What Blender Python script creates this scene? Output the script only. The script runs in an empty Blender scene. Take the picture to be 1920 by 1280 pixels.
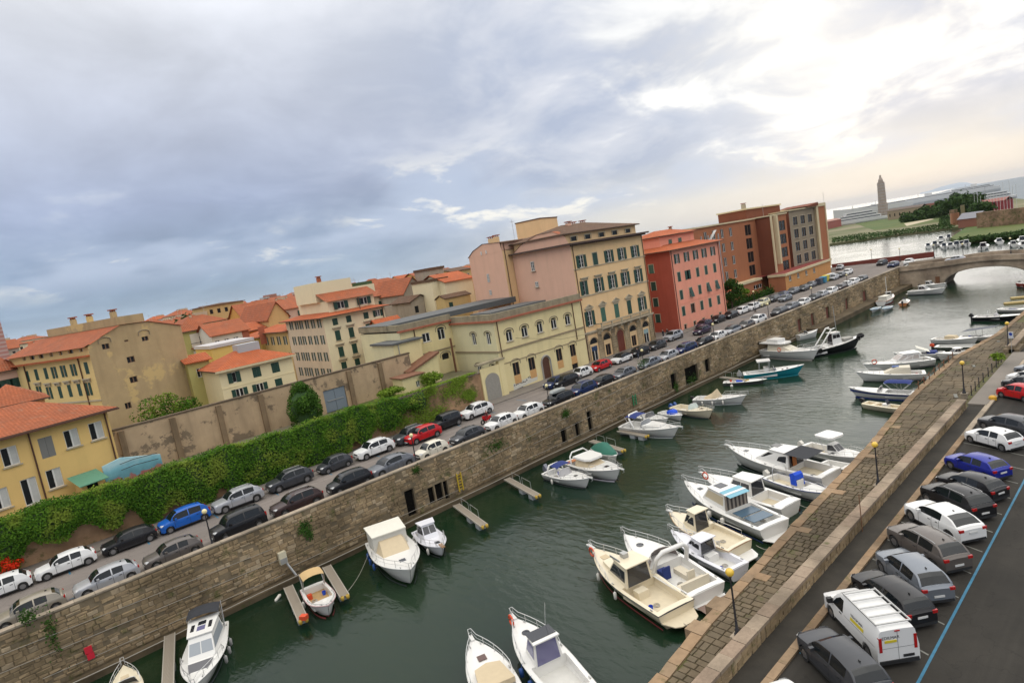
import bpy, math, random
from mathutils import Vector, Matrix
random.seed(7)
S = bpy.context.scene
COL = S.collection
R = math.radians
PI = math.pi
# ---------------------------------------------------------------- camera
FPX, PITCH, ROLL, AZ, CZ = 1132.4, 7.32, 9.606, 49.17, 22.8
_a, _p, _r = R(AZ), R(PITCH), R(ROLL)
cF = Vector((math.cos(_a)*math.cos(_p), math.sin(_a)*math.cos(_p), -math.sin(_p)))
_R0 = Vector((math.sin(_a), -math.cos(_a), 0)); _D0 = cF.cross(_R0)
cR = _R0*math.cos(_r) + _D0*math.sin(_r)
cD = -_R0*math.sin(_r) + _D0*math.cos(_r)
cam_d = bpy.data.cameras.new('camera'); cam = bpy.data.objects.new('camera', cam_d); COL.objects.link(cam)
_U = -cD
cam.matrix_world = Matrix(((cR.x, _U.x, -cF.x, 0), (cR.y, _U.y, -cF.y, 0), (cR.z, _U.z, -cF.z, CZ), (0, 0, 0, 1)))
cam_d.sensor_width = 36; cam_d.lens = 36*FPX/1920; cam_d.clip_end = 60000; cam_d.clip_start = 0.5
S.camera = cam
# ---------------------------------------------------------------- sky, sun, exposure
SUN_AZ, SUN_EL = 14.0, 14.0
sunv = Vector((math.cos(R(SUN_AZ))*math.cos(R(SUN_EL)), math.sin(R(SUN_AZ))*math.cos(R(SUN_EL)), math.sin(R(SUN_EL))))
W = bpy.data.worlds.new('World'); S.world = W; W.use_nodes = True
nt = W.node_tree; nt.nodes.clear()
def N(t, kind, **kw):
    n = t.nodes.new(kind)
    for k, v in kw.items():
        if k.startswith('i_'):
            n.inputs[k[2:].replace('_', ' ')].default_value = v
        else: setattr(n, k, v)
    return n
def mth(t, op, a, b=None, c=None, clamp=False):
    n = t.nodes.new('ShaderNodeMath'); n.operation = op; n.use_clamp = clamp
    for i, v in enumerate((a, b, c)):
        if v is None: continue
        if isinstance(v, (int, float)): n.inputs[i].default_value = v
        else: t.links.new(v, n.inputs[i])
    return n.outputs[0]
def mixc(t, f, a, b, mode='MIX'):
    n = t.nodes.new('ShaderNodeMix'); n.data_type = 'RGBA'; n.blend_type = mode
    for s, v in ((n.inputs[0], f), (n.inputs[6], a), (n.inputs[7], b)):
        if isinstance(v, (int, float)): s.default_value = v
        elif isinstance(v, tuple): s.default_value = (*v, 1)
        else: t.links.new(v, s)
    return n.outputs[2]
def ramp(t, f, stops, interp='LINEAR'):
    n = t.nodes.new('ShaderNodeValToRGB'); n.color_ramp.interpolation = interp
    e = n.color_ramp.elements
    while len(e) < len(stops): e.new(0.5)
    for x, (p, c) in zip(e, stops):
        x.position = p; x.color = (*c, 1) if isinstance(c, tuple) else (c, c, c, 1)
    t.links.new(f, n.inputs[0]); return n.outputs[0]
def build_sky():
    L = nt.links
    tc = N(nt, 'ShaderNodeTexCoord'); sx = N(nt, 'ShaderNodeSeparateXYZ'); L.new(tc.outputs['Generated'], sx.inputs[0])
    z = sx.outputs[2]; zc = mth(nt, 'MAXIMUM', z, 0.0)
    den = mth(nt, 'ADD', zc, 0.27)
    cx = mth(nt, 'DIVIDE', sx.outputs[0], den); cy = mth(nt, 'DIVIDE', sx.outputs[1], den)
    cb = N(nt, 'ShaderNodeCombineXYZ'); L.new(cx, cb.inputs[0]); L.new(cy, cb.inputs[1])
    n1 = N(nt, 'ShaderNodeTexNoise', i_Scale=0.75, i_Detail=4.0, i_Roughness=0.5, i_Distortion=0.3); L.new(cb.outputs[0], n1.inputs['Vector'])
    n2 = N(nt, 'ShaderNodeTexNoise', i_Scale=2.6, i_Detail=9.0, i_Roughness=0.58, i_Distortion=0.35); L.new(cb.outputs[0], n2.inputs['Vector'])
    n3 = N(nt, 'ShaderNodeTexNoise', i_Scale=1.4, i_Detail=4.0, i_Roughness=0.5)
    mp = N(nt, 'ShaderNodeMapping'); mp.inputs['Location'].default_value = (7.3, 2.1, 4); L.new(cb.outputs[0], mp.inputs[0]); L.new(mp.outputs[0], n3.inputs['Vector'])
    # closeness to the sun
    dt = N(nt, 'ShaderNodeVectorMath', operation='DOT_PRODUCT'); L.new(tc.outputs['Generated'], dt.inputs[0]); dt.inputs[1].default_value = (math.cos(R(22))*math.cos(R(14)), math.sin(R(22))*math.cos(R(14)), math.sin(R(14)))
    d = mth(nt, 'MAXIMUM', dt.outputs['Value'], 0.0)
    glow = mth(nt, 'POWER', d, 9.0)
    glow2 = mth(nt, 'POWER', d, 30.0)
    cl = mth(nt, 'ADD', mth(nt, 'MULTIPLY', n1.outputs[0], 0.55), mth(nt, 'MULTIPLY', n2.outputs[0], 0.45))
    # cloud sheet: blue-grey low down, paler overhead
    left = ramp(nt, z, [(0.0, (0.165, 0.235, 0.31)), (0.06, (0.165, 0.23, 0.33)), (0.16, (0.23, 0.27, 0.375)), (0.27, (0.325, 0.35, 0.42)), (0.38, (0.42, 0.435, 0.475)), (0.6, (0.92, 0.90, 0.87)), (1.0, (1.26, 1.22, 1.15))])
    tex = ramp(nt, cl, [(0.36, 0.82), (0.46, 0.93), (0.54, 1.05), (0.64, 1.2)])
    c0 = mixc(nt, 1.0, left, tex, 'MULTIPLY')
    lift = mth(nt, 'MULTIPLY', ramp(nt, n2.outputs[0], [(0.50, 0.0), (0.68, 1.0)]), ramp(nt, z, [(0.0, 0.0), (0.04, 0.12), (0.12, 0.22), (0.22, 0.0)]))
    c0 = mixc(nt, lift, c0, (0.36, 0.40, 0.46))
    # pale veil spreading from the sun side
    c0 = mixc(nt, ramp(nt, glow, [(0.03, 0.0), (0.45, 0.75)]), c0, mixc(nt, ramp(nt, n2.outputs[0], [(0.38, 0.0), (0.62, 1.0)]), (0.27, 0.31, 0.40), (0.46, 0.47, 0.505)))
    # bright break round the hidden sun
    g = mth(nt, 'ADD', mth(nt, 'POWER', d, 11.0), mth(nt, 'MULTIPLY', mth(nt, 'SUBTRACT', n2.outputs[0], 0.5), 1.9))
    g = mth(nt, 'ADD', g, mth(nt, 'MULTIPLY', mth(nt, 'SUBTRACT', n1.outputs[0], 0.5), 1.7))
    gm = mth(nt, 'MULTIPLY', ramp(nt, g, [(0.70, 0.0), (0.88, 0.6), (1.15, 1.0)]), ramp(nt, z, [(0.06, 0.0), (0.13, 1.0), (0.24, 1.0), (0.42, 0.25)]))
    gm = mth(nt, 'MULTIPLY', gm, ramp(nt, glow, [(0.05, 0.0), (0.25, 1.0)]))
    c1 = mixc(nt, gm, c0, mixc(nt, ramp(nt, n2.outputs[0], [(0.40, 0.0), (0.60, 1.0)]), (0.33, 0.345, 0.385), (0.62, 0.62, 0.605)))
    # cream light under the cloud deck towards the sea
    warm = mth(nt, 'MULTIPLY', ramp(nt, z, [(0.0, 1.0), (0.05, 0.9), (0.12, 0.0)]), ramp(nt, glow, [(0.22, 0.0), (0.6, 1.0)]))
    c1 = mixc(nt, mth(nt, 'MULTIPLY', warm, 0.85), c1, (0.45, 0.44, 0.41))
    # blue-grey bank with small bright puffs
    bank = mth(nt, 'MULTIPLY', ramp(nt, n3.outputs[0], [(0.44, 0.0), (0.56, 1.0)]), ramp(nt, z, [(0.045, 0.0), (0.08, 1.0), (0.15, 0.9), (0.20, 0.0)]))
    c2 = mixc(nt, mth(nt, 'MULTIPLY', bank, 0.8), c1, mixc(nt, ramp(nt, n2.outputs[0], [(0.55, 0.0), (0.63, 1.0)]), (0.30, 0.35, 0.45), (0.62, 0.60, 0.55)))
    c3 = mixc(nt, mth(nt, 'MULTIPLY', mth(nt, 'POWER', d, 90.0), 0.35), c2, (0.75, 0.73, 0.67))
    sky = N(nt, 'ShaderNodeTexSky', sky_type='NISHITA', sun_disc=False, sun_elevation=R(SUN_EL), sun_rotation=R(90-SUN_AZ))
    b1 = N(nt, 'ShaderNodeBackground'); L.new(sky.outputs[0], b1.inputs[0]); b1.inputs[1].default_value = 0.05
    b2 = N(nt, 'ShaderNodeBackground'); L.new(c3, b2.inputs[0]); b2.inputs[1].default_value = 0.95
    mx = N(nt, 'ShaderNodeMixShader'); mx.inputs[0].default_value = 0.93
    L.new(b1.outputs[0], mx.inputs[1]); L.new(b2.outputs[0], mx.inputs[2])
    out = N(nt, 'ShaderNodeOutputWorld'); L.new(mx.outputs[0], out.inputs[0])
build_sky()
sun_d = bpy.data.lights.new('sun', 'SUN'); sun = bpy.data.objects.new('sun', sun_d); COL.objects.link(sun)
sun_d.energy = 0.55; sun_d.angle = R(75); sun_d.color = (1.0, 0.95, 0.86)
sun.rotation_euler = sunv.to_track_quat('Z', 'Y').to_euler(); sun.location = (0, 0, 80)
S.view_settings.view_transform = 'Standard'; S.view_settings.look = 'None'; S.view_settings.gamma = 1
S.view_settings.use_curve_mapping = False
S.view_settings.exposure = 0.92
S.render.engine = 'CYCLES'
# ---------------------------------------------------------------- from photo pixels (1920x1280) to places
def ray(x, y): return cF*FPX + cR*(x-960) + cD*(y-640)
def at(x, y, Z):
    d = ray(x, y); t = (Z-CZ)/d.z; return Vector((0, 0, CZ)) + d*t
def atY(x, y, Y):
    d = ray(x, y); t = Y/d.y; return Vector((0, 0, CZ)) + d*t
def vpl(x, y, A, ang):
    u = (math.cos(R(ang)), math.sin(R(ang))); n = (u[1], -u[0]); d = ray(x, y)
    t = (A[0]*n[0] + A[1]*n[1])/(d.x*n[0] + d.y*n[1])
    q = Vector((0, 0, CZ)) + d*t
    return ((q.x-A[0])*u[0] + (q.y-A[1])*u[1], q.z)
# ---------------------------------------------------------------- materials
MC = {}
def newmat(name):
    m = bpy.data.materials.new(name); m.use_nodes = True; t = m.node_tree
    b = t.nodes['Principled BSDF']; return m, t, b
def plain(name, col, rough=0.5, metal=0.0, coat=0.0, spec=0.5, var=0.0):
    if name in MC: return MC[name]
    m, t, b = newmat(name)
    b.inputs['Base Color'].default_value = (*col, 1); b.inputs['Roughness'].default_value = rough
    b.inputs['Metallic'].default_value = metal; b.inputs['Coat Weight'].default_value = coat
    b.inputs['Coat Roughness'].default_value = 0.06; b.inputs['Specular IOR Level'].default_value = spec
    if var:
        tc = N(t, 'ShaderNodeTexCoord'); n = N(t, 'ShaderNodeTexNoise', i_Scale=3.0, i_Detail=5.0)
        t.links.new(tc.outputs['Object'], n.inputs['Vector'])
        c = mixc(t, n.outputs[0], tuple(x*(1-var) for x in col), tuple(min(1, x*(1+var)) for x in col))
        t.links.new(c, b.inputs['Base Color'])
    MC[name] = m; return m
def plaster(name, col, dirt=0.35, scale=0.35, patch=None):
    if name in MC: return MC[name]
    m, t, b = newmat(name); L = t.links
    tc = N(t, 'ShaderNodeTexCoord')
    n = N(t, 'ShaderNodeTexNoise', i_Scale=scale, i_Detail=6.0, i_Roughness=0.62); L.new(tc.outputs['Object'], n.inputs['Vector'])
    mp = N(t, 'ShaderNodeMapping'); mp.inputs['Scale'].default_value = (0.8, 0.8, 0.12); L.new(tc.outputs['Object'], mp.inputs[0])
    s = N(t, 'ShaderNodeTexNoise', i_Scale=1.0, i_Detail=5.0, i_Roughness=0.6); L.new(mp.outputs[0], s.inputs['Vector'])
    dk = tuple(x*(1-dirt) for x in col)
    c = mixc(t, ramp(t, n.outputs[0], [(0.35, 0.0), (0.7, 1.0)]), col, tuple(x*(1-dirt*0.5) for x in col))
    c = mixc(t, mth(t, 'MULTIPLY', ramp(t, s.outputs[0], [(0.48, 0.0), (0.72, 1.0)]), 0.7), c, dk)
    if patch:
        n2 = N(t, 'ShaderNodeTexNoise', i_Scale=patch[1], i_Detail=6.0, i_Roughness=0.7); L.new(tc.outputs['Object'], n2.inputs['Vector'])
        c = mixc(t, ramp(t, n2.outputs[0], [(patch[2], 0.0), (patch[2]+0.04, 1.0)]), c, patch[0])
    L.new(c, b.inputs['Base Color']); b.inputs['Roughness'].default_value = 0.9; b.inputs['Specular IOR Level'].default_value = 0.2
    bp = N(t, 'ShaderNodeBump', i_Strength=0.25, i_Distance=0.05); L.new(n.outputs[0], bp.inputs['Height']); L.new(bp.outputs[0], b.inputs['Normal'])
    MC[name] = m; return m
def tiles(name, col=(0.42, 0.13, 0.055), dark=(0.24, 0.085, 0.045)):
    if name in MC: return MC[name]
    m, t, b = newmat(name); L = t.links
    tc = N(t, 'ShaderNodeTexCoord')
    n = N(t, 'ShaderNodeTexNoise', i_Scale=0.5, i_Detail=7.0, i_Roughness=0.7); L.new(tc.outputs['Object'], n.inputs['Vector'])
    n2 = N(t, 'ShaderNodeTexNoise', i_Scale=5.0, i_Detail=3.0); L.new(tc.outputs['Object'], n2.inputs['Vector'])
    w = N(t, 'ShaderNodeTexWave', i_Scale=1.05, i_Distortion=0.6, i_Detail=1.0); L.new(tc.outputs['Object'], w.inputs['Vector'])
    w2 = N(t, 'ShaderNodeTexWave', bands_direction='Y', i_Scale=0.9, i_Distortion=0.8); L.new(tc.outputs['Object'], w2.inputs['Vector'])
    c = mixc(t, ramp(t, n.outputs[0], [(0.35, 0.0), (0.68, 1.0)]), col, dark)
    c = mixc(t, mth(t, 'MULTIPLY', ramp(t, n2.outputs[0], [(0.4, 0.0), (0.7, 1.0)]), 0.55), c, tuple(x*0.4 for x in col))
    n3 = N(t, 'ShaderNodeTexNoise', i_Scale=1.4, i_Detail=6.0, i_Roughness=0.7); L.new(tc.outputs['Object'], n3.inputs['Vector'])
    c = mixc(t, mth(t, 'MULTIPLY', ramp(t, n3.outputs[0], [(0.56, 0.0), (0.66, 1.0)]), 0.35), c, (0.30, 0.24, 0.17))
    c = mixc(t, mth(t, 'MULTIPLY', w.outputs['Fac'], 0.30), c, tuple(x*0.4 for x in col))
    c = mixc(t, mth(t, 'MULTIPLY', w2.outputs['Fac'], 0.15), c, tuple(x*0.5 for x in col))
    L.new(c, b.inputs['Base Color']); b.inputs['Roughness'].default_value = 0.85; b.inputs['Specular IOR Level'].default_value = 0.25
    bp = N(t, 'ShaderNodeBump', i_Strength=0.5, i_Distance=0.08); L.new(w.outputs['Fac'], bp.inputs['Height']); L.new(bp.outputs[0], b.inputs['Normal'])
    MC[name] = m; return m
def stone(name, cols, rough=0.9, moss=None, scale=2.0, stain=0.0):
    """stones whose colour differs from piece to piece"""
    if name in MC: return MC[name]
    m, t, b = newmat(name); L = t.links
    tc = N(t, 'ShaderNodeTexCoord'); ge = N(t, 'ShaderNodeNewGeometry'); oi = N(t, 'ShaderNodeObjectInfo')
    rnd = mth(t, 'FRACT', mth(t, 'ADD', ge.outputs['Random Per Island'], oi.outputs['Random']))
    k = len(cols); c = ramp(t, rnd, [(i/k, q) for i, q in enumerate(cols)], 'CONSTANT')
    n = N(t, 'ShaderNodeTexNoise', i_Scale=scale, i_Detail=7.0, i_Roughness=0.7); L.new(ge.outputs['Position'], n.inputs['Vector'])
    c = mixc(t, 0.6, c, mixc(t, n.outputs[0], tuple(x*0.35 for x in cols[0]), tuple(min(1, x*1.7) for x in cols[0])))
    n3 = N(t, 'ShaderNodeTexNoise', i_Scale=0.22, i_Detail=5.0, i_Roughness=0.6); L.new(ge.outputs['Position'], n3.inputs['Vector'])
    c = mixc(t, mth(t, 'MULTIPLY', ramp(t, n3.outputs[0], [(0.42, 0.0), (0.62, 1.0)]), 0.62), c, tuple(x*0.30 for x in cols[0]))
    if stain:
        sp = N(t, 'ShaderNodeSeparateXYZ'); L.new(ge.outputs['Position'], sp.inputs[0])
        f = mth(t, 'MULTIPLY', ramp(t, mth(t, 'MULTIPLY', mth(t, 'ADD', sp.outputs[2], mth(t, 'MULTIPLY', n.outputs[0], 0.5)), 0.5), [(0.28, 1.0), (0.52, 0.0)]), stain)
        c = mixc(t, f, c, (0.055, 0.04, 0.02))
    if moss:
        n2 = N(t, 'ShaderNodeTexNoise', i_Scale=0.8, i_Detail=8.0, i_Roughness=0.7); L.new(ge.outputs['Position'], n2.inputs['Vector'])
        c = mixc(t, mth(t, 'MULTIPLY', ramp(t, n2.outputs[0], [(moss, 0.0), (moss+0.1, 1.0)]), 0.75), c, (0.075, 0.085, 0.025))
    L.new(c, b.inputs['Base Color']); b.inputs['Roughness'].default_value = rough; b.inputs['Specular IOR Level'].default_value = 0.25
    bp = N(t, 'ShaderNodeBump', i_Strength=0.6, i_Distance=0.03); L.new(n.outputs[0], bp.inputs['Height']); L.new(bp.outputs[0], b.inputs['Normal'])
    MC[name] = m; return m
def ground(name, col, col2, s1=0.15, s2=6.0, rough=0.9, streak=False):
    if name in MC: return MC[name]
    m, t, b = newmat(name); L = t.links
    ge = N(t, 'ShaderNodeNewGeometry')
    n = N(t, 'ShaderNodeTexNoise', i_Scale=s1, i_Detail=8.0, i_Roughness=0.65); L.new(ge.outputs['Position'], n.inputs['Vector'])
    n2 = N(t, 'ShaderNodeTexNoise', i_Scale=s2, i_Detail=6.0, i_Roughness=0.75); L.new(ge.outputs['Position'], n2.inputs['Vector'])
    c = mixc(t, ramp(t, n.outputs[0], [(0.36, 0.0), (0.64, 1.0)]), col, col2)
    c = mixc(t, mth(t, 'MULTIPLY', n2.outputs[0], 0.5), c, tuple(x*0.6 for x in col))
    if streak:
        mp = N(t, 'ShaderNodeMapping'); mp.inputs['Scale'].default_value = (0.05, 1.2, 1); L.new(ge.outputs['Position'], mp.inputs[0])
        n4 = N(t, 'ShaderNodeTexNoise', i_Scale=1.0, i_Detail=4.0); L.new(mp.outputs[0], n4.inputs['Vector'])
        c = mixc(t, mth(t, 'MULTIPLY', ramp(t, n4.outputs[0], [(0.5, 0.0), (0.7, 1.0)]), 0.35), c, tuple(x*1.5 for x in col))
        v = N(t, 'ShaderNodeTexVoronoi', feature='DISTANCE_TO_EDGE', i_Scale=0.33)
        nn = N(t, 'ShaderNodeTexNoise', i_Scale=1.5, i_Detail=4.0); L.new(ge.outputs['Position'], nn.inputs['Vector'])
        va = N(t, 'ShaderNodeVectorMath', operation='MULTIPLY_ADD'); L.new(nn.outputs[1], va.inputs[0]); va.inputs[1].default_value = (1.2,)*3; L.new(ge.outputs['Position'], va.inputs[2])
        L.new(va.outputs[0], v.inputs['Vector'])
        c = mixc(t, mth(t, 'MULTIPLY', ramp(t, v.outputs['Distance'], [(0.0, 1.0), (0.012, 0.0)]), 0.5), c, tuple(x*0.35 for x in col))
    L.new(c, b.inputs['Base Color']); b.inputs['Roughness'].default_value = rough; b.inputs['Specular IOR Level'].default_value = 0.3
    bp = N(t, 'ShaderNodeBump', i_Strength=0.4, i_Distance=0.02); L.new(n2.outputs[0], bp.inputs['Height']); L.new(bp.outputs[0], b.inputs['Normal'])
    MC[name] = m; return m
def leafmat(name, c1, c2, c3=None):
    if name in MC: return MC[name]
    m, t, b = newmat(name); L = t.links
    ge = N(t, 'ShaderNodeNewGeometry')
    n = N(t, 'ShaderNodeTexNoise', i_Scale=0.45, i_Detail=5.0); L.new(ge.outputs['Position'], n.inputs['Vector'])
    c = mixc(t, ge.outputs['Random Per Island'], c1, c2)
    if c3: c = mixc(t, ramp(t, n.outputs[0], [(0.5, 0.0), (0.62, 1.0)]), c, c3)
    c = mixc(t, ramp(t, n.outputs[0], [(0.3, 0.55), (0.48, 0.0)]), c, tuple(x*0.5 for x in c1))
    L.new(c, b.inputs['Base Color']); b.inputs['Roughness'].default_value = 0.8; b.inputs['Specular IOR Level'].default_value = 0.08
    b.inputs['Subsurface Weight'].default_value = 0.0
    MC[name] = m; return m
def watermat():
    m, t, b = newmat('canal_water'); L = t.links
    ge = N(t, 'ShaderNodeNewGeometry')
    n = N(t, 'ShaderNodeTexNoise', i_Scale=0.06, i_Detail=4.0); L.new(ge.outputs['Position'], n.inputs['Vector'])
    c = mixc(t, ramp(t, n.outputs[0], [(0.35, 0.0), (0.65, 1.0)]), (0.005, 0.018, 0.010), (0.011, 0.027, 0.010))
    L.new(c, b.inputs['Base Color']); b.inputs['Roughness'].default_value = 0.12; b.inputs['IOR'].default_value = 1.33
    mp = N(t, 'ShaderNodeMapping'); mp.inputs['Rotation'].default_value = (0, 0, R(70)); mp.inputs['Scale'].default_value = (1.0, 0.42, 1); L.new(ge.outputs['Position'], mp.inputs[0])
    w = N(t, 'ShaderNodeTexNoise', i_Scale=1.7, i_Detail=4.0, i_Roughness=0.55, i_Distortion=0.4); L.new(mp.outputs[0], w.inputs['Vector'])
    w2 = N(t, 'ShaderNodeTexNoise', i_Scale=0.35, i_Detail=3.0); L.new(mp.outputs[0], w2.inputs['Vector'])
    # wind patches: calmer under the far wall, livelier in the open
    hgt = mth(t, 'ADD', mth(t, 'MULTIPLY', w.outputs[0], 0.8), mth(t, 'MULTIPLY', w2.outputs[0], 0.8))
    bp = N(t, 'ShaderNodeBump', i_Distance=0.16); L.new(hgt, bp.inputs['Height']); L.new(ramp(t, n.outputs[0], [(0.35, 0.12), (0.62, 0.6)]), bp.inputs['Strength'])
    L.new(bp.outputs[0], b.inputs['Normal'])
    return m
# ---------------------------------------------------------------- mesh helpers
ORD = 'first second third fourth fifth sixth seventh eighth ninth tenth eleventh twelfth thirteenth fourteenth fifteenth sixteenth seventeenth eighteenth nineteenth twentieth'.split(); ORD += ['twenty-'+q for q in ORD[:9]]+['thirtieth']+['thirty-'+q for q in ORD[:9]]
class MB:
    def __init__(s): s.v = []; s.f = []; s.m = []
    def face(s, pts, mi=0):
        b = len(s.v); s.v += [tuple(p) for p in pts]; s.f.append(tuple(range(b, b+len(pts)))); s.m.append(mi)
    def box(s, x0, x1, y0, y1, z0, z1, mi=0, skip=''):
        b = len(s.v)
        s.v += [(x0, y0, z0), (x1, y0, z0), (x1, y1, z0), (x0, y1, z0), (x0, y0, z1), (x1, y0, z1), (x1, y1, z1), (x0, y1, z1)]
        for n, q in (('b', (0, 3, 2, 1)), ('t', (4, 5, 6, 7)), ('f', (0, 1, 5, 4)), ('r', (1, 2, 6, 5)), ('k', (2, 3, 7, 6)), ('l', (3, 0, 4, 7))):
            if n in skip: continue
            s.f.append(tuple(b+i for i in q)); s.m.append(mi)
        return s
    def cbox(s, c, d, mi=0, rz=0.0, M=None):
        b = len(s.v); hx, hy, hz = d[0]/2, d[1]/2, d[2]/2
        ca, sa = math.cos(rz), math.sin(rz)
        for z in (-hz, hz):
            for x, y in ((-hx, -hy), (hx, -hy), (hx, hy), (-hx, hy)):
                p = (c[0]+x*ca-y*sa, c[1]+x*sa+y*ca, c[2]+z)
                s.v.append(p)
        for q in ((0, 3, 2, 1), (4, 5, 6, 7), (0, 1, 5, 4), (1, 2, 6, 5), (2, 3, 7, 6), (3, 0, 4, 7)):
            s.f.append(tuple(b+i for i in q)); s.m.append(mi)
        return s
    def prism(s, poly, z0, z1, mi=0, top=True, bottom=False, mt=None):
        b = len(s.v); n = len(poly)
        s.v += [(p[0], p[1], z0) for p in poly] + [(p[0], p[1], z1) for p in poly]
        for i in range(n):
            j = (i+1) % n; s.f.append((b+i, b+j, b+n+j, b+n+i)); s.m.append(mi)
        if top: s.f.append(tuple(b+n+i for i in range(n))); s.m.append(mi if mt is None else mt)
        if bottom: s.f.append(tuple(b+n-1-i for i in range(n))); s.m.append(mi)
        return s
    def tube(s, pts, r, seg=6, mi=0, closed=False, cap=False):
        P = [Vector(p) for p in pts]; n = len(P); b = len(s.v)
        rr = r if isinstance(r, (list, tuple)) else [r]*n
        for i, p in enumerate(P):
            d = (P[min(i+1, n-1)] - P[max(i-1, 0)]) if not closed else (P[(i+1) % n]-P[i-1])
            if d.length < 1e-9: d = Vector((0, 0, 1))
            d.normalize()
            a = Vector((0, 0, 1)) if abs(d.z) < 0.9 else Vector((1, 0, 0))
            u = d.cross(a).normalized(); w = d.cross(u)
            for k in range(seg):
                t = 2*PI*k/seg; s.v.append(tuple(p + (u*math.cos(t) + w*math.sin(t))*rr[i]))
        for i in range(n if closed else n-1):
            j = (i+1) % n
            for k in range(seg):
                l = (k+1) % seg
                s.f.append((b+i*seg+k, b+i*seg+l, b+j*seg+l, b+j*seg+k)); s.m.append(mi)
        if cap and not closed:
            s.f.append(tuple(b+k for k in range(seg))); s.m.append(mi)
            s.f.append(tuple(b+(n-1)*seg+seg-1-k for k in range(seg))); s.m.append(mi)
        return s
    def lathe(s, prof, c=(0, 0, 0), seg=12, mi=0):
        b = len(s.v); n = len(prof)
        for r, z in prof:
            for k in range(seg):
                t = 2*PI*k/seg; s.v.append((c[0]+r*math.cos(t), c[1]+r*math.sin(t), c[2]+z))
        for i in range(n-1):
            for k in range(seg):
                l = (k+1) % seg
                s.f.append((b+i*seg+k, b+i*seg+l, b+(i+1)*seg+l, b+(i+1)*seg+k)); s.m.append(mi)
        return s
    def disc(s, c, r, ax, seg=14, mi=0):
        a = Vector(ax).normalized(); q = Vector((0, 0, 1)) if abs(a.z) < 0.9 else Vector((1, 0, 0))
        u = a.cross(q).normalized(); w = a.cross(u)
        s.face([Vector(c) + (u*math.cos(2*PI*k/seg) + w*math.sin(2*PI*k/seg))*r for k in range(seg)], mi)
    def loft(s, rings, mi=0, closed=False, caps=(False, False), mfun=None):
        n = len(rings[0]); b = len(s.v)
        for r in rings: s.v += [tuple(p) for p in r]
        for i in range(len(rings)-1):
            for k in range(n if closed else n-1):
                l = (k+1) % n
                s.f.append((b+i*n+k, b+i*n+l, b+(i+1)*n+l, b+(i+1)*n+k)); s.m.append(mfun(i, k) if mfun else mi)
        if caps[0]: s.f.append(tuple(b+n-1-k for k in range(n))); s.m.append(mi)
        if caps[1]: s.f.append(tuple(b+(len(rings)-1)*n+k for k in range(n))); s.m.append(mi)
        return s
    def mesh(s, name, mats, smooth=False, rec=True):
        me = bpy.data.meshes.new(name); me.from_pydata(s.v, [], s.f)
        if not isinstance(mats, (list, tuple)): mats = [mats]
        for m in mats: me.materials.append(m)
        if len(mats) > 1: me.polygons.foreach_set('material_index', s.m)
        if smooth: me.polygons.foreach_set('use_smooth', [True]*len(s.f))
        me.update(); 
        return me
def fixn(me):
    import bmesh
    bm = bmesh.new(); bm.from_mesh(me); bmesh.ops.remove_doubles(bm, verts=bm.verts, dist=1e-4)
    bmesh.ops.recalc_face_normals(bm, faces=bm.faces); bm.to_mesh(me); bm.free(); return me
def sharp(me, ang=35):
    me.set_sharp_from_angle(angle=R(ang)); return me
def ob(name, me, parent=None, loc=(0, 0, 0), rz=0.0, **kw):
    o = bpy.data.objects.new(name, me); COL.objects.link(o)
    o.location = loc
    if isinstance(rz, tuple): o.rotation_euler = rz
    elif rz: o.rotation_euler = (0, 0, rz)
    if parent is not None: o.parent = parent
    for k, v in kw.items():
        if v is not None: o[k] = v
    return o
def thing(name, label, cat, loc=(0, 0, 0), rz=0.0, group=None):
    return ob(name, None, None, loc, rz, label=label, category=cat, group=group)
def struct(name, me): return ob(name, me, kind='structure')
def copy_tree(o, parent=None):
    c = o.copy(); COL.objects.link(c)
    if parent is not None: c.parent = parent
    for ch in o.children: copy_tree(ch, c)
    return c
def tint(o, mat):
    o.material_slots[0].link = 'OBJECT'; o.material_slots[0].material = mat
# ================================================================ SETTING
M_asph = ground('asphalt_far_road', (0.225, 0.195, 0.175), (0.175, 0.155, 0.14), streak=True)
M_asph2 = ground('asphalt_near_road', (0.040, 0.036, 0.030), (0.020, 0.0185, 0.016), streak=True)
M_lane = ground('asphalt_lane', (0.052, 0.046, 0.037), (0.026, 0.024, 0.020), s1=0.4)
M_pave = ground('pavement_concrete', (0.25, 0.22, 0.19), (0.17, 0.155, 0.135))
M_grass = ground('rough_grass', (0.06, 0.11, 0.02), (0.13, 0.14, 0.035), s1=0.03, s2=1.0)
M_dry = ground('dry_ground', (0.25, 0.215, 0.13), (0.07, 0.10, 0.02), s1=0.012, s2=0.25)
M_dirt = ground('city_ground', (0.24, 0.21, 0.18), (0.16, 0.15, 0.13), s1=0.05)
M_wall = stone('canal_wall_stone', [(0.34, 0.25, 0.145), (0.42, 0.315, 0.185), (0.21, 0.16, 0.095), (0.42, 0.31, 0.185), (0.27, 0.20, 0.125), (0.52, 0.43, 0.31), (0.15, 0.115, 0.07)], moss=0.56, stain=0.85)
M_wallback = stone('canal_wall_mortar', [(0.23, 0.18, 0.115)], moss=0.56, stain=0.85)
M_cop = stone('coping_stone', [(0.35, 0.29, 0.22), (0.29, 0.25, 0.185), (0.40, 0.33, 0.25)], moss=0.62)
M_slab = stone('quay_slab', [(0.135, 0.105, 0.068), (0.16, 0.122, 0.078), (0.118, 0.094, 0.063), (0.168, 0.13, 0.084), (0.13, 0.106, 0.072)], moss=0.57)
M_joint = ground('quay_joint', (0.10, 0.08, 0.05), (0.105, 0.115, 0.03), s1=0.8)
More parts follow.
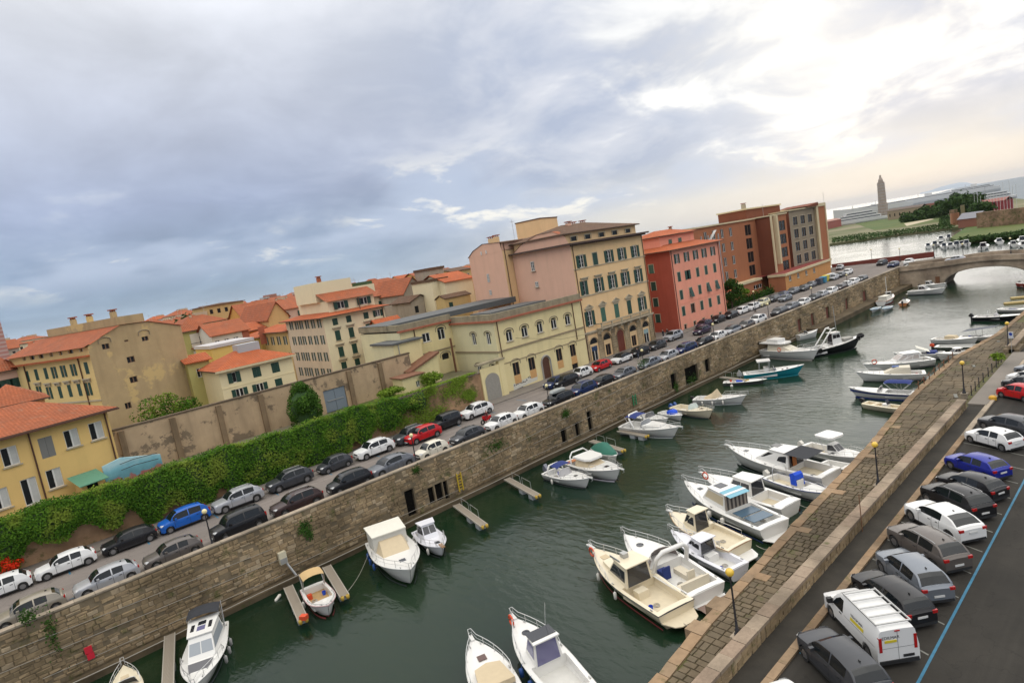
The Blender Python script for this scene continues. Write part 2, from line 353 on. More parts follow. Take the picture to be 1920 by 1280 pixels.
M_edge = stone('quay_edge_stone', [(0.30, 0.205, 0.125), (0.34, 0.25, 0.165), (0.24, 0.185, 0.125), (0.32, 0.21, 0.12)], moss=0.58)
M_blue = plain('blue_line_paint', (0.035, 0.16, 0.26), 0.7, var=0.45)
M_white = plain('white_line_paint', (0.17, 0.17, 0.15), 0.8, var=0.5)
M_iron = plain('dark_iron', (0.025, 0.025, 0.03), 0.5)
M_rust = plain('rusty_iron', (0.17, 0.075, 0.035), 0.8, var=0.4)
M_steel = plain('galvanised_steel', (0.45, 0.45, 0.44), 0.45, 0.6)
M_cable = plain('pale_pipe', (0.36, 0.33, 0.28), 0.5)
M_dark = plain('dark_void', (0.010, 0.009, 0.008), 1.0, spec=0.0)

def sheet(name, pts, z, mat, par=None):
    mb = MB(); mb.face([(x, y, z) for x, y in pts])
    if par is None: return struct(name, mb.mesh(name, mat))
    return ob(name, mb.mesh(name, mat), par)
# water: one sheet to the horizon
sheet('water', [(-300, -900), (45000, -45000), (45000, 45000), (-300, 9000)], 0.0, watermat())
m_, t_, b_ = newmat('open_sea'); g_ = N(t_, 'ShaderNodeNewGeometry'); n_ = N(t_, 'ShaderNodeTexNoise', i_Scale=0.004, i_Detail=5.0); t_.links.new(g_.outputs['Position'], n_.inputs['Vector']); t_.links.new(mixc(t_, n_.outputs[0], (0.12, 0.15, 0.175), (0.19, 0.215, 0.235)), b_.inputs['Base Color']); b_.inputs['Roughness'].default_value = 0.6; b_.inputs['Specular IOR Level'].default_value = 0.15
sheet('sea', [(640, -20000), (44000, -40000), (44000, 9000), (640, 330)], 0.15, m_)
# canal bed under everything else
def slab(name, poly, z0, z1, mat):
    mb = MB(); mb.prism(poly, z0, z1); return struct(name, mb.mesh(name, mat))
# city ground on the far side (one block from the canal wall back to the horizon)
slab('city_ground', [(-300, 50.45), (177.0, 50.45), (205, 68), (203, 80), (190, 170), (260, 600), (900, 3000), (3000, 12000), (-12000, 12000), (-9000, 400), (-300, 120)], -2, 4.5, M_dirt)
sheet('road', [(-60, 50.9), (176.4, 50.9), (199, 52.6), (204, 66), (203.2, 73.5), (192, 73), (150, 64.6), (96, 63.4), (56, 62.6), (-60, 61.9)], 4.508, M_asph)
# pavement with kerb at the foot of the houses
mb = MB(); mb.prism([(-60, 61.9), (54, 62.7), (96, 63.6), (150, 64.8), (190, 72.8), (190, 74), (150, 67.2), (96, 67), (54, 68), (-60, 65.2)], 4.5, 4.62)
struct('far_pavement', mb.mesh('far_pavement', M_pave))
mb = MB(); mb.prism([(-60, 50.6), (176.4, 50.6), (176.4, 51.7), (-60, 51.7)], 4.5, 4.60)
struct('parapet_pavement', mb.mesh('parapet_pavement', M_pave))
# blue bay marks between the parked cars
mb = MB()
for i in range(24):
    x = 1.5+i*5.6
    mb.face([(x, 51.75, 4.513), (x+0.12, 51.75, 4.513), (x+0.12, 53.6, 4.513), (x, 53.6, 4.513)])
    mb.face([(x-0.5, 53.5, 4.5135), (x+0.6, 53.5, 4.5135), (x+0.6, 53.62, 4.5135), (x-0.5, 53.62, 4.5135)])
    mb.face([(x, 59.2, 4.513), (x+0.12, 59.2, 4.513), (x+0.12, 61.2, 4.513), (x, 61.2, 4.513)])
ob('bay_marking', mb.mesh('bay_marking', M_blue), kind='structure')

# ---------------------------------------------------------------- canal wall on the far bank
def holes_wall(mb, u0, u1, z0, z1, holes, f, depth=0.25, mi=0, mr=None):
    """wall face in the plane given by f(u, z, d) with rectangular openings that have reveals"""
    if mr is None: mr = mi
    us = sorted({u0, u1, *[h[0] for h in holes], *[h[1] for h in holes]}); zs = sorted({z0, z1, *[h[2] for h in holes], *[h[3] for h in holes]})
    us = [u for u in us if u0-1e-6 <= u <= u1+1e-6]; zs = [z for z in zs if z0-1e-6 <= z <= z1+1e-6]
    for a, b in zip(us, us[1:]):
        run = None
        for c, d in zip(zs, zs[1:]):
            um, zm = (a+b)/2, (c+d)/2
            inside = any(h[0] < um < h[1] and h[2] < zm < h[3] for h in holes)
            if inside:
                if run is not None: mb.face([f(a, run, 0), f(b, run, 0), f(b, c, 0), f(a, c, 0)], mi); run = None
            elif run is None: run = c
        if run is not None: mb.face([f(a, run, 0), f(b, run, 0), f(b, zs[-1], 0), f(a, zs[-1], 0)], mi)
    for h in holes:
        a, b, c, d = h[:4]; e = depth
        mb.face([f(a, c, 0), f(a, d, 0), f(a, d, e), f(a, c, e)], mr); mb.face([f(b, c, 0), f(b, c, e), f(b, d, e), f(b, d, 0)], mr)
        mb.face([f(a, d, 0), f(b, d, 0), f(b, d, e), f(a, d, e)], mr); mb.face([f(a, c, 0), f(a, c, e), f(b, c, e), f(b, c, 0)], mr)
        mb.face([f(a, c, e), f(a, d, e), f(b, d, e), f(b, c, e)], mr)
WX0, WX1, WY = -14.0, 177.0, 50.1
opens = []   # (x0, x1, z0, z1, kind)
def wop(px, py, w, h, kind='opening', z=None):
    p = atY(px, py, WY); zc = p.z if z is None else z
    opens.append((p.x-w/2, p.x+w/2, zc-h/2, zc+h/2, kind))
wop(772, 950, 1.0, 2.6, 'arch', 1.9); wop(810, 930, 0.7, 1.7, 'slit', 1.7); wop(825, 925, 0.9, 1.8, 'slit', 1.7); wop(838, 925, 0.5, 1.9, 'slit', 1.6)
wop(1059, 825, 0.9, 1.8, 'slit', 1.6); wop(1083, 805, 0.7, 1.8, 'slit', 1.6); wop(1108, 800, 0.8, 2.6, 'slit', 1.9)
wop(1264, 718, 1.3, 2.2, 'opening', 2.2); wop(1297, 703, 3.4, 2.6, 'balcony', 2.0); wop(1327, 688, 1.3, 2.0, 'opening', 2.3)
for q in ((1524, 600, 1.3), (1552, 588, 1.6), (1499, 606, 1.4), (1621, 553, 2.0), (1588, 572, 1.4)): wop(q[0], q[1], q[2], 2.4, 'door', 2.1)
cw = thing('canal_wall', 'long weathered stone retaining wall with parapet along the far side of the canal', 'wall', (0, 0, 0))
mb = MB(); fw = lambda u, z, d: (u, WY+d, z)
holes_wall(mb, WX0, WX1, -1.5, 4.6, [o[:4] for o in opens], fw, 0.3)
ob('wall_core', mb.mesh('wall_core', M_wallback), cw)
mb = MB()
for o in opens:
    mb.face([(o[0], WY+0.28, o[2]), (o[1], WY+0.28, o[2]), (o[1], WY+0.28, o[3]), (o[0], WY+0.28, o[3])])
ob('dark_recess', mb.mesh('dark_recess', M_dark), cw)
M_door = plain('red_brown_door', (0.13, 0.035, 0.02), 0.8, var=0.3)
for o in opens:
    if o[4] == 'door':
        mb = MB(); mb.box(o[0]+0.05, o[1]-0.05, WY+0.2, WY+0.28, o[2], o[3]-0.1); ob('cellar_door', mb.mesh('cellar_door', M_door), cw)
# stones laid over the core: near ones are single parts, the rest one mesh
rs = random.Random(11); stones = []
z = 0.55; row = 0
while z < 5.2:
    h = rs.uniform(0.20, 0.40); x = WX0 + rs.uniform(0, 0.6)
    while x < WX1-1:
        l = rs.uniform(0.28, 0.95) if x < 90 else rs.uniform(0.8, 1.8)
        q = (x, x+l-0.035, z, min(z+h-0.03, 5.26)); 
        if rs.random() < 0.86 and not any(q[0] < o[1] and q[1] > o[0] and q[2] < o[3] and q[3] > o[2] for o in opens):
            stones.append((*q, rs.uniform(0.02, 0.075)))
        x += l
    z += h; row += 1
stones_near = sorted([s for s in stones if 0.0 < s[0] < 26], key=lambda s: -(s[1]-s[0])*(s[3]-s[2])/(1+abs(s[0]-10)*0.12))[:280]
ns = set(stones_near)
def stone_mb(mb, s, rr):
    x0, x1, z0, z1, d = s; j = lambda: rr.uniform(-0.035, 0.035)
    b = len(mb.v); i = 0.03
    mb.v += [(x0, WY, z0), (x1, WY, z0), (x1, WY, z1), (x0, WY, z1), (x0+i+j(), WY-d+j(), z0+i+j()), (x1-i+j(), WY-d+j(), z0+i+j()), (x1-i+j(), WY-d+j(), z1-i+j()), (x0+i+j(), WY-d+j(), z1-i+j())]
    for q in ((4, 5, 6, 7), (0, 1, 5, 4), (1, 2, 6, 5), (2, 3, 7, 6), (3, 0, 4, 7)): mb.f.append(tuple(b+k for k in q)); mb.m.append(0)
mb = MB()
for s in stones:
    if s in ns: continue
    stone_mb(mb, s, rs)
o = ob('stone_courses', mb.mesh('stone_courses', M_wall), cw, kind='stuff')
for s in stones_near:
    m1 = MB(); cx, cz = (s[0]+s[1])/2, (s[2]+s[3])/2
    stone_mb(m1, (s[0]-cx, s[1]-cx, s[2]-cz, s[3]-cz, s[4]), rs)
    m1.v = [(v[0], v[1]-WY, v[2]) for v in m1.v]
    ob('stone', m1.mesh('stone', M_wall), cw, (cx, WY, cz))
# parapet and coping
mb = MB(); mb.box(WX0, WX1, WY, WY+0.45, 4.6, 5.28); ob('parapet', mb.mesh('parapet', M_wallback), cw)
x = WX0; k = 0; far = MB()
while x < WX1:
    l = rs.uniform(1.1, 1.7)
    if x < 110: 
        m1 = MB(); m1.box(-l/2+0.01, l/2-0.01, -0.29, 0.29, 0, 0.12); ob('coping_stone', m1.mesh('coping_stone', M_cop), cw, (x+l/2, WY+0.22, 5.28+rs.uniform(0, 0.015)))
    else: far.box(x+0.01, x+l-0.01, WY-0.07, WY+0.51, 5.28, 5.40)
    x += l
ob('far_coping', far.mesh('far_coping', M_cop), cw, kind='stuff')
# ledge at the waterline
mb = MB(); mb.box(WX0, 118, WY-0.75, WY, -1.5, 0.42); mb.box(118, 176.5, WY-2.6, WY, -1.5, 0.85)
ob('waterline_ledge', mb.mesh('waterline_ledge', stone('ledge_stone', [(0.14, 0.105, 0.065), (0.11, 0.085, 0.05)], moss=0.6)), cw)
# brick patch, buttress and graffiti tag on the wall
def tubes(name, lines, r, mat, label, cat, group=None, seg=5):
    mb = MB()
    for l in lines: mb.tube(l, r, seg)
    return ob(name, mb.mesh(name, mat, smooth=True), label=label, category=cat, group=group)
def wl(pa, pb, d=0.12, n=8, sag=0.0):
    a = atY(*pa, WY-d); b = atY(*pb, WY-d)
    return [(a.x+(b.x-a.x)*i/n, WY-d, a.z+(b.z-a.z)*i/n - sag*math.sin(PI*i/n)) for i in range(n+1)]
for lab, a, b in (('topmost pale service pipe on the left part of the canal wall', (0, 1228), (512, 1028)),
                  ('second pale service pipe on the left part of the canal wall', (0, 1262), (525, 1048)),
                  ('third pale service pipe just above the ledge on the left', (80, 1272), (535, 1075)),
                  ('pale pipe running from the white box to the yellow ladder', (550, 1060), (860, 918)),
                  ('pale pipe rising along the wall towards the arched opening', (842, 896), (1240, 690)),
                  ('thin pipe low on the wall behind the white cruisers', (905, 900), (1300, 715)),
                  ('thin pipe on the far part of the canal wall', (1000, 832), (1250, 712))):
    tubes('wall_pipe', [wl(a, b)], 0.02, M_cable, lab, 'pipe', 'service pipes fixed to the canal wall')
# long rail (pontoon cable) just off the ledge
tubes('ledge_rail', [[(x, WY-1.0, 0.62+0.06*math.sin(x*1.7)) for x in range(-12, 112, 3)]], 0.035, M_cable, 'long pale pipe running low above the water along the ledge of the far wall', 'pipe')
ly = atY(862, 905, WY-0.12)
lad = thing('wall_ladder', 'yellow iron ladder bolted to the canal wall above the empty jetty', 'ladder', (ly.x, WY-0.2, 0.9))
M_yel = plain('yellow_paint', (0.55, 0.38, 0.03), 0.5)
for sx in (-0.25, 0.25):
    m1 = MB(); m1.box(sx-0.05, sx+0.05, -0.05, 0.05, 0, 1.9); ob('rail', m1.mesh('rail', M_yel), lad)
for i in range(6):
    m1 = MB(); m1.box(-0.2, 0.2, -0.03, 0.03, 0.2+i*0.3, 0.25+i*0.3); ob('rung', m1.mesh('rung', M_yel), lad)
gl = atY(1190, 757, WY-0.12)
lad = thing('wall_ladder', 'short green ladder on the canal wall behind the white boat with navy canvas', 'ladder', (gl.x, WY-0.2, 1.4))
M_grn = plain('green_paint', (0.03, 0.22, 0.09), 0.5)
for sx in (-0.3, 0.3):
    m1 = MB(); m1.box(sx-0.06, sx+0.06, -0.05, 0.05, 0, 1.5); ob('rail', m1.mesh('rail', M_grn), lad)
for i in range(4):
    m1 = MB(); m1.box(-0.24, 0.24, -0.03, 0.03, 0.2+i*0.35, 0.27+i*0.35); ob('rung', m1.mesh('rung', M_grn), lad)
# red cloth-like mark hanging on the wall, small plates
rp = atY(166, 1219, WY-0.1)
m1 = MB(); m1.prism([(-0.22, -0.05), (0.22, -0.05), (0.22, 0.05), (-0.22, 0.05)], -0.15, 0.30); m1.prism([(-0.17, -0.05), (0.25, -0.05), (0.25, 0.05), (-0.17, 0.05)], -0.62, -0.20); m1.box(-0.1, 0.12, -0.03, 0.03, -0.2, -0.15)
ob('life_ring_box', m1.mesh('life_ring_box', plain('bright_red', (0.6, 0.02, 0.04), 0.5)), None, (rp.x, WY-0.13, rp.z), label='small red two-part box fixed to the canal wall at the left', category='box')
wb = atY(530, 1045, WY-0.3)
cb = thing('meter_cabinet', 'white electricity cabinet on a grey pipe above the left jetties', 'cabinet', (wb.x, WY-0.25, 0))
m1 = MB(); m1.box(-0.3, 0.3, -0.2, 0.15, wb.z-0.5, wb.z+0.5); ob('cabinet_body', m1.mesh('cabinet_body', plain('cabinet_cream', (0.62, 0.57, 0.42), 0.5)), cb)
m1 = MB(); m1.box(-0.27, 0.27, -0.23, -0.2, wb.z-0.45, wb.z-0.02); ob('cabinet_door', m1.mesh('cabinet_door', M_steel), cb)
m1 = MB(); m1.tube([(0.2, 0, wb.z-0.5), (0.6, -0.5, 0.6)], 0.09, 8); ob('pipe', m1.mesh('pipe', M_steel), cb)
# ---------------------------------------------------------------- near quay
QZ, NRZ, EY = 1.9, 1.8, 20.0
qedge = [(6, 16.9), (20.6, 17.7), (26, 18.2), (40, 18.8), (55.5, 19.35), (68.5, 20.3), (73.5, 20.5), (90, 20.45), (104, 18.7), (119, 18.2), (150, 17.5), (176, 17.0)]
slab('near_quay', [(p[0], p[1]-0.5) for p in qedge] + [(176, -200), (-60, -200), (-60, 16.2)], -2, QZ-0.06, M_joint)
q_root = bpy.data.objects['near_quay']
# paving slabs as geometry, joints open
rs = random.Random(5); slabs = []
def ey(x):
    for a, b in zip(qedge, qedge[1:]):
        if a[0] <= x <= b[0]: return a[1]+(b[1]-a[1])*(x-a[0])/(b[0]-a[0])
    return 17.0
x = 14.0
while x < 112:
    w = rs.uniform(0.40, 0.66) if x < 60 else rs.uniform(0.9, 1.3)
    y = 15.55; top = ey(x)-0.62
    while y < top:
        d = rs.uniform(0.34, 0.72) if x < 60 else rs.uniform(0.8, 1.3)
        y1 = min(y+d, top)
        if y1-y > 0.12: slabs.append((x+0.02, x+w-0.02, y+0.02, y1-0.02, rs.uniform(0, 0.03)))
        y += d
    x += w
def slab_mb(mb, s, mi=0):
    j = lambda: rs.uniform(-0.012, 0.012); b = len(mb.v); x0, x1, y0, y1, t = s
    mb.v += [(x0, y0, -0.08), (x1, y0, -0.08), (x1, y1, -0.08), (x0, y1, -0.08), (x0+0.02+j(), y0+0.02+j(), t+j()), (x1-0.02+j(), y0+0.02+j(), t+j()), (x1-0.02+j(), y1-0.02+j(), t+j()), (x0+0.02+j(), y1-0.02+j(), t+j())]
    for q in ((4, 5, 6, 7), (0, 1, 5, 4), (1, 2, 6, 5), (2, 3, 7, 6), (3, 0, 4, 7)): mb.f.append(tuple(b+k for k in q)); mb.m.append(mi)
near_s = [s for s in slabs if 21 < s[0] < 50][:290]; nset = set(near_s); mb = MB()
for s in slabs:
    if s not in nset: slab_mb(mb, s)
mb.v = [(v[0], v[1], v[2]+QZ) for v in mb.v]
ob('paving', mb.mesh('paving', M_slab), q_root, kind='stuff')
for s in near_s:
    m1 = MB(); cx, cy = (s[0]+s[1])/2, (s[2]+s[3])/2; slab_mb(m1, (s[0]-cx, s[1]-cx, s[2]-cy, s[3]-cy, s[4]))
    ob('paving_slab', m1.mesh('paving_slab', M_slab), q_root, (cx, cy, QZ))
x = 12.0
while x < 175:
    l = rs.uniform(0.8, 1.5); y0, y1 = ey(x), ey(x+l); w = 0.62; t = rs.uniform(0.0, 0.05)
    m1 = MB(); m1.prism([(0.02, y0-w-y0), (l-0.02, y1-w-y0), (l-0.02, y1-y0+rs.uniform(-.05, .05)), (0.02, rs.uniform(-.05, .05))], -2.2, 0.03+t)
    if x < 30 and rs.random() < 0.25: m1.box(0.1, l-0.1, -0.2, 0.5, -1.2, 0.02)
    ob('edge_stone', m1.mesh('edge_stone', M_edge), q_root, (x, y0, QZ)); x += l
# bond stones reaching into the paving
for x in (31.5, 38.2, 45.0, 53.0, 61.0):
    m1 = MB(); m1.box(-0.35, 0.35, -0.85, 0, -0.1, 0.05); ob('bond_stone', m1.mesh('bond_stone', M_edge), q_root, (x, ey(x)-0.55, QZ))
# low wall between quay and road, with cap stones
qw = thing('quay_wall', 'low masonry wall with broad stone capping between the near quay and the car park', 'wall')
mb = MB(); fq = lambda u, z, d: (u, 14.85+d, z)
for a, b in ((8, 68.4),): mb.box(a, b, 14.85, 15.38, 1.6, 2.58)
mb.box(92.5, 140, 14.85, 15.38, 1.6, 2.58); mb.box(92.5, 96, 14.4, 15.9, 1.6, 2.3)
ob('wall_core', mb.mesh('wall_core', stone('quay_wall_core', [(0.26, 0.20, 0.13)], moss=0.62)), qw)
mb = MB(); x = 8.0
while x < 140:
    if 68.0 < x < 92.5: x += 0.5; continue
    z = 1.8
    while z < 2.5:
        l = rs.uniform(0.3, 0.7); h = 0.24
        mb.box(x, x+l*0.95, 14.85-rs.uniform(0.015, 0.05), 14.85, z, z+h-0.02); z += h
    x += 0.5
ob('rubble_face', mb.mesh('rubble_face', M_wall), qw, kind='stuff')
x = 8.0
while x < 140:
    l = rs.uniform(0.9, 1.9)
    if x < 68.3 and x+l > 68.4: l = 68.4-x
    if 68.35 <= x < 92.5: x = 92.5; continue
    m1 = MB(); b = 0.0
    m1.prism([(0.015, -0.36), (l-0.015, -0.36), (l-0.015, 0.36), (0.015, 0.36)], 0, 0.17+rs.uniform(0, 0.03))
    ob('cap_stone', m1.mesh('cap_stone', stone('cap_stone', [(0.33, 0.26, 0.19), (0.29, 0.215, 0.16), (0.25, 0.165, 0.12), (0.36, 0.29, 0.215)], moss=0.6, scale=5.0)), qw, (x, 15.12, 2.58)); x += l
# near road, lane strip, kerb, lines
sheet('car_park_asphalt', [(-60, -60), (176, -60), (176, 13.25), (-60, 13.25)], QZ-0.052, M_asph2)
sheet('footway', [(-60, 13.4), (176, 13.4), (176, 14.86), (-60, 14.86)], QZ-0.048, M_lane)
x = 10.0
while x < 176:
    l = rs.uniform(0.9, 1.3); gap = 84.0 < x < 86
    m1 = MB(); m1.box(0.01, l-0.01, -0.2, 0.2, -0.1, 0.14)
    ob('kerb_stone', m1.mesh('kerb_stone', M_edge if x < 60 else M_cop), q_root, (x, 13.35, QZ-0.05)); x += l
mb = MB(); mb.face([(20, 8.3, 1.856), (110, 7.9, 1.856), (110, 8.02, 1.856), (20, 8.42, 1.856)])
mb.face([(24.5, 8.4, 1.857), (24.65, 8.4, 1.857), (26.4, 13.1, 1.857), (26.25, 13.1, 1.857)])
ob('blue_bay_line', mb.mesh('blue_bay_line', M_blue), kind='structure')
mb = MB()
for i in range(13):
    x = 29.2+i*2.75
    mb.face([(x, 8.45, 1.8575), (x+0.1, 8.45, 1.8575), (x+2.0, 13.1, 1.8575), (x+1.9, 13.1, 1.8575)])
ob('bay_line', mb.mesh('bay_line', M_white), kind='structure')
# ramp step beside the bollards
mb = MB(); mb.box(69.5, 92.4, 13.45, 14.95, 1.7, 2.02); struct('quay_step', mb.mesh('quay_step', M_pave))
# ================================================================ BUILDINGS
M_roof = tiles('terracotta_roof', (0.48, 0.14, 0.06), (0.30, 0.105, 0.055))
M_roofb = tiles('bright_terracotta_roof', (0.58, 0.15, 0.055), (0.40, 0.11, 0.045))
M_roofd = tiles('brown_tile_roof', (0.19, 0.105, 0.062), (0.12, 0.075, 0.05))
M_glass = plain('window_glass', (0.020, 0.022, 0.024), 0.2, spec=0.22)
M_frame = plain('white_frame', (0.70, 0.69, 0.65), 0.5)
M_bframe = plain('brown_frame', (0.17, 0.10, 0.06), 0.6)
M_curtain = plain('pale_curtain', (0.50, 0.50, 0.47), 0.8, var=0.15)
def shutmat(name, col):
    if name in MC: return MC[name]
    m, t, b = newmat(name); tc = N(t, 'ShaderNodeTexCoord'); w = N(t, 'ShaderNodeTexWave', bands_direction='Z', i_Scale=4.5)
    t.links.new(tc.outputs['Object'], w.inputs['Vector'])
    t.links.new(mixc(t, mth(t, 'MULTIPLY', w.outputs['Fac'], 0.5), col, tuple(x*0.5 for x in col)), b.inputs['Base Color'])
    b.inputs['Roughness'].default_value = 0.55; MC[name] = m; return m
M_shut = shutmat('green_shutter', (0.012, 0.060, 0.042)); M_shut2 = shutmat('faded_green_shutter', (0.055, 0.15, 0.105)); M_shut3 = shutmat('grey_shutter', (0.22, 0.215, 0.20))
M_wdoor = plain('brown_door', (0.10, 0.04, 0.02), 0.6, var=0.3)
M_gutter = plain('copper_downpipe', (0.09, 0.035, 0.02), 0.6)
M_trim = plaster('stone_trim', (0.50, 0.43, 0.31), 0.3)
_wc = {}
def wkey(kind, w, h): return (kind, round(w, 1), round(h, 1))
def wmesh(part, w, h, extra=None):
    k = (part, round(w, 1), round(h, 1), extra)
    if k in _wc: return _wc[k]
    mb = MB(); w = round(w, 1); h = round(h, 1); mat = M_frame
    if part == 'pane': mb.box(-w/2, w/2, 0.14, 0.16, 0, h); mat = M_glass
    elif part == 'frame':
        t = 0.07; mb.box(-w/2, -w/2+t, 0.07, 0.14, 0, h); mb.box(w/2-t, w/2, 0.07, 0.14, 0, h); mb.box(-w/2+t, w/2-t, 0.07, 0.14, 0, t); mb.box(-w/2+t, w/2-t, 0.07, 0.14, h-t, h)
        mb.box(-0.06, 0.06, 0.06, 0.135, t, h-t)
        if extra in ('white', 'white3'):
            for i in range(1, 3): mb.box(-w/2+t, -0.06, 0.08, 0.13, h*i/3-0.02, h*i/3+0.02); mb.box(0.06, w/2-t, 0.08, 0.13, h*i/3-0.02, h*i/3+0.02)
        mat = M_bframe if extra == 'brown' else M_frame
    elif part == 'shut_open': mb.box(-0.26*w*2+0.0, 0, -0.06, -0.015, 0, h); mat = {None: M_shut, 'faded': M_shut2, 'grey': M_shut3}[extra]
    elif part == 'shut_closed': mb.box(-w/2, -0.01, -0.01, 0.04, 0, h); mb.box(0.01, w/2, -0.01, 0.04, 0, h); mat = {None: M_shut, 'faded': M_shut2, 'grey': M_shut3}[extra]
    elif part == 'shut_tilt':
        mb.face([(-w/2, 0, h), (w/2, 0, h), (w/2, -0.5, 0), (-w/2, -0.5, 0)]); mb.face([(-w/2, 0.03, h), (-w/2, -0.47, 0), (w/2, -0.47, 0), (w/2, 0.03, h)]); mat = M_shut
    elif part == 'sill': mb.box(-w/2-0.12, w/2+0.12, -0.14, 0.1, -0.12, 0); mat = {None: M_trim, 'white': M_frame}.get(extra, M_trim)
    elif part == 'lintel':
        mb.box(-w/2-0.35, w/2+0.35, -0.28, 0, h+0.42, h+0.56); mb.box(-w/2-0.12, w/2+0.12, -0.06, 0, h+0.1, h+0.42)
        mb.box(-w/2-0.22, -w/2-0.10, -0.18, 0, h+0.1, h+0.42); mb.box(w/2+0.10, w/2+0.22, -0.18, 0, h+0.1, h+0.42); mat = M_trim
    elif part == 'pediment':
        mb.box(-w/2-0.45, w/2+0.45, -0.25, 0, h+0.45, h+0.57); mb.box(-w/2-0.15, w/2+0.15, -0.06, 0, h+0.05, h+0.45)
        b = len(mb.v); W2 = w/2+0.45
        for y in (-0.25, 0):
            mb.v += [(-W2, y, h+0.57), (W2, y, h+0.57), (0, y, h+1.15), (-W2+0.28, y, h+0.66), (W2-0.28, y, h+0.66), (0, y, h+1.0)]
        for q in ((0, 3, 5, 2), (1, 2, 5, 4), (0, 1, 4, 3), (0, 2, 8, 6), (2, 1, 7, 8)): mb.f.append(tuple(b+i for i in q)); mb.m.append(0)
        mb.face([(-W2+0.2, -0.1, h+0.6), (W2-0.2, -0.1, h+0.6), (0, -0.1, h+1.02)]); mat = M_trim
    elif part == 'surround':
        t = 0.13; mb.box(-w/2-t, -w/2, -0.03, 0.0, 0, h+t); mb.box(w/2, w/2+t, -0.03, 0.0, 0, h+t); mb.box(-w/2, w/2, -0.03, 0.0, h, h+t); mat = M_trim if extra is None else plain('grey_surround', (0.33, 0.27, 0.20), 0.9)
    elif part in ('archhood', 'lunette', 'archfill'):
        n = 10; r = w/2
        if part == 'archhood':
            pts = [(-(r+0.3), -0.05, h-0.3)]+[(-(r+0.3)*math.cos(PI*i/n), -0.05, h+(r*0.75)*math.sin(PI*i/n)+0.05) for i in range(n+1)]+[((r+0.3), -0.05, h-0.3)]
            mb.tube(pts, 0.07, 4); mat = plain('hood_mould', (0.30, 0.25, 0.17), 0.9)
        else:
            k = 1.0 if part == 'lunette' else 0.45
            mb.face([(-r, 0.03, h)]+[(-r*math.cos(PI*i/n), -0.012, h+r*k*math.sin(PI*i/n)) for i in range(1, n)]+[(r, 0.03, h)]); mat = M_glass
            mb.v = [(v[0], -0.012, v[2]) for v in mb.v]
    me = mb.mesh(part, mat); _wc[k] = me; return me
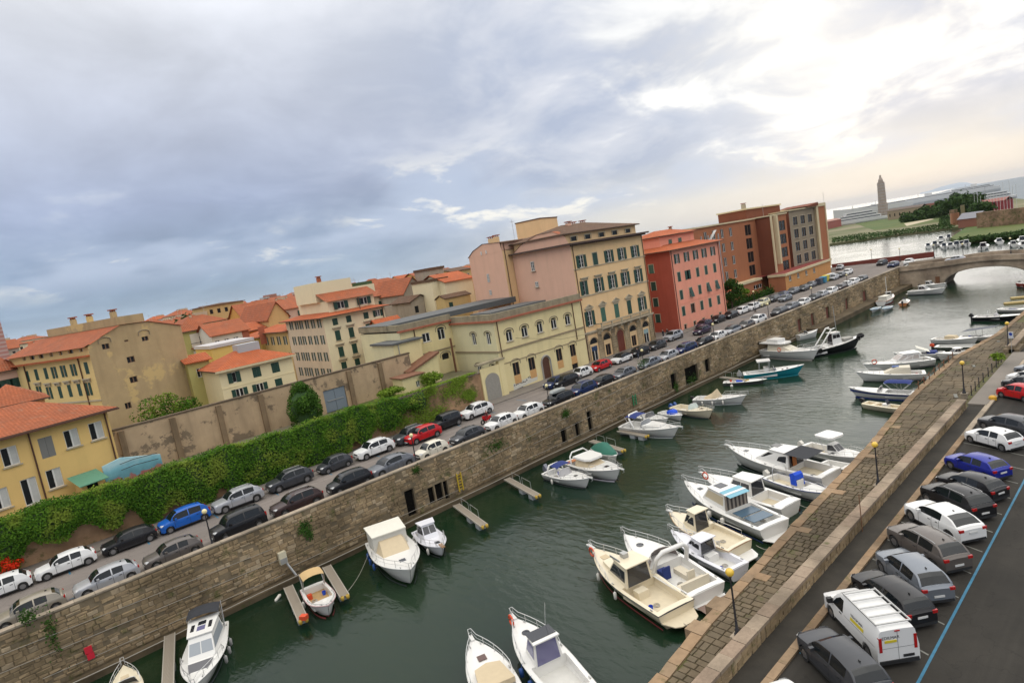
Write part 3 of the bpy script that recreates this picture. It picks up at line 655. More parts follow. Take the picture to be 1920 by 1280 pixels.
class Bld:
    """A house in its own frame: local x along the front, local y into the house, front faces -y."""
    def __init__(s, name, label, A, ang, W, D, z0, H, mat, cat='building', group=None, sidemat=None, hroof=None):
        s.root = thing(name, label, cat, (A[0], A[1], 0), R(ang), group); s.A = A; s.ang = ang; s.W = W; s.D = D; s.z0 = z0; s.z1 = H; s.mat = mat; s.side = sidemat or mat
        s.F = []; s.Lf = []; s.Rt = []
        s.ca, s.sa = math.cos(R(ang)), math.sin(R(ang))
    def pf(s, x, y): return vpl(x, y, s.A, s.ang)
    def pl(s, x, y):
        v, z = vpl(x, y, s.A, s.ang+90); return v, z
    def win(s, face, u, z, w, h, parts='pane frame', fe='plain', se=None, at_y=0.0, par=None):
        """window whose sill is at height z"""
        if face == 'f': loc, rz = (u, at_y, z), 0
        elif face == 'l': loc, rz = (at_y, u, z), -PI/2
        elif face == 'r': loc, rz = (s.W-at_y, u, z), PI/2
        else: loc, rz = (u, s.D, z), PI
        P = parts.split(); root = None
        for p in P:
            if p == 'pane': root = ob('window', wmesh('pane', w, h), par or s.root, loc, rz)
        if root is None:
            root = ob('window', wmesh('pane', w, h), par or s.root, loc, rz)
        for p in P:
            if p == 'pane': continue
            if p == 'frame': ob('frame', wmesh('frame', w, h, fe), root)
            elif p == 'shut_open':
                ob('shutter', wmesh('shut_open', w, h, se), root, (-w/2, 0, 0)); ob('shutter', wmesh('shut_open', w, h, se), root, (w/2+0.52*w, 0, 0))
            elif p == 'shut_half':
                ob('shutter', wmesh('shut_open', w, h, se), root, (-w/2, 0, 0)); ob('shutter', wmesh('shut_open', w, h, se), root, (w/2, 0, 0))
            elif p in ('shut_closed', 'shut_tilt'): ob('shutter', wmesh(p, w, h, se), root)
            else: ob(p.replace('archhood', 'hood_mould').replace('archfill', 'fanlight').replace('lunette', 'fanlight'), wmesh(p, w, h, ('grey' if se == 'greysur' else None) if p == 'surround' else None), root)
        lst = {'f': s.F, 'l': s.Lf, 'r': s.Rt}.get(face)
        if lst is not None and at_y == 0.0: lst.append((u-w/2, u+w/2, z, z+h))
        return root
    def walls(s, extra=None, top=True, gable=None):
        """extra: bands of openings already in F/Lf/Rt; gable: ('l', [(v,z)...]) polygon on top of left wall"""
        mb = MB(); W, D, a, b = s.W, s.D, s.z0, s.z1
        rd = lambda L: [tuple(round(q, 3) for q in h) for h in L]
        holes_wall(mb, 0, W, a, b, rd(s.F), lambda u, z, d: (u, d, z), 0.165, 0)
        holes_wall(mb, 0, D, a, b, rd(s.Lf), lambda u, z, d: (d, u, z), 0.165, 1)
        holes_wall(mb, 0, D, a, b, rd(s.Rt), lambda u, z, d: (W-d, u, z), 0.165, 1)
        mb.face([(0, D, a), (W, D, a), (W, D, b), (0, D, b)], 1)
        if top: mb.face([(0, 0, b), (W, 0, b), (W, D, b), (0, D, b)], 1)
        me = mb.mesh('wall', [s.mat, s.side]); fixn_safe(me)
        o = ob('wall', me, s.root); return o
    def hip(s, ov=0.5, rise=2.2, mat=None, z=None, x0=0, x1=None, y0=0, y1=None, soff=True, name='roof'):
        x1 = s.W if x1 is None else x1; y1 = s.D if y1 is None else y1; z = s.z1 if z is None else z
        X0, X1, Y0, Y1 = x0-ov, x1+ov, y0-ov, y1+ov; mb = MB(); w, d = X1-X0, Y1-Y0; z = z+0.02; e = 0.16
        if w > d: r0, r1 = (X0+d/2, (Y0+Y1)/2), (X1-d/2, (Y0+Y1)/2)
        else: r0, r1 = ((X0+X1)/2, Y0+w/2), ((X0+X1)/2, Y1-w/2)
        c = [(X0, Y0, z+e), (X1, Y0, z+e), (X1, Y1, z+e), (X0, Y1, z+e)]; a, b = (*r0, z+rise), (*r1, z+rise)
        if w > d: mb.face([c[0], c[1], b, a]); mb.face([c[2], c[3], a, b]); mb.face([c[1], c[2], b]); mb.face([c[3], c[0], a])
        else: mb.face([c[0], c[1], a]); mb.face([c[2], c[3], b]); mb.face([c[1], c[2], b, a]); mb.face([c[3], c[0], a, b])
        me = mb.mesh(name, mat or M_roof); o = ob(name, me, s.root)
        m2 = MB(); m2.box(X0, X1, Y0, Y1, z, z+e-0.004); ob('eaves', m2.mesh('eaves', plain('dark_eaves', (0.10, 0.06, 0.04), 0.8)), s.root)
        return o
    def gab(s, ov=0.4, rise=2.2, mat=None, z=None, axis='x', x0=0, x1=None, y0=0, y1=None, name='roof'):
        x1 = s.W if x1 is None else x1; y1 = s.D if y1 is None else y1; z = (s.z1 if z is None else z)+0.01
        mb = MB(); t = 0.14
        if axis == 'x':
            ym = (y0+y1)/2; sl = rise/(ym-y0); zz = z-ov*sl
            for dz in (0, t):
                mb.face([(x0-ov, y0-ov, zz+dz), (x1+ov, y0-ov, zz+dz), (x1+ov, ym, z+rise+dz), (x0-ov, ym, z+rise+dz)]); mb.face([(x0-ov, y1+ov, zz+dz), (x0-ov, ym, z+rise+dz), (x1+ov, ym, z+rise+dz), (x1+ov, y1+ov, zz+dz)])
            mb.face([(x0-ov, y0-ov, zz), (x1+ov, y0-ov, zz), (x1+ov, y0-ov, zz+t), (x0-ov, y0-ov, zz+t)])
            g = MB(); 
            for x in (x0+0.01, x1-0.01): g.face([(x, y0, z-0.01), (x, y1, z-0.01), (x, ym, z+rise-0.01)])
        else:
            xm = (x0+x1)/2; sl = rise/(xm-x0); zz = z-ov*sl
            for dz in (0, t):
                mb.face([(x0-ov, y0-ov, zz+dz), (xm, y0-ov, z+rise+dz), (xm, y1+ov, z+rise+dz), (x0-ov, y1+ov, zz+dz)]); mb.face([(x1+ov, y0-ov, zz+dz), (x1+ov, y1+ov, zz+dz), (xm, y1+ov, z+rise+dz), (xm, y0-ov, z+rise+dz)])
            g = MB()
            for y in (y0+0.01, y1-0.01): g.face([(x0, y, z-0.01), (x1, y, z-0.01), (xm, y, z+rise-0.01)])
        ob('gable', g.mesh('gable', s.side), s.root)
        return ob(name, mb.mesh(name, mat or M_roof), s.root)
    def part(s, name, boxes, mat):
        mb = MB()
        for b in boxes: mb.box(*b)
        return ob(name, mb.mesh(name, mat), s.root)
    def pipe(s, u, face='f', z0=None, z1=None, mat=None):
        z0 = s.z0 if z0 is None else z0; z1 = s.z1 if z1 is None else z1
        mb = MB(); p = (u, -0.1) if face == 'f' else (-0.1, u)
        mb.tube([(p[0], p[1], z0), (p[0], p[1], z1)], 0.07, 6); return ob('downpipe', mb.mesh('downpipe', mat or M_gutter, smooth=True), s.root)
    def chimney(s, u, v, z, h=1.2, w=0.7, mat=None):
        mb = MB(); mb.box(u-w/2, u+w/2, v-w/2, v+w/2, z, z+h); o = ob('chimney', mb.mesh('chimney', mat or M_trim), s.root)
        mb = MB(); mb.box(u-w/2-0.12, u+w/2+0.12, v-w/2-0.12, v+w/2+0.12, z+h+0.2, z+h+0.34); 
        for a in (-1, 1):
            for b in (-1, 1): mb.box(u+a*w*0.3-0.06, u+a*w*0.3+0.06, v+b*w*0.3-0.06, v+b*w*0.3+0.06, z+h, z+h+0.2)
        ob('chimney_cap', mb.mesh('chimney_cap', M_roof), o); return o
def fixn_safe(me): pass
# ---------------------------------------------------------------- palazzo
M_pal = plaster('palazzo_plaster', (0.82, 0.57, 0.31), 0.13); M_pink = plaster('pink_plaster', (0.76, 0.47, 0.34), 0.12, patch=((0.28, 0.21, 0.14), 0.22, 0.79))
M_ash = stone('ashlar', [(0.44, 0.34, 0.21), (0.40, 0.31, 0.19), (0.47, 0.37, 0.24)])
B = Bld('palazzo', 'tall peach palazzo with four storeys, stone ground floor, long balcony and dark bracketed cornice', (72.7, 66.2), 0, 19.3, 14.0, 4.5, 24.0, M_pal, sidemat=M_pink)
bays = [2.1, 5.6, 9.25, 12.85, 16.65]
for i, u in enumerate(bays):
    B.win('f', u, 20.15, 1.2, 2.0, 'pane frame shut_open surround sill' if i != 1 else 'pane shut_closed surround sill', 'white')
    B.win('f', u, 15.65, 1.2, 2.3, ('pane frame shut_open lintel sill' if i else 'pane frame shut_half lintel sill'), 'white')
    B.win('f', u, 10.5, 1.2, 2.4, ('pane frame shut_open pediment sill' if i in (0, 4) else 'pane shut_closed pediment'), 'white', ('faded' if i in (1, 2) else None))
for i, u in enumerate(bays):
    if i == 2:
        r = B.win('f', u, 4.55, 1.9, 2.9, 'pane lunette'); mb = MB(); mb.box(-0.95, -0.01, 0.05, 0.12, 0, 2.9); mb.box(0.01, 0.95, 0.05, 0.12, 0, 2.9)
        n = 10; mb.face([(-0.95, -0.02, 2.9)]+[(-0.95*math.cos(PI*k/n), -0.02, 2.9+0.95*math.sin(PI*k/n)) for k in range(1, n)]+[(0.95, -0.02, 2.9)])
        ob('door_leaf', mb.mesh('door_leaf', plain('red_brown_portal', (0.16, 0.035, 0.018), 0.5)), r)
    elif i in (0, 4):
        r = B.win('f', u, 4.55, 1.5, 2.5, 'pane frame'); mb = MB(); n = 10
        mb.face([(-0.95, -0.015, 2.9)]+[(-0.95*math.cos(PI*k/n), -0.015, 2.9+0.95*math.sin(PI*k/n)) for k in range(1, n)]+[(0.95, -0.015, 2.9)]); ob('fanlight', mb.mesh('fanlight', M_glass), r)
        mb = MB(); mb.box(-0.7, 0.7, 0.02, 0.06, 1.7, 2.4); ob('sign_panel', mb.mesh('sign_panel', plain('blue_panel', (0.02, 0.05, 0.12), 0.4) if i == 0 else plain('pale_blue_panel', (0.30, 0.42, 0.42), 0.4)), r)
    else:
        r = B.win('f', u, 4.75, 1.3, 1.9, 'pane frame', 'brown'); mb = MB(); n = 10
        mb.face([(-0.95, -0.015, 2.7)]+[(-0.95*math.cos(PI*k/n), -0.015, 2.7+0.95*math.sin(PI*k/n)) for k in range(1, n)]+[(0.95, -0.015, 2.7)]); ob('fanlight', mb.mesh('fanlight', M_glass), r)
    rr = 1.12; hh = 7.4 if i != 2 else 7.45
    mb = MB(); mb.tube([(u-rr, -0.06, 4.6)]+[(u-rr*math.cos(PI*k/12), -0.06, hh+rr*math.sin(PI*k/12)) for k in range(13)]+[(u+rr, -0.06, 4.6)], 0.11, 4); ob('arch_moulding', mb.mesh('arch_moulding', M_ash), B.root)
B.walls()
# rusticated ground floor: blocks
mb = MB(); rs = random.Random(3); z = 4.62
while z < 9.1:
    x = rs.uniform(-0.6, 0)
    while x < 19.3:
        l = rs.uniform(0.9, 1.5); a, b = max(x, 0.02), min(x+l-0.04, 19.28)
        for c in bays:
            if a < c+1.25 and b > c-1.25 and z < 8.6:
                if a < c-1.25: b = c-1.25
                elif b > c+1.25: a = c+1.25
                else: a = b
        if b-a > 0.1: mb.box(a, b, -0.055, 0.0, z, z+0.40, skip='k')
        x += l
    z += 0.44
ob('ashlar_block', mb.mesh('ashlar_block', M_ash), B.root, kind='stuff')
B.part('string_course', [(-0.1, 19.4, -0.22, 0, 9.35, 9.6), (-0.05, 19.35, -0.1, 0, 9.18, 9.35), (-0.05, 19.35, -0.1, 0, 15.35, 15.55), (-0.05, 19.35, -0.1, 0, 19.95, 20.1)], M_trim)
B.part('cornice', [(-0.9, 20.2, -1.0, 14, 24.02, 24.3)], plain('dark_cornice', (0.075, 0.045, 0.035), 0.7))
B.part('cornice_bracket', [(x*0.48-0.1, x*0.48+0.1, -0.85, 0, 23.78, 24.0) for x in range(0, 41)], plain('dark_cornice', (0.075, 0.045, 0.035), 0.7))
B.part('attic', [(0.25, 19.05, 1.0, 13.5, 24.3, 25.75)], M_pal)
for i, u in enumerate(bays): B.win('f', u, 24.6, 1.5, 0.7, 'pane surround', at_y=0.83)
B.hip(0.6, 2.0, M_roofd, 25.75, 0.2, 19.1, 1.0, 13.5)
# pink gable over the side wall
mb = MB(); mb.face([(-0.02, 0.0, 23.9), (-0.02, 0.9, 25.55), (-0.02, 3.4, 26.6), (-0.02, 7.3, 26.6), (-0.02, 11.3, 25.5), (-0.02, 13.6, 24.3), (-0.02, 14.0, 23.9)])
ob('gable', mb.mesh('gable', M_pink), B.root)
mb = MB(); P = [(0.0, 23.9), (0.9, 25.55), (3.4, 26.6), (7.3, 26.6), (11.3, 25.5), (13.6, 24.3)]
for a, b in zip(P[1:], P[2:]): mb.face([(-0.12, a[0], a[1]+0.05), (-0.12, b[0], b[1]+0.05), (1.2, b[0], b[1]+0.05), (1.2, a[0], a[1]+0.05)])
ob('gable_coping', mb.mesh('gable_coping', M_roof), B.root)
for v, z, w, h in ((9.2, 20.8, 0.8, 1.6), (8.9, 18.0, 0.7, 0.9)): B.win('l', v, z, w, h, 'pane frame sill', 'white', at_y=-0.17)
B.pipe(0.35, z0=5, z1=24); B.pipe(19.0, z0=5, z1=24)
# balcony with balusters
bz = 9.62; ba = ob('balcony', MB().box(3.3, 16.9, -1.25, 0, bz-0.05, bz+0.15).mesh('balcony', M_trim), B.root)
mb = MB(); mb.box(3.3, 16.9, -1.25, -1.08, bz+0.85, bz+1.0); mb.box(3.3, 3.5, -1.25, 0, bz+0.85, bz+1.0); mb.box(16.7, 16.9, -1.25, 0, bz+0.85, bz+1.0)
for i in range(6): x = 3.3+i*2.68; mb.box(x, x+0.22, -1.27, -1.05, bz+0.15, bz+0.85)
ob('balustrade_rail', mb.mesh('balustrade_rail', M_trim), ba)
mb = MB()
for i in range(58): mb.lathe([(0.04, 0), (0.075, 0.2), (0.03, 0.45), (0.05, 0.7)], (3.6+i*0.228, -1.17, bz+0.15), 5)
ob('baluster', mb.mesh('baluster', M_trim), ba, kind='stuff')
for i in range(6):
    m1 = MB(); x = 3.6+i*2.6; m1.box(x-0.2, x+0.2, -1.0, 0, bz-0.45, bz-0.05); m1.box(x-0.2, x+0.2, -0.5, 0, bz-0.85, bz-0.45); ob('corbel', m1.mesh('corbel', M_trim), ba)
# three chimneys and a rooftop room
for u, v in ((7.5, 6.5), (11.5, 9.0), (13.0, 8.0)): B.chimney(u, v, 26.6, 1.3, 0.8, M_pink)
# ---------------------------------------------------------------- pink tower left
B = Bld('pink_tower_house', 'narrow pink house with blank gable and tiny windows, left of the palazzo', (70.6, 80.3), 0, 12.0, 9.6, 4.5, 25.2, M_pal, sidemat=M_pink)
B.walls()
mb = MB(); mb.face([(-0.02, 0, 25.1), (-0.02, 0.3, 26.6), (-0.02, 5.0, 26.9), (-0.02, 8.0, 26.0), (-0.02, 9.6, 24.9)]); mb.face([(-0.02, 0, 26.6), (12, 0, 26.6), (12, 0, 25.1), (-0.02, 0, 25.1)])
ob('gable', mb.mesh('gable', M_pink), B.root)
mb = MB(); P = [(-0.7, 26.55), (5.0, 26.98), (8.0, 26.08), (9.8, 24.95)]
for a, b in zip(P, P[1:]): mb.face([(-0.15, a[0], a[1]), (-0.15, b[0], b[1]), (12, b[0], b[1]), (12, a[0], a[1])])
ob('roof', mb.mesh('roof', M_roofd), B.root)
for px, py, w, h in ((342, 600, .35, .6), (415, 580, .35, .6), (448, 970, 0.6, 1.5), (483, 1185, 0.6, 0.9)):
    v, z = B.pl(860+px/8, 400+py/8); B.win('l', v, z-h/2, w, h, 'pane frame', 'white', at_y=-0.17)
B.pipe(0.5, z0=10, z1=26.4); B.chimney(1.5, 4.2, 26.7, 1.0, 0.8, M_pal); B.chimney(4.2, 5.8, 26.9, 1.1, 0.8, M_pal)
# rooftop block behind
B = Bld('roof_tower', 'square peach rooftop tower rising behind the pink gables', (86.8, 86.0), 12, 6.6, 6.0, 20, 30.4, M_pal)
B.walls(); B.part('parapet', [(-0.1, 6.7, -0.1, 6.1, 30.4, 30.6)], M_roofd)
# ---------------------------------------------------------------- red house
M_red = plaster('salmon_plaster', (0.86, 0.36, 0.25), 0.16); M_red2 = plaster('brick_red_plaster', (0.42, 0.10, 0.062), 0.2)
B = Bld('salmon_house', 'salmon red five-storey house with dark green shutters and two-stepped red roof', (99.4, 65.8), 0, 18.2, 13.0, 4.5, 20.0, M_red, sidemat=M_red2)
cols = [2.1, 5.5, 8.8, 12.0, 15.4]
for r_, z in enumerate((17.4, 13.9, 10.4, 7.2)):
    for c_, u in enumerate(cols):
        k = 'shut_open' if r_ == 0 else ('shut_tilt' if (r_, c_) in ((2, 1), (2, 3), (2, 4)) else 'shut_closed')
        w = 1.0 if k != 'shut_open' else 0.9
        if (r_, c_) in ((1, 1), (3, 1)): B.win('f', u, z, 1.3, 1.8, 'pane shut_half' if r_ == 1 else 'pane frame surround', 'brown', 'greysur'if r_ == 3 else None)
        else: B.win('f', u, z, w, 1.8, 'pane frame '+k+('' if r_ == 0 else ' surround'), 'white', 'greysur' if 0 else None)
for c_, u in enumerate(cols): B.win('f', u, 4.6, 0.8, 0.9, 'pane surround')
for v in (4.6,):
    for z in (16.2, 12.8, 9.6, 6.4): B.win('l', v, z, 1.1, 1.7, 'pane shut_closed surround', se='faded' if z > 16 else None)
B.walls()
B.hip(0.8, 1.9, M_roofb, 20.0); B.part('attic', [(2.6, 15.0, 3.6, 10.5, 20.1, 22.9)], M_red)
for u in (6.0, 9.5): B.win('f', u, 21.3, 1.0, 0.8, 'pane frame shut_closed', se='faded', at_y=3.43)
B.hip(0.6, 1.3, M_roofb, 22.9, 2.6, 15.0, 3.6, 10.5)
B.pipe(0.3); B.pipe(17.6); B.part('belt', [(0, 18.2, -0.05, 0, 9.6, 9.75)], M_red)
B.chimney(12, 7, 23.4, 1.0, 0.5)
# ---------------------------------------------------------------- convent (pale yellow long building)
M_conv = plaster('pale_yellow_plaster', (0.80, 0.68, 0.37), 0.2, patch=((0.56, 0.36, 0.16), 0.3, 0.73)); M_conv2 = plaster('pale_green_plaster', (0.72, 0.66, 0.42), 0.14)
M_par = plaster('weathered_parapet', (0.36, 0.31, 0.21), 0.6, 1.2); M_redband = plain('red_band', (0.36, 0.11, 0.06), 0.8, var=0.2); M_greyroof = plain('slate_grey_roof', (0.10, 0.105, 0.105), 0.7, var=0.15)
B = Bld('yellow_institute', 'long pale yellow institute with arched windows, red cornice band and mossy parapet', (54.0, 65.9), 0, 18.6, 10.4, 4.5, 15.0, M_conv, sidemat=M_conv2)
for u in (2.6, 5.7, 8.9, 12.0, 15.2): B.win('f', u, 11.75, 1.2, 1.35, 'pane frame archfill archhood sill', 'plain', at_y=0.0)
for u in (2.9, 6.1, 12.1, 15.3):
    B.win('f', u, 6.6, 1.3, 1.9, 'pane frame archhood', 'brown')
    B.part('blocked_panel', [(u-0.65, u+0.65, -0.012, 0.0, 5.4, 6.6)], plain('ochre_patch', (0.58, 0.33, 0.13), 0.9, var=0.2))
for u in (3.0, 15.3): B.win('f', u, 4.6, 1.4, 0.9, 'pane', 'brown')
r = B.win('f', 9.0, 4.55, 1.5, 2.6, 'pane'); mb = MB(); n = 10; mb.box(-0.75, -0.01, 0.06, 0.12, 0, 2.6); mb.box(0.01, 0.75, 0.06, 0.12, 0, 2.6)
mb.face([(-0.75, -0.016, 2.6)]+[(-0.75*math.cos(PI*k/n), -0.016, 2.6+0.75*math.sin(PI*k/n)) for k in range(1, n)]+[(0.75, -0.016, 2.6)]); ob('door_leaf', mb.mesh('door_leaf', M_wdoor), r)
mb = MB(); mb.tube([(-0.95, -0.04, 0)]+[(-0.95*math.cos(PI*k/10), -0.04, 2.6+0.95*math.sin(PI*k/10)) for k in range(11)]+[(0.95, -0.04, 0)], 0.17, 4); ob('door_arch', mb.mesh('door_arch', plain('grey_stone_arch', (0.33, 0.31, 0.28), 0.9)), r)
for v, z in ((1.6, 11.8), (5.0, 11.8)): B.win('l', v, z, 0.9, 1.6, 'pane frame archfill archhood')
for v, z in ((1.6, 7.4), (5.0, 7.4)): B.win('l', v, z, 0.9, 1.3, 'pane frame archfill archhood')
B.walls(top=False)
B.part('roof', [(0.3, 18.4, 0.3, 10.2, 15.2, 15.4)], M_greyroof); B.part('roof_monitor', [(3.5, 15.5, 4.5, 9.5, 15.4, 15.95)], M_greyroof)
B.part('parapet', [(-0.1, 18.7, -0.15, 0.3, 15.25, 16.15), (-0.15, 0.3, 0.3, 10.4, 15.25, 16.15)], M_par)
B.part('cornice', [(-0.45, 18.75, -0.5, 0.0, 15.0, 15.25), (-0.45, 0.0, 0.0, 10.4, 15.0, 15.25)], M_redband)
B.part('string_course', [(-0.1, 18.6, -0.13, 0, 10.55, 10.8), (-0.13, 0.0, 0, 10.4, 10.55, 10.8), (0, 18.6, -0.06, 0, 8.75, 8.87)], plain('grey_string', (0.30, 0.24, 0.15), 0.9))
B.pipe(0.6); B.pipe(16.6, z0=9, z1=15)
# painted writing on the wall, above the cellar window
mb = MB(); rs = random.Random(4)
for i in range(13):
    x = 1.9+i*0.36+rs.uniform(-.05, .05); z = 5.2+ (0.35 if i > 7 else 0)+rs.uniform(-0.05, 0.1)
    mb.face([(x, -0.004, z), (x+0.3, -0.004, z+0.05), (x+0.26, -0.004, z+0.19), (x+0.02, -0.004, z+0.15)])
    if i % 2: mb.face([(x+0.05, -0.0045, z+0.2), (x+0.12, -0.0045, z+0.2), (x+0.12, -0.0045, z+0.42), (x+0.05, -0.0045, z+0.42)])
m2 = MB(); m2.face([(1.8, -0.002, 4.6), (6.7, -0.002, 4.9), (6.9, -0.002, 5.9), (1.8, -0.002, 5.5)])
ob('whitewash_patch', m2.mesh('whitewash_patch', plain('whitewash', (0.62, 0.60, 0.52), 0.9, var=0.15)), B.root)
ob('graffiti', mb.mesh('graffiti', plain('graffiti_black', (0.03, 0.03, 0.03), 0.8)), B.root)
# west wing
B = Bld('institute_wing', 'pale yellow rear wing with stepped roofs and mossy parapet beside the terrace', (44.8, 76.0), 0, 9.2, 12.0, 4.5, 15.6, M_conv, sidemat=M_conv2)
for px, py, w, h, k in ((700, 530, 1.3, 1.6, 'pane frame archfill archhood'), (765, 870, 1.3, 0.7, 'pane archfill archhood')):
    u, z = B.pf(740+px/8, 560+py/8); B.win('f', u, z-h/2, w, h, k)
B.walls(top=False); B.part('roof', [(0.2, 9.0, 0.2, 12, 15.7, 15.9)], M_greyroof); B.part('parapet', [(-0.1, 9.2, -0.15, 0.3, 15.85, 16.7), (-0.15, 0.3, 0.3, 12, 15.85, 16.7)], M_par)
mb = MB(); mb.face([(-0.2, 3, 16.75), (26, 3, 16.95), (26, 12, 16.95), (-0.2, 12, 16.75)]); mb.face([(-0.2, 3, 16.0), (26, 3, 16.0), (26, 3, 16.95), (-0.2, 3, 16.75)]); ob('sloping_roof', mb.mesh('sloping_roof', M_greyroof), B.root)
B.part('cornice', [(-0.4, 9.2, -0.45, 0, 15.6, 15.85)], M_redband); B.part('string_course', [(1.5, 9.2, -0.12, 0, 11.6, 11.8)], plain('grey_string', (0.30, 0.24, 0.15), 0.9))
B.pipe(2.4, z0=10, z1=15.6)
mb = MB(); mb.tube([(7.6, -1.4, 6), (7.6, -1.4, 13.2)], 0.16, 8); ob('rusty_flue', mb.mesh('rusty_flue', M_rust), B.root)
B = Bld('stair_block', 'lower pale yellow stair block with flat grey roof at the end of the terrace', (42.2, 74.0), 0, 4.6, 6.0, 4.5, 14.3, M_conv, sidemat=M_conv2)
for px, py in ((475, 580), (540, 940)): u, z = B.pf(740+px/8, 560+py/8); B.win('f', u, z-0.65, 1.3, 1.3, 'pane frame sill')
u, z = B.pf(740+540/8, 560+1160/8); B.win('f', min(u, 3.4), z-0.6, 1.7, 1.2, 'pane frame')
B.walls(); B.part('roof', [(-0.3, 4.9, -0.3, 6, 14.3, 14.55)], M_greyroof); B.pipe(0.8, mat=M_steel)
mb = MB(); mb.face([(0.6, -2.2, 10.4), (0.6, 0, 10.4), (5.5, 0, 12.0), (5.5, -2.2, 12.0)]); mb.face([(0.6, -2.2, 4.5), (5.5, -2.2, 4.5), (5.5, -2.2, 12.0), (0.6, -2.2, 10.4)]); mb.face([(0.6, -2.2, 4.5), (0.6, -2.2, 10.4), (0.6, 0, 10.4), (0.6, 0, 4.5)])
ob('ramp_wall', mb.mesh('ramp_wall', M_conv), B.root); mb = MB(); mb.face([(0.3, -2.5, 10.46), (0.3, 0, 10.46), (5.7, 0, 12.2), (5.7, -2.5, 12.2)]); mb.face([(0.3, -2.5, 10.2), (5.7, -2.5, 11.9), (5.7, -2.5, 12.2), (0.3, -2.5, 10.46)]); ob('ramp_roof', mb.mesh('ramp_roof', plain('brown_tiles', (0.20, 0.09, 0.05), 0.8, var=0.2)), B.root)
# ---------------------------------------------------------------- brown institutional block
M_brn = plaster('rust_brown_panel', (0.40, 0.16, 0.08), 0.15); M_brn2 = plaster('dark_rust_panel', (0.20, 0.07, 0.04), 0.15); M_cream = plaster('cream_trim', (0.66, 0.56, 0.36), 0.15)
M_gry = plaster('taupe_panel', (0.30, 0.245, 0.175), 0.12); M_org = plaster('orange_plaster', (0.58, 0.29, 0.11), 0.12, patch=((0.30, 0.17, 0.10), 0.3, 0.7))
B = Bld('brown_barracks', 'large rust brown institutional building with vertical cream strips and dark window bays', (121.0, 76.0), 0, 79.5, 14.0, 4.5, 23.4, M_brn, sidemat=M_brn2)
B.ca
def bpx(px, py): return B.pf(1160+px/3.764, 360+py/3.764)
for q in range(4):
    for px in (608, 668, 728, 790):
        u, _ = bpx(px, 280); B.win('f', u, 20.2-q*3.45, 1.4, 2.1, 'pane frame')
for q in range(4):
    u, _ = bpx(915, 290); B.win('f', u, 19.6-q*3.45, 3.2, 2.7, 'pane frame', 'brown')
B.walls(); B.part('roof_edge', [(-0.3, 79.7, -0.35, 14.3, 23.4, 23.75)], M_cream)
u0, _ = bpx(985, 200); B.part('cream_strip', [(u0-0.4, u0+0.4, -5.0, 0, 11, 23.4), (1.0-1, -0.4+1.0, -0.25, 0, 11, 23.4)], M_cream)
B.part('dark_bay', [(bpx(830, 210)[0], u0-0.45, -0.14, -0.02, 8.5, 19.3)][:0] or [(-0.02, 1.5, -0.1, -0.01, 20, 23.3)], M_brn2)
B.part('roof_house', [(34, 54, 2, 10, 23.75, 26.2)], M_brn2)
B.part('roof_house_edge', [(33.7, 54.3, 1.7, 10.3, 26.2, 26.55)], M_cream); B.chimney(35, 3, 26.5, 1.2, 0.9)
# projecting block 1 (rust) with big windows
C = Bld('brown_front_block', 'projecting rust brown block with one column of wide dark windows above the red terrace', (155.5, 72.0), 0, 9.0, 4.0, 8.6, 23.4, M_brn, sidemat=M_brn2)
for q in range(4): C.win('f', 6.2, 19.3-q*3.5, 3.6, 2.6, 'pane frame', 'brown')
C.walls(); C.part('cream_strip', [(-0.4, 0.3, -0.3, 0, 8.6, 23.5)], M_cream); C.part('roof_edge', [(-0.4, 9.2, -0.3, 4.0, 23.5, 23.8)], M_cream)
C = Bld('taupe_wing', 'taupe wing with a grid of dark square windows next to the tall brown pier', (167.5, 72.5), 0, 17.2, 10.0, 4.5, 23.9, M_gry, sidemat=M_brn2)
for q in range(4):
    for k in range(3): C.win('f', 3.6+k*4.9, 20.0-q*3.55, 2.9, 2.5 if q else 2.3, 'pane frame surround sill', 'brown')
C.walls(); C.part('roof_edge', [(-0.3, 17.2, -0.4, 10, 24.0, 24.3)], M_cream)
mb = MB(); mb.face([(10, -1.0, 24.6), (17.5, -1.0, 25.3), (17.5, 8, 25.3), (10, 8, 24.6)]); mb.face([(10, -1.0, 24.3), (17.5, -1.0, 24.3), (17.5, -1.0, 25.3), (10, -1.0, 24.6)]); ob('canopy_roof', mb.mesh('canopy_roof', M_brn2), C.root)
C = Bld('brown_pier', 'tall rust brown pier with cream edges at the right end of the big brown building', (184.4, 72.0), 0, 6.6, 11.0, 6.2, 24.8, M_brn, sidemat=M_cream)
C.walls(); C.part('cream_strip', [(-0.3, 1.0, -0.2, 0, 6.2, 24.9), (6.1, 6.7, -0.2, 0, 6.2, 24.9), (1.0, 6.1, -0.2, 0, 24.0, 24.9), (1.0, 6.1, -0.2, 0, 6.2, 7.0)], M_cream)
C.part('plinth', [(0.3, 6.3, 0.2, 10.8, 4.5, 6.2)], plain('grey_plinth', (0.22, 0.21, 0.19), 0.9))
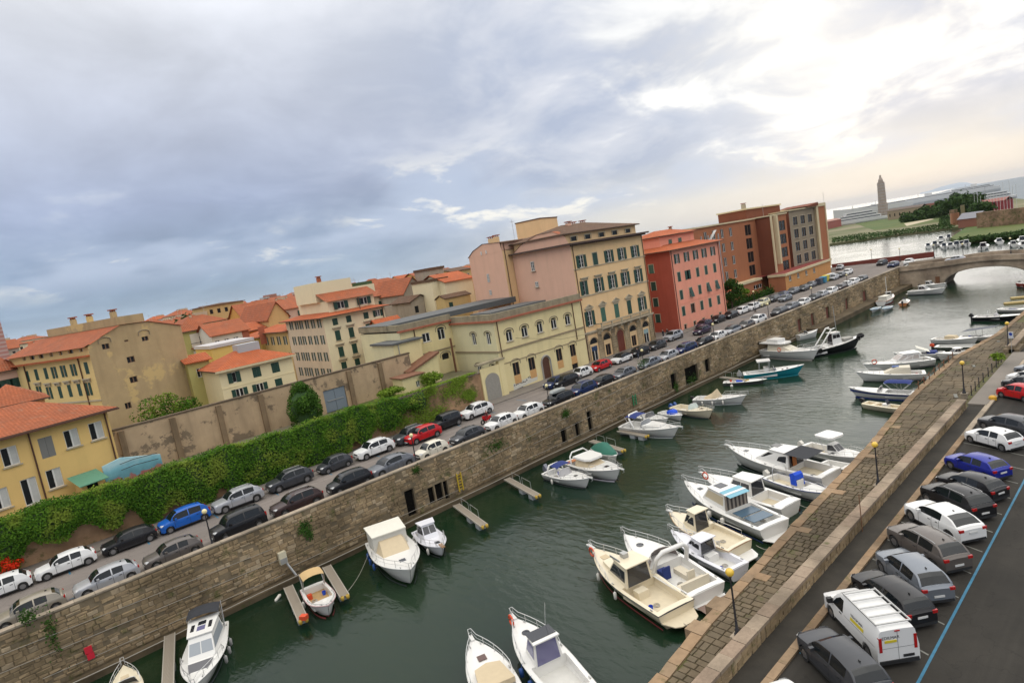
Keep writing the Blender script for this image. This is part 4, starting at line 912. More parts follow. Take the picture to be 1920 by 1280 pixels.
# low orange annex with red terrace roof
M_redroof = ground('red_terrace_roof', (0.30, 0.06, 0.05), (0.22, 0.06, 0.05))
C = Bld('orange_annex', 'low orange annex with dark red flat roof in front of the brown building', (150.4, 67.6), 3, 33.5, 4.2, 4.5, 8.3, M_org, sidemat=M_brn)
for px, py in ((1210, 608), (1268, 588), (1325, 570), (1380, 552)):
    u, z = C.pf(1160+px/3.764, 360+py/3.764); C.win('f', u, z-0.6, 1.5, 1.2, 'pane frame sill')
C.walls(); C.part('roof_edge', [(-0.3, 33.8, -0.35, 4.2, 8.3, 8.9)], M_cream); C.part('roof', [(0, 33.5, 0, 4.2, 8.9, 8.93)], M_redroof)
C = Bld('brown_annex', 'low rust brown annex with two small windows behind the roadside hedge', (137.0, 74.0), 0, 14.0, 2.0, 4.5, 8.0, M_brn, sidemat=M_brn2)
for px, py in ((965, 637), (1045, 632)):
    u, z = C.pf(1160+px/3.764, 360+py/3.764); C.win('f', min(max(u, 1.2), 12.8), 6.0, 2.2, 1.0, 'pane frame')
C.walls(); C.part('roof_edge', [(-0.3, 14, -0.3, 2, 8.0, 8.55)], M_cream)
C.part('roof', [(0, 34, 0.1, 2, 8.5, 8.53)], M_redroof)
C = Bld('red_roof_shed', 'low rust brown outbuilding with bright red roof beside the salmon house', (124.0, 72.5), 0, 11.5, 5.0, 4.5, 7.6, M_brn, sidemat=M_brn2)
C.win('f', 1.5, 5.2, 1.2, 1.2, 'pane frame'); C.walls(); C.gab(0.4, 0.9, M_roofb); C.part('gutter_board', [(0, 11.5, -0.45, -0.3, 7.5, 7.75)], M_cream)
# outside steel stair and duct
st = thing('fire_escape', 'grey steel fire escape tower against the brown building behind the salmon house', 'stairs', (127.0, 73.5, 0)); mb = MB()
for dx in (0, 4.5):
    for dy in (0, 1.8): mb.box(dx-0.12, dx+0.12, dy-0.12, dy+0.12, 8, 21.5)
for i in range(4): mb.box(0, 4.5, 0, 1.8, 9.5+i*3.2, 9.65+i*3.2); mb.face([(0, 0.2, 9.6+i*3.2), (4.5, 0.2, 12.8+i*3.2), (4.5, 0.9, 12.8+i*3.2), (0, 0.9, 9.6+i*3.2)]); mb.box(0, 4.5, -0.05, 0, 10.5+i*3.2, 10.6+i*3.2)
ob('stair_frame', mb.mesh('stair_frame', M_steel), st)
# ---------------------------------------------------------------- terrace behind the ivy wall
mb = MB(); mb.prism([(-80, 65.6), (52.9, 65.6), (52.9, 76), (44, 76.2), (44, 73.4), (-80, 73.4)], 4.4, 8.0); struct('terrace', mb.mesh('terrace', ground('terrace_ground', (0.24, 0.21, 0.15), (0.12, 0.13, 0.05), s1=0.3)))
sheet('terrace_grass', [(34, 66.2), (52, 66.2), (43.8, 72.9), (34.5, 72.9)], 8.006, M_grass)
M_conc = plaster('stained_concrete', (0.55, 0.40, 0.25), 0.42, 0.45, patch=((0.22, 0.165, 0.11), 0.33, 0.545))
M_concd = plaster('dark_top_stain', (0.15, 0.11, 0.075), 0.4, 0.9)
cwll = thing('buttressed_wall', 'tall stained plaster boundary wall with buttresses and a grey metal gate', 'wall')
mb = MB(); fcw = lambda u, z, d: (u, 73.0+d, z)
holes_wall(mb, 6.8, 43.9, 8.0, 12.75, [(30.6, 33.6, 8.0, 10.9)], fcw, 0.3); mb.box(6.8, 43.9, 73.3, 73.5, 4.5, 12.75); mb.face([(6.8, 73.0, 12.75), (43.9, 73.0, 12.75), (43.9, 73.5, 12.75), (6.8, 73.5, 12.75)])
ob('wall_face', mb.mesh('wall_face', M_conc), cwll)
for x in (8.8, 13.6, 18.3, 23.0, 27.3, 34.4, 39.0):
    m1 = MB(); m1.box(x-0.28, x+0.28, 72.65, 73.0, 8.0, 12.6); ob('buttress', m1.mesh('buttress', plaster('buttress_concrete', (0.27, 0.19, 0.115), 0.55, 0.8)), cwll)
mb = MB(); mb.box(6.7, 44.0, 72.93, 73.56, 12.75, 12.92); ob('wall_coping', mb.mesh('wall_coping', M_concd), cwll)
m1 = MB(); m1.box(30.65, 32.08, 73.12, 73.2, 8.05, 10.85); m1.box(32.12, 33.55, 73.12, 73.2, 8.05, 10.85); g_ = ob('metal_gate', m1.mesh('metal_gate', plain('grey_blue_metal', (0.20, 0.24, 0.28), 0.5)), cwll)
m1 = MB(); m1.box(31.0, 33.2, 73.05, 73.11, 9.4, 9.52); ob('gate_bar', m1.mesh('gate_bar', M_steel), g_)
# retaining wall, red brick part and blocked gate
M_brick = stone('worn_brick', [(0.40, 0.24, 0.13), (0.46, 0.31, 0.19), (0.33, 0.20, 0.11)], moss=0.53, scale=1.2)
rw = thing('retaining_wall', 'crumbling brick retaining wall under the ivy along the street', 'wall')
mb = MB(); mb.box(-80, 53.0, 65.2, 65.65, 4.4, 8.7); ob('wall_core', mb.mesh('wall_core', M_brick), rw)
mb = MB(); mb.box(-80, 53.0, 65.1, 65.75, 8.7, 8.85); ob('wall_coping', mb.mesh('wall_coping', M_cop), rw)
gw = thing('blocked_gateway', 'pale yellow wall piece with an arched grey metal gate at the corner of the institute', 'wall')
mb = MB(); mb.box(53.0, 54.0, 64.95, 65.6, 4.5, 9.7); mb.box(49.6, 53.0, 65.0, 65.19, 4.5, 9.2); ob('wall_face', mb.mesh('wall_face', M_conv), gw)
mb = MB(); mb.box(49.3, 54.1, 64.8, 65.8, 9.7, 9.95); ob('wall_coping', mb.mesh('wall_coping', M_par), gw)
mb = MB(); n = 10; mb.face([(50.1, 64.97, 4.55), (52.7, 64.97, 4.55), (52.7, 64.97, 7.2)]+[(51.4+1.3*math.cos(PI*k/n), 64.97, 7.2+1.1*math.sin(PI*k/n)) for k in range(1, n)]+[(50.1, 64.97, 7.2)]); ob('metal_gate', mb.mesh('metal_gate', plain('worn_grey_gate', (0.30, 0.28, 0.24), 0.7, var=0.2)), gw)
# small shed on the terrace
B = Bld('terrace_shed', 'small cream shed with brown flat roof on the terrace corner', (39.9, 69.3), 0, 3.3, 2.6, 8.0, 10.2, M_conv)
B.win('f', 2.3, 8.6, 0.6, 0.8, 'pane frame'); B.walls(); B.part('roof', [(-0.25, 3.55, -0.25, 2.8, 10.2, 10.35)], plain('brown_tiles', (0.20, 0.09, 0.05), 0.8, var=0.2))
# ---------------------------------------------------------------- yellow house bottom left
M_yel2 = plaster('warm_yellow_plaster', (0.78, 0.53, 0.20), 0.16)
B = Bld('yellow_house', 'warm yellow two-storey house with hipped terracotta roof, lower left behind the ivy', (-14.8, 65.7), 15, 23.6, 9.0, 7.0, 15.1, M_yel2)
for x, y, h, w, k in ((19, 855, 1.7, 1.2, 'pane frame sill'), (43.5, 838, 1.9, 1.1, 'x'), (135, 821, 1.7, 1.2, 'pane frame sill'), (181, 807, 1.7, 1.2, 'pane frame sill'), (58, 920, 2.4, 1.2, 'pane frame sill'), (103, 896, 1.8, 1.2, 'pane frame sill'), (2, 935, 1.8, 1.2, 'pane frame sill')):
    if k == 'x': x = 88
    u, z = B.pf(x, y); 
    r = B.win('f', u, z-h/2, w, h, 'pane frame sill' if k != 'x' else 'pane shut_closed', 'plain', 'grey' if k == 'x' else None)
    if k != 'x': m1 = MB(); m1.box(0.03, w/2-0.07, 0.09, 0.13, 0.07, h-0.07); ob('curtain', m1.mesh('curtain', M_curtain), r)
B.walls(); B.hip(0.75, 2.3, M_roof); B.pipe(17.0); B.pipe(23.3)
B.part('gutter', [(-0.8, 24.4, -0.92, -0.76, 15.05, 15.2)], M_gutter)
u, z = B.pf(157, 885)
cp = Bld('green_roof_porch', 'little yellow porch with a green sloping roof at the right end of the yellow house', (4.3, 68.4), 15, 1.7, 1.6, 7.9, 9.25, M_yel2)
cp.walls(); mb = MB(); mb.face([(-0.4, -0.6, 9.3), (2.1, -0.6, 9.3), (2.1, 1.8, 10.0), (-0.4, 1.8, 10.0)]); mb.face([(-0.4, -0.6, 9.22), (2.1, -0.6, 9.22), (2.1, -0.6, 9.3), (-0.4, -0.6, 9.3)]); ob('roof', mb.mesh('roof', plain('green_sheet_roof', (0.10, 0.26, 0.17), 0.6, var=0.15)), cp.root)
cp.part('opening', [(0.4, 1.3, -0.02, 0.0, 8.3, 9.1)], M_dark)
# mural panel: pale blue fantasy coast
mu = thing('mural_wall', 'garden wall painted with a turquoise sea and sky mural', 'mural', (6.3, 70.0, 7.9), R(2))
def muralmat():
    m, t, b = newmat('mural_paint'); tc = N(t, 'ShaderNodeTexCoord'); sp = N(t, 'ShaderNodeSeparateXYZ'); t.links.new(tc.outputs['Object'], sp.inputs[0])
    n = N(t, 'ShaderNodeTexNoise', i_Scale=1.2, i_Detail=5.0); t.links.new(tc.outputs['Object'], n.inputs['Vector'])
    h = mth(t, 'ADD', mth(t, 'MULTIPLY', sp.outputs[2], 0.33), mth(t, 'MULTIPLY', mth(t, 'SUBTRACT', n.outputs[0], 0.5), 0.5))
    c = ramp(t, h, [(0.0, (0.30, 0.10, 0.08)), (0.2, (0.35, 0.14, 0.12)), (0.24, (0.12, 0.30, 0.36)), (0.5, (0.20, 0.48, 0.56)), (0.75, (0.45, 0.66, 0.70)), (1.0, (0.22, 0.55, 0.66))])
    t.links.new(c, b.inputs['Base Color']); b.inputs['Roughness'].default_value = 0.8; return m
mb = MB(); b_ = [(0, 0, 0), (5.0, 0, 0), (5.0, 0, 1.75), (1.6, 0, 2.55), (0, 0, 2.2)]; mb.face(b_); mb.face([(p[0], 0.25, p[2]) for p in reversed(b_)])
for a, b in zip(b_, b_[1:]+b_[:1]): mb.face([a, (a[0], 0.25, a[2]), (b[0], 0.25, b[2]), b])
ob('painted_face', mb.mesh('painted_face', muralmat()), mu)
mb = MB()
for z in (1.4, 2.0): mb.tube([(1.4, -0.3, z), (2.6, -0.3, z+0.12), (4.7, -0.3, z+0.02)], 0.035, 5)
ob('handrail', mb.mesh('handrail', M_iron), mu)
# ---------------------------------------------------------------- gable building, left background
M_tan = plaster('bare_tan_render', (0.48, 0.36, 0.20), 0.3, 0.5, patch=((0.58, 0.43, 0.20), 0.16, 0.56)); M_yw = plaster('straw_yellow_plaster', (0.74, 0.56, 0.25), 0.12)
gA = atY(198, 780, 90)
B = Bld('tan_gable_house', 'big old house with bare tan gable wall and straw yellow facade with green shutters', (gA.x, gA.y), 22, 12.6, 19.0, 4.5, 21.3, M_tan, sidemat=M_yw)
for px, py, w, h in ((790, 345, .9, 1.1), (945, 305, .5, .6), (1085, 285, .9, 1.1), (982, 455, 1.0, .8), (1003, 605, 1.0, .8), (962, 800, .8, .8)):
    u, z = B.pf(px/4, 560+py/4); B.win('f', min(u, 12), z-h/2, w, h, 'pane frame archhood' if py in (345, 285) else 'pane frame', 'brown')
for row, pts in enumerate((((415, 1165), (550, 1140), (690, 1120), (830, 1105), (970, 1085), (1120, 1065), (1300, 1040)),)):
    for i, (px, py) in enumerate(pts):
        v, z = B.pl(px/8, 560+py/8); B.win('l', v, z-0.75, 0.75, 1.5, 'pane frame shut_half' if i in (3, 4, 5) else 'pane shut_closed', 'plain')
for i, (px, py) in enumerate(((610, 280), (760, 290), (905, 280), (1050, 260), (1195, 245), (1350, 230))):
    v, z = B.pl(px/8, 700+py/8); B.win('l', v, z-0.8, 0.75, 1.6, 'pane shut_closed lintel' if i in (2, 3, 4) else 'pane frame shut_half lintel', 'plain')
for i, (px, py) in enumerate(((365, 900), (485, 885), (620, 865), (770, 840), (910, 815), (1060, 790), (1215, 765))):
    v, z = B.pl(px/8, 560+py/8); B.win('l', v, z-0.25, 0.9 if i in (1, 2, 5) else 0.45, 0.5, 'pane surround', at_y=0.0 if z < 21.2 else -0.02)
B.walls(top=False)
B.part('eaves', [(-0.7, 0.0, 0, 19, 20.15, 20.35)], M_roofb); B.part('string_course', [(-0.1, 0, 0, 19, 14.5, 14.7)], M_trim)
mb = MB(); P = [(0, 21.3), (0.2, 21.5), (4.3, 23.3), (8.0, 23.2), (12.6, 21.9), (12.6, 21.3)]
mb.face([(p[0], 0, p[1]) for p in P]); ob('gable', mb.mesh('gable', M_tan), B.root)
mb = MB(); Q = [(-0.6, 21.35), (4.3, 23.3)]; mb.face([(Q[0][0], -0.2, Q[0][1]), (Q[1][0], -0.2, Q[1][1]), (Q[1][0], 19, Q[1][1]), (Q[0][0], 19, Q[0][1])]); mb.face([(4.3, -0.2, 23.35), (8.0, -0.2, 23.25), (8.0, 19, 23.25), (4.3, 19, 23.35)]); mb.face([(8.0, -0.2, 23.25), (12.9, -0.2, 21.85), (12.9, 19, 21.85), (8.0, 19, 23.25)])
ob('roof', mb.mesh('roof', M_roof), B.root); B.part('attic_wall', [(4.4, 8, 0.4, 17, 23.3, 24.4)], M_tan)
for v in (3.5, 9, 13): B.chimney(6.0, v, 24.3, 0.9, 0.6, M_tan)
B.pipe(2.6, 'l', z0=12, z1=20.1); B.pipe(15.5, 'l', z0=12, z1=20.1)
# ---------------------------------------------------------------- small cream house, green shutters
M_crm = plaster('cream_plaster', (0.80, 0.70, 0.44), 0.1)
B = Bld('small_cream_house', 'small cream house with hipped red roof and closed green shutters behind the boundary wall', (22.3, 85.0), 0, 9.9, 9.0, 4.5, 15.1, M_crm)
for i, u in enumerate((2.1, 4.8, 7.4)): B.win('f', u, 13.3, 1.05, 1.4, 'pane frame shut_closed' if i else 'pane frame shut_half'); B.win('f', u, 11.1, 1.0, 1.3, 'pane frame shut_open' if i < 2 else 'pane shut_closed')
B.walls(); B.hip(0.5, 2.2, M_roofb); B.part('roof_room', [(4.0, 7.0, 3.2, 5.4, 16.2, 17.9)], plain('grey_sheet', (0.42, 0.43, 0.44), 0.6)); B.part('gutter', [(-0.5, 10.4, -0.62, -0.5, 15.0, 15.25)], M_cream)
B.part('string_course', [(0, 9.9, -0.05, 0, 12.75, 12.87)], M_crm)
# ---------------------------------------------------------------- big cream house
M_crm2 = plaster('pale_cream_plaster', (0.80, 0.71, 0.48), 0.1); M_shade = plaster('shaded_side_plaster', (0.68, 0.57, 0.42), 0.15)  # side plaster darkened so the shade on that wall sits in its colour
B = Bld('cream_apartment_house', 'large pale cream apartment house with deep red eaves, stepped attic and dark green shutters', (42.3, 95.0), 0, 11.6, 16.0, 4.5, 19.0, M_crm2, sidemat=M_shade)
for r_, z in enumerate((17.5, 14.9, 12.1, 9.5)):
    for c_, u in enumerate((2.1, 4.6, 7.9, 10.2)):
        h = 1.15 if r_ == 0 else 1.7
        B.win('f', u, z, 0.95, h, ('pane frame shut_open' if (r_, c_) in ((0, 3), (2, 3), (3, 3)) else 'pane shut_closed')+('' if r_ == 0 else ' lintel sill'), 'white')
for r_, z in enumerate((17.5, 14.7, 11.8, 9.0)):
    for v in (1.5, 4.0, 6.5, 9.0, 11.0, 13.5): B.win('l', v, z, 0.7, 1.5, 'pane frame shut_open')
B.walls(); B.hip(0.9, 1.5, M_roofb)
B.part('attic', [(2.2, 10.9, 1.6, 14, 19.5, 21.6)], M_crm2)
for u in (4.4, 8.8): B.win('f', u, 20.0, 1.3, 1.2, 'pane frame shut_open', at_y=1.43)
mb = MB(); mb.face([(1.6, 0.9, 21.5), (11.5, 0.9, 21.5), (11.5, 4.4, 23.0), (1.6, 4.4, 23.0)]); ob('attic_roof', mb.mesh('attic_roof', M_roof), B.root)
B.part('roof_terrace', [(1.6, 8.6, 4.4, 13, 21.6, 25.0), (8.6, 13.0, 4.4, 13, 21.6, 23.3)], M_crm2); B.chimney(3.2, 5.4, 25, 0.7, 0.6, M_roof)
mb = MB(); mb.box(9.0, 12.8, 4.6, 5.0, 23.3, 23.9); ob('planter', mb.mesh('planter', plain('planter_green', (0.06, 0.10, 0.04), 0.8, var=0.4)), B.root)
B.pipe(11.2); B.pipe(7.0, z0=19.3, z1=21.5)
# ================================================================ CITY BEHIND
WM = {'ochre': plaster('ochre_house', (0.62, 0.45, 0.20), 0.18), 'cream': M_crm2, 'beige': plaster('beige_house', (0.55, 0.45, 0.31), 0.2), 'orange': plaster('orange_house', (0.66, 0.33, 0.09), 0.12),
      'grey': plaster('grey_house', (0.42, 0.36, 0.28), 0.3), 'olive': plaster('olive_green_house', (0.46, 0.42, 0.16), 0.12), 'white': plaster('white_house', (0.68, 0.64, 0.55), 0.12), 'yellow': plaster('yellow_house_far', (0.72, 0.52, 0.17), 0.1), 'pink': plaster('pale_pink_house', (0.62, 0.42, 0.33), 0.12)}
def wins(B, face, us, zs, w, h, parts='pane shut_closed', fe='plain', se=None):
    for u in us:
        for z in zs: B.win(face, u, z, w, h, parts, fe, se)
def ph(name, label, xl, yl, xr, yr, Y, D, wall, roof, rise=2.2, cols=3, rows=2, parts='pane shut_closed', cat='house', flat=False, axis='x', ang=0, side=None, group=None, lf=0, z0=4.5, axis_h=1.3):
    a = atY(xl, yl, Y); 
    u, z2 = vpl(xr, yr, (a.x, a.y), ang)
    B = Bld(name, label, (a.x, a.y), ang, max(u, 2.5), D, z0, (a.z+z2)/2, WM[wall], cat, group, WM[side or wall])
    if cols: wins(B, 'f', [B.W*(i+0.5)/cols for i in range(cols)], [B.z1-2.3-3.2*k for k in range(rows)], 0.9, axis_h, parts)
    if lf: wins(B, 'l', [D*(i+0.5)/lf for i in range(lf)], [B.z1-2.3-3.2*k for k in range(rows)], 0.8, 1.4, parts)
    B.walls()
    if flat: B.part('roof', [(-0.2, B.W+0.2, -0.2, D, B.z1, B.z1+0.5)], roof)
    elif axis == 'hip': B.hip(0.5, rise, roof)
    else: B.gab(0.4, rise, roof, axis=axis)
    return B
h1 = ph('olive_house', 'olive green house with cream balcony recesses and red roof behind the tan gable', 335, 626, 391, 615, 130, 12, 'olive', M_roof, 2.6, 0, 0, axis='hip')
for k in range(2):
    h1.part('balcony', [(1.5, 6.3, -1.0, -0.1, h1.z1-3.4-k*3.4, h1.z1-3.2-k*3.4)], M_roof); h1.part('recess', [(1.8, 6.0, -0.05, -0.005, h1.z1-3.1-k*3.4, h1.z1-0.5-k*3.4)], WM['white']); h1.part('balcony_door', [(3.4, 4.6, -0.08, -0.055, h1.z1-3.1-k*3.4, h1.z1-1.2-k*3.4)], M_glass); h1.part('rail', [(1.5, 6.3, -1.02, -0.98, h1.z1-2.4-k*3.4, h1.z1-2.3-k*3.4)], M_iron)
    h1.part('sunblind', [(8.6, 10.8, -0.3, -0.02, h1.z1-2.6-k*3.4, h1.z1-1.0-k*3.4)], WM['white'])
h2 = ph('red_white_house', 'low house with white and brick red recesses under a long red roof', 396, 630, 465, 617, 122, 10, 'white', M_roof, 2.2, 4, 1, 'pane frame')
h2.part('red_panel', [(5.5, 6.8, -0.04, -0.005, h2.z1-3.5, h2.z1), (8.6, 9.8, -0.04, -0.005, h2.z1-3.5, h2.z1)], M_redband)
ph('flat_yellow_house', 'bright yellow house with flat pale roof left of the cream house', 395, 652, 474, 640, 100, 9, 'yellow', plain('pale_roof_sheet', (0.52, 0.50, 0.50), 0.7, var=0.1), cols=0, rows=0, flat=True)
ph('low_red_roof_house', 'low house with red pitched roof tucked beside the tan gable wall', 350, 682, 391, 672, 93, 5, 'olive', M_roofb, 0.8, 1, 1, 'pane frame')
ph('long_yellow_house', 'long yellow two-storey house with brown band on the left skyline', 387, 572+3, 456, 561+3, 190, 16, 'ochre', M_roofd, 0.6, 5, 2, 'pane', axis='hip')
ph('orange_house', 'orange house with pale blue shutters under a red roof', 459, 602, 506, 592, 168, 14, 'orange', M_roof, 4.5, 3, 2, 'pane frame surround')
h3 = ph('yellow_gable_house', 'yellow gabled house with red roof on the narrow street', 503, 599, 540, 588, 135, 20, 'ochre', M_roof, 3.2, 0, 0, axis='y', lf=5)
# houses down the narrow street, west fronts
for i, (y0, d, wl_, z1, lab) in enumerate(((111.2, 13, 'ochre', 17.2, 'ochre street house next behind the cream apartment house'), (124.4, 12, 'yellow', 16.4, 'yellow street house with copper roof in the narrow street'), (136.6, 16, 'orange', 17.6, 'orange tinted street house at the far end of the narrow street'))):
    B = Bld('street_house', lab, (42.3-i*0.6, y0), 0, 12, d-0.2, 4.5, z1, WM[wl_], 'house', 'houses along the narrow street')
    wins(B, 'l', [d*(k+0.5)/4 for k in range(4)], [z1-2.4-3.1*k for k in range(4)], 0.8, 1.6, 'pane shut_closed' if i else 'pane frame shut_open'); B.walls(); B.hip(0.7, 1.8, M_roofb)
B = Bld('street_house', 'pinkish house on the left side of the narrow street, right of the small cream house', (33.2, 94), 0, 2.6, 30, 4.5, 9.0, WM['pink'], 'house', 'houses along the narrow street'); B.walls(); B.gab(0.2, 0.8, M_roofb, axis='y')
# houses between the big cream house and the pink gables
ph('grey_beige_house', 'grey beige house with laundry balconies right of the cream apartment house', 708, 556, 757, 548, 122, 14, 'beige', M_roof, 2.4, 4, 3, 'pane frame shut_half', axis='hip')
ph('grey_gable_house', 'weathered grey house with gable and red roof in the middle of the rooftops', 757, 550, 795, 541, 112, 14, 'grey', M_roof, 3.0, 3, 3, 'pane frame', axis='y')
ph('small_grey_house', 'small bare grey rendered house in front of the grey gables', 770, 569, 806, 556, 101, 7, 'grey', M_roofd, 1.0, 2, 1, 'pane', axis='y')
ph('plain_cream_tower', 'plain windowless cream house wall left of the cream gabled house', 808, 528, 838, 523, 97.5, 7, 'cream', M_roofd, cols=0, rows=0, flat=True)
ph('cream_gable_house', 'cream gabled house with one green shutter beside the pink gable', 834, 531, 884, 518, 95.5, 9, 'cream', M_roofb, 1.6, 0, 0, axis='x')
B = Bld('window_dummy_house', 'yellow cream low extension with rusty pipe under the pink gable', (65.0, 92.0), 0, 6.0, 3.0, 4.5, 18.3, WM['ochre'], 'house'); B.win('f', 1.2, 16.2, 0.9, 1.3, 'pane shut_closed'); B.walls(); B.gab(0.2, 0.6, M_roofd)
B.root.name = 'rear_extension'
ph('brown_turret_house', 'brown rendered stair turret standing over the roofs right of centre', 805, 507, 831, 502, 108, 6, 'grey', M_roofd, cols=1, rows=1, flat=True, parts='pane')
ph('yellow_back_house', 'yellow house behind the brown turret', 785, 521, 807, 517, 135, 8, 'yellow', M_roof, 1.4, 2, 1, 'pane')
ph('ochre_back_house', 'ochre house with grey windows left of the pink tower house top', 846, 510, 882, 503, 125, 9, 'ochre', M_roofd, 0.8, 3, 1, 'pane frame')
ph('low_red_roof', 'low building with big bright red roof between cream house and institute', 726, 629, 768, 620, 86, 7, 'ochre', M_roofb, 2.6, 0, 0)
ph('pink_left_house', 'pale pink house with green shutters at the left edge', -30, 707, 38, 690, 106, 12, 'pink', M_roof, 2.4, 6, 2, 'pane shut_closed', axis='hip', ang=8)
ph('terracotta_roof_house', 'low yellow building with terracotta hip roof behind the yellow house', -40, 772, 84, 750, 82, 6, 'ochre', M_roof, 2.2, 0, 0, axis='hip', z0=6)
# striped tower block at the very left, tower blocks far off
M_strip = None
def stripes(name, c1, c2, s):
    m, t, b = newmat(name); ge = N(t, 'ShaderNodeNewGeometry'); sp = N(t, 'ShaderNodeSeparateXYZ'); t.links.new(ge.outputs['Position'], sp.inputs[0])
    f = mth(t, 'LESS_THAN', mth(t, 'FRACT', mth(t, 'MULTIPLY', sp.outputs[2], s)), 0.45); t.links.new(mixc(t, f, c1, c2), b.inputs['Base Color']); b.inputs['Roughness'].default_value = 0.8; return m
def tower(px, ptop, Y, w, d, mat, mat2, label, base=4.5):
    a = atY(px, ptop, Y); t = thing('tower_block', label, 'tower block', (a.x, a.y, base), 0.1, 'tower blocks on the skyline')
    h = a.z-base; m1 = MB(); m1.box(0, w, 0, d, 0, h); ob('tower_core', m1.mesh('tower_core', mat), t)
    for k in range(int(h*0.45/3.2)):
        z = h-1.5-k*3.2
        for dx in (-w*0.62, w*1.02):
            m1 = MB(); m1.box(dx, dx+w*0.6, 1, d-1, z-3.2+1.3-k*0, z-0.0-0.4); 
            ob('balcony_band', m1.mesh('balcony_band', mat2), t)
    m1 = MB(); m1.box(-w*0.6, w*1.6, 2, d-2, 0, h-4); ob('tower_wings', m1.mesh('tower_wings', plain('tower_shadow_glass', (0.10, 0.10, 0.11), 0.5)), t)
M_tw = plain('tower_brick', (0.36, 0.16, 0.11), 0.9, var=0.1); M_tw2 = plain('tower_balcony', (0.42, 0.38, 0.34), 0.9)
tower(506, 552, 620, 7, 16, M_tw, M_tw2, 'left brick tower block with pale balconies on the skyline')
tower(566, 543, 640, 7, 16, M_tw, M_tw2, 'middle brick tower block on the skyline, taller than its neighbour')
tower(594, 539, 700, 7, 14, M_tw, M_tw2, 'right brick tower block half hidden by its neighbour on the skyline')
m1 = MB(); m1.box(-1.5, .75, 0, 3, 0, 24); a = atY(1, 640, 150); ob('brick_chimney', m1.mesh('brick_chimney', stripes('red_stripes', (0.40, 0.20, 0.17), (0.46, 0.34, 0.30), 1.3)), None, (a.x, 150, 4.5), label='slim reddish chimney tower cut by the left picture edge', category='tower')
# general roofscape, rows running back to the horizon
rs = random.Random(21)
protos = []
PN = ['ochre', 'cream', 'beige', 'grey', 'white', 'yellow', 'pink', 'orange']
def proto(i):
    k = PN[i % 8]; w, d = 13+(i*5) % 7, 11+(i*3) % 5
    B = Bld('town_house', 'x', (0, 0), 0, w, d, -14, 0, WM[k], 'house', 'town houses in the roofscape')
    for u in range(4):
        for z in range(2):
            B.win('f', w*(u+0.5)/4, -2.4-3.2*z, 0.9, 1.5, 'pane' if i % 2 else 'pane shut_closed', at_y=-0.17)
            if u < 3: B.win('l', d*(u+0.5)/3, -2.4-3.2*z, 0.9, 1.5, 'pane', at_y=-0.17)
    B.walls(); (B.hip if i % 3 else B.gab)(0.5, 2.4+(i % 3)*0.5, M_roof if i % 4 else M_roofb)
    if i % 2: B.chimney(w*0.4, d*0.4, 1.6, 1.4, 0.7, WM['beige'])
    m1 = MB(); m1.box(w*.7, w*.7+.08, d*.5, d*.5+.08, 1.5, 5.2); m1.box(w*.7-.5, w*.7+.6, d*.5, d*.5+.06, 4.6, 4.66); ob('aerial', m1.mesh('aerial', M_steel), B.root)
    if i % 3 == 1: B.part('roof_room', [(w*0.5, w*0.75, d*0.45, d*0.7, 0.5, 3.4)], WM['beige'])
    return B.root, w
PR = [proto(i) for i in range(8)]
used = [False]*8
occupied = [(40, 50, 56, 156), (60, 80, 80, 120)]
cnames = {'ochre': 'ochre', 'cream': 'cream', 'beige': 'beige', 'grey': 'greyish', 'white': 'off-white', 'yellow': 'yellow', 'pink': 'pale pink', 'orange': 'orange'}
rows = [(138, 18.5, 'nearest'), (158, 19.5, 'second'), (182, 19.5, 'third'), (215, 20.5, 'fourth'), (255, 21.5, 'fifth'), (305, 21.5, 'sixth'), (380, 22, 'seventh'), (500, 23.5, 'eighth'), (680, 25, 'ninth')]
for ri, (Y, zt, rn) in enumerate(rows):
    # visible span of this row in x
    xa = atY(-60, 640, Y).x; xb = atY(905, 500, Y).x; x = xa; n = 0
    stepm = 0.82 if ri < 6 else 1.05 if ri < 8 else 1.4
    while x < xb:
        i = rs.randrange(8); root, w = PR[i]; s = stepm*rs.uniform(0.85, 1.15)
        y = Y+rs.uniform(-6, 6); blocked = (ri == 0 and (28 < x < 60)) or (ri <= 1 and 10 < x < 56 and y < 185 and Y < 170)
        if blocked: x += 4; continue
        n += 1
        o = root if not used[i] else copy_tree(root); used[i] = True
        z = zt + rs.uniform(-4.0, 2.2)
        o.location = (x, y, z); o.scale = (s, s, 1.0 if ri < 6 else 1.3); o.rotation_euler = (0, 0, R(rs.choice([0, 0, 3, -4, 22 if x < 0 else 5])))
        roofc = 'bright red' if i % 4 == 0 else 'red'
        o['label'] = f'{cnames[PN[i]]} house with {roofc} roof, {ORD[n-1]} from the left in the {rn} roof row'
        x += w*s*rs.uniform(1.0, 1.25)
for i in range(8):
    if not used[i]:
        for ch in list(PR[i][0].children_recursive)+[PR[i][0]]: bpy.data.objects.remove(ch)
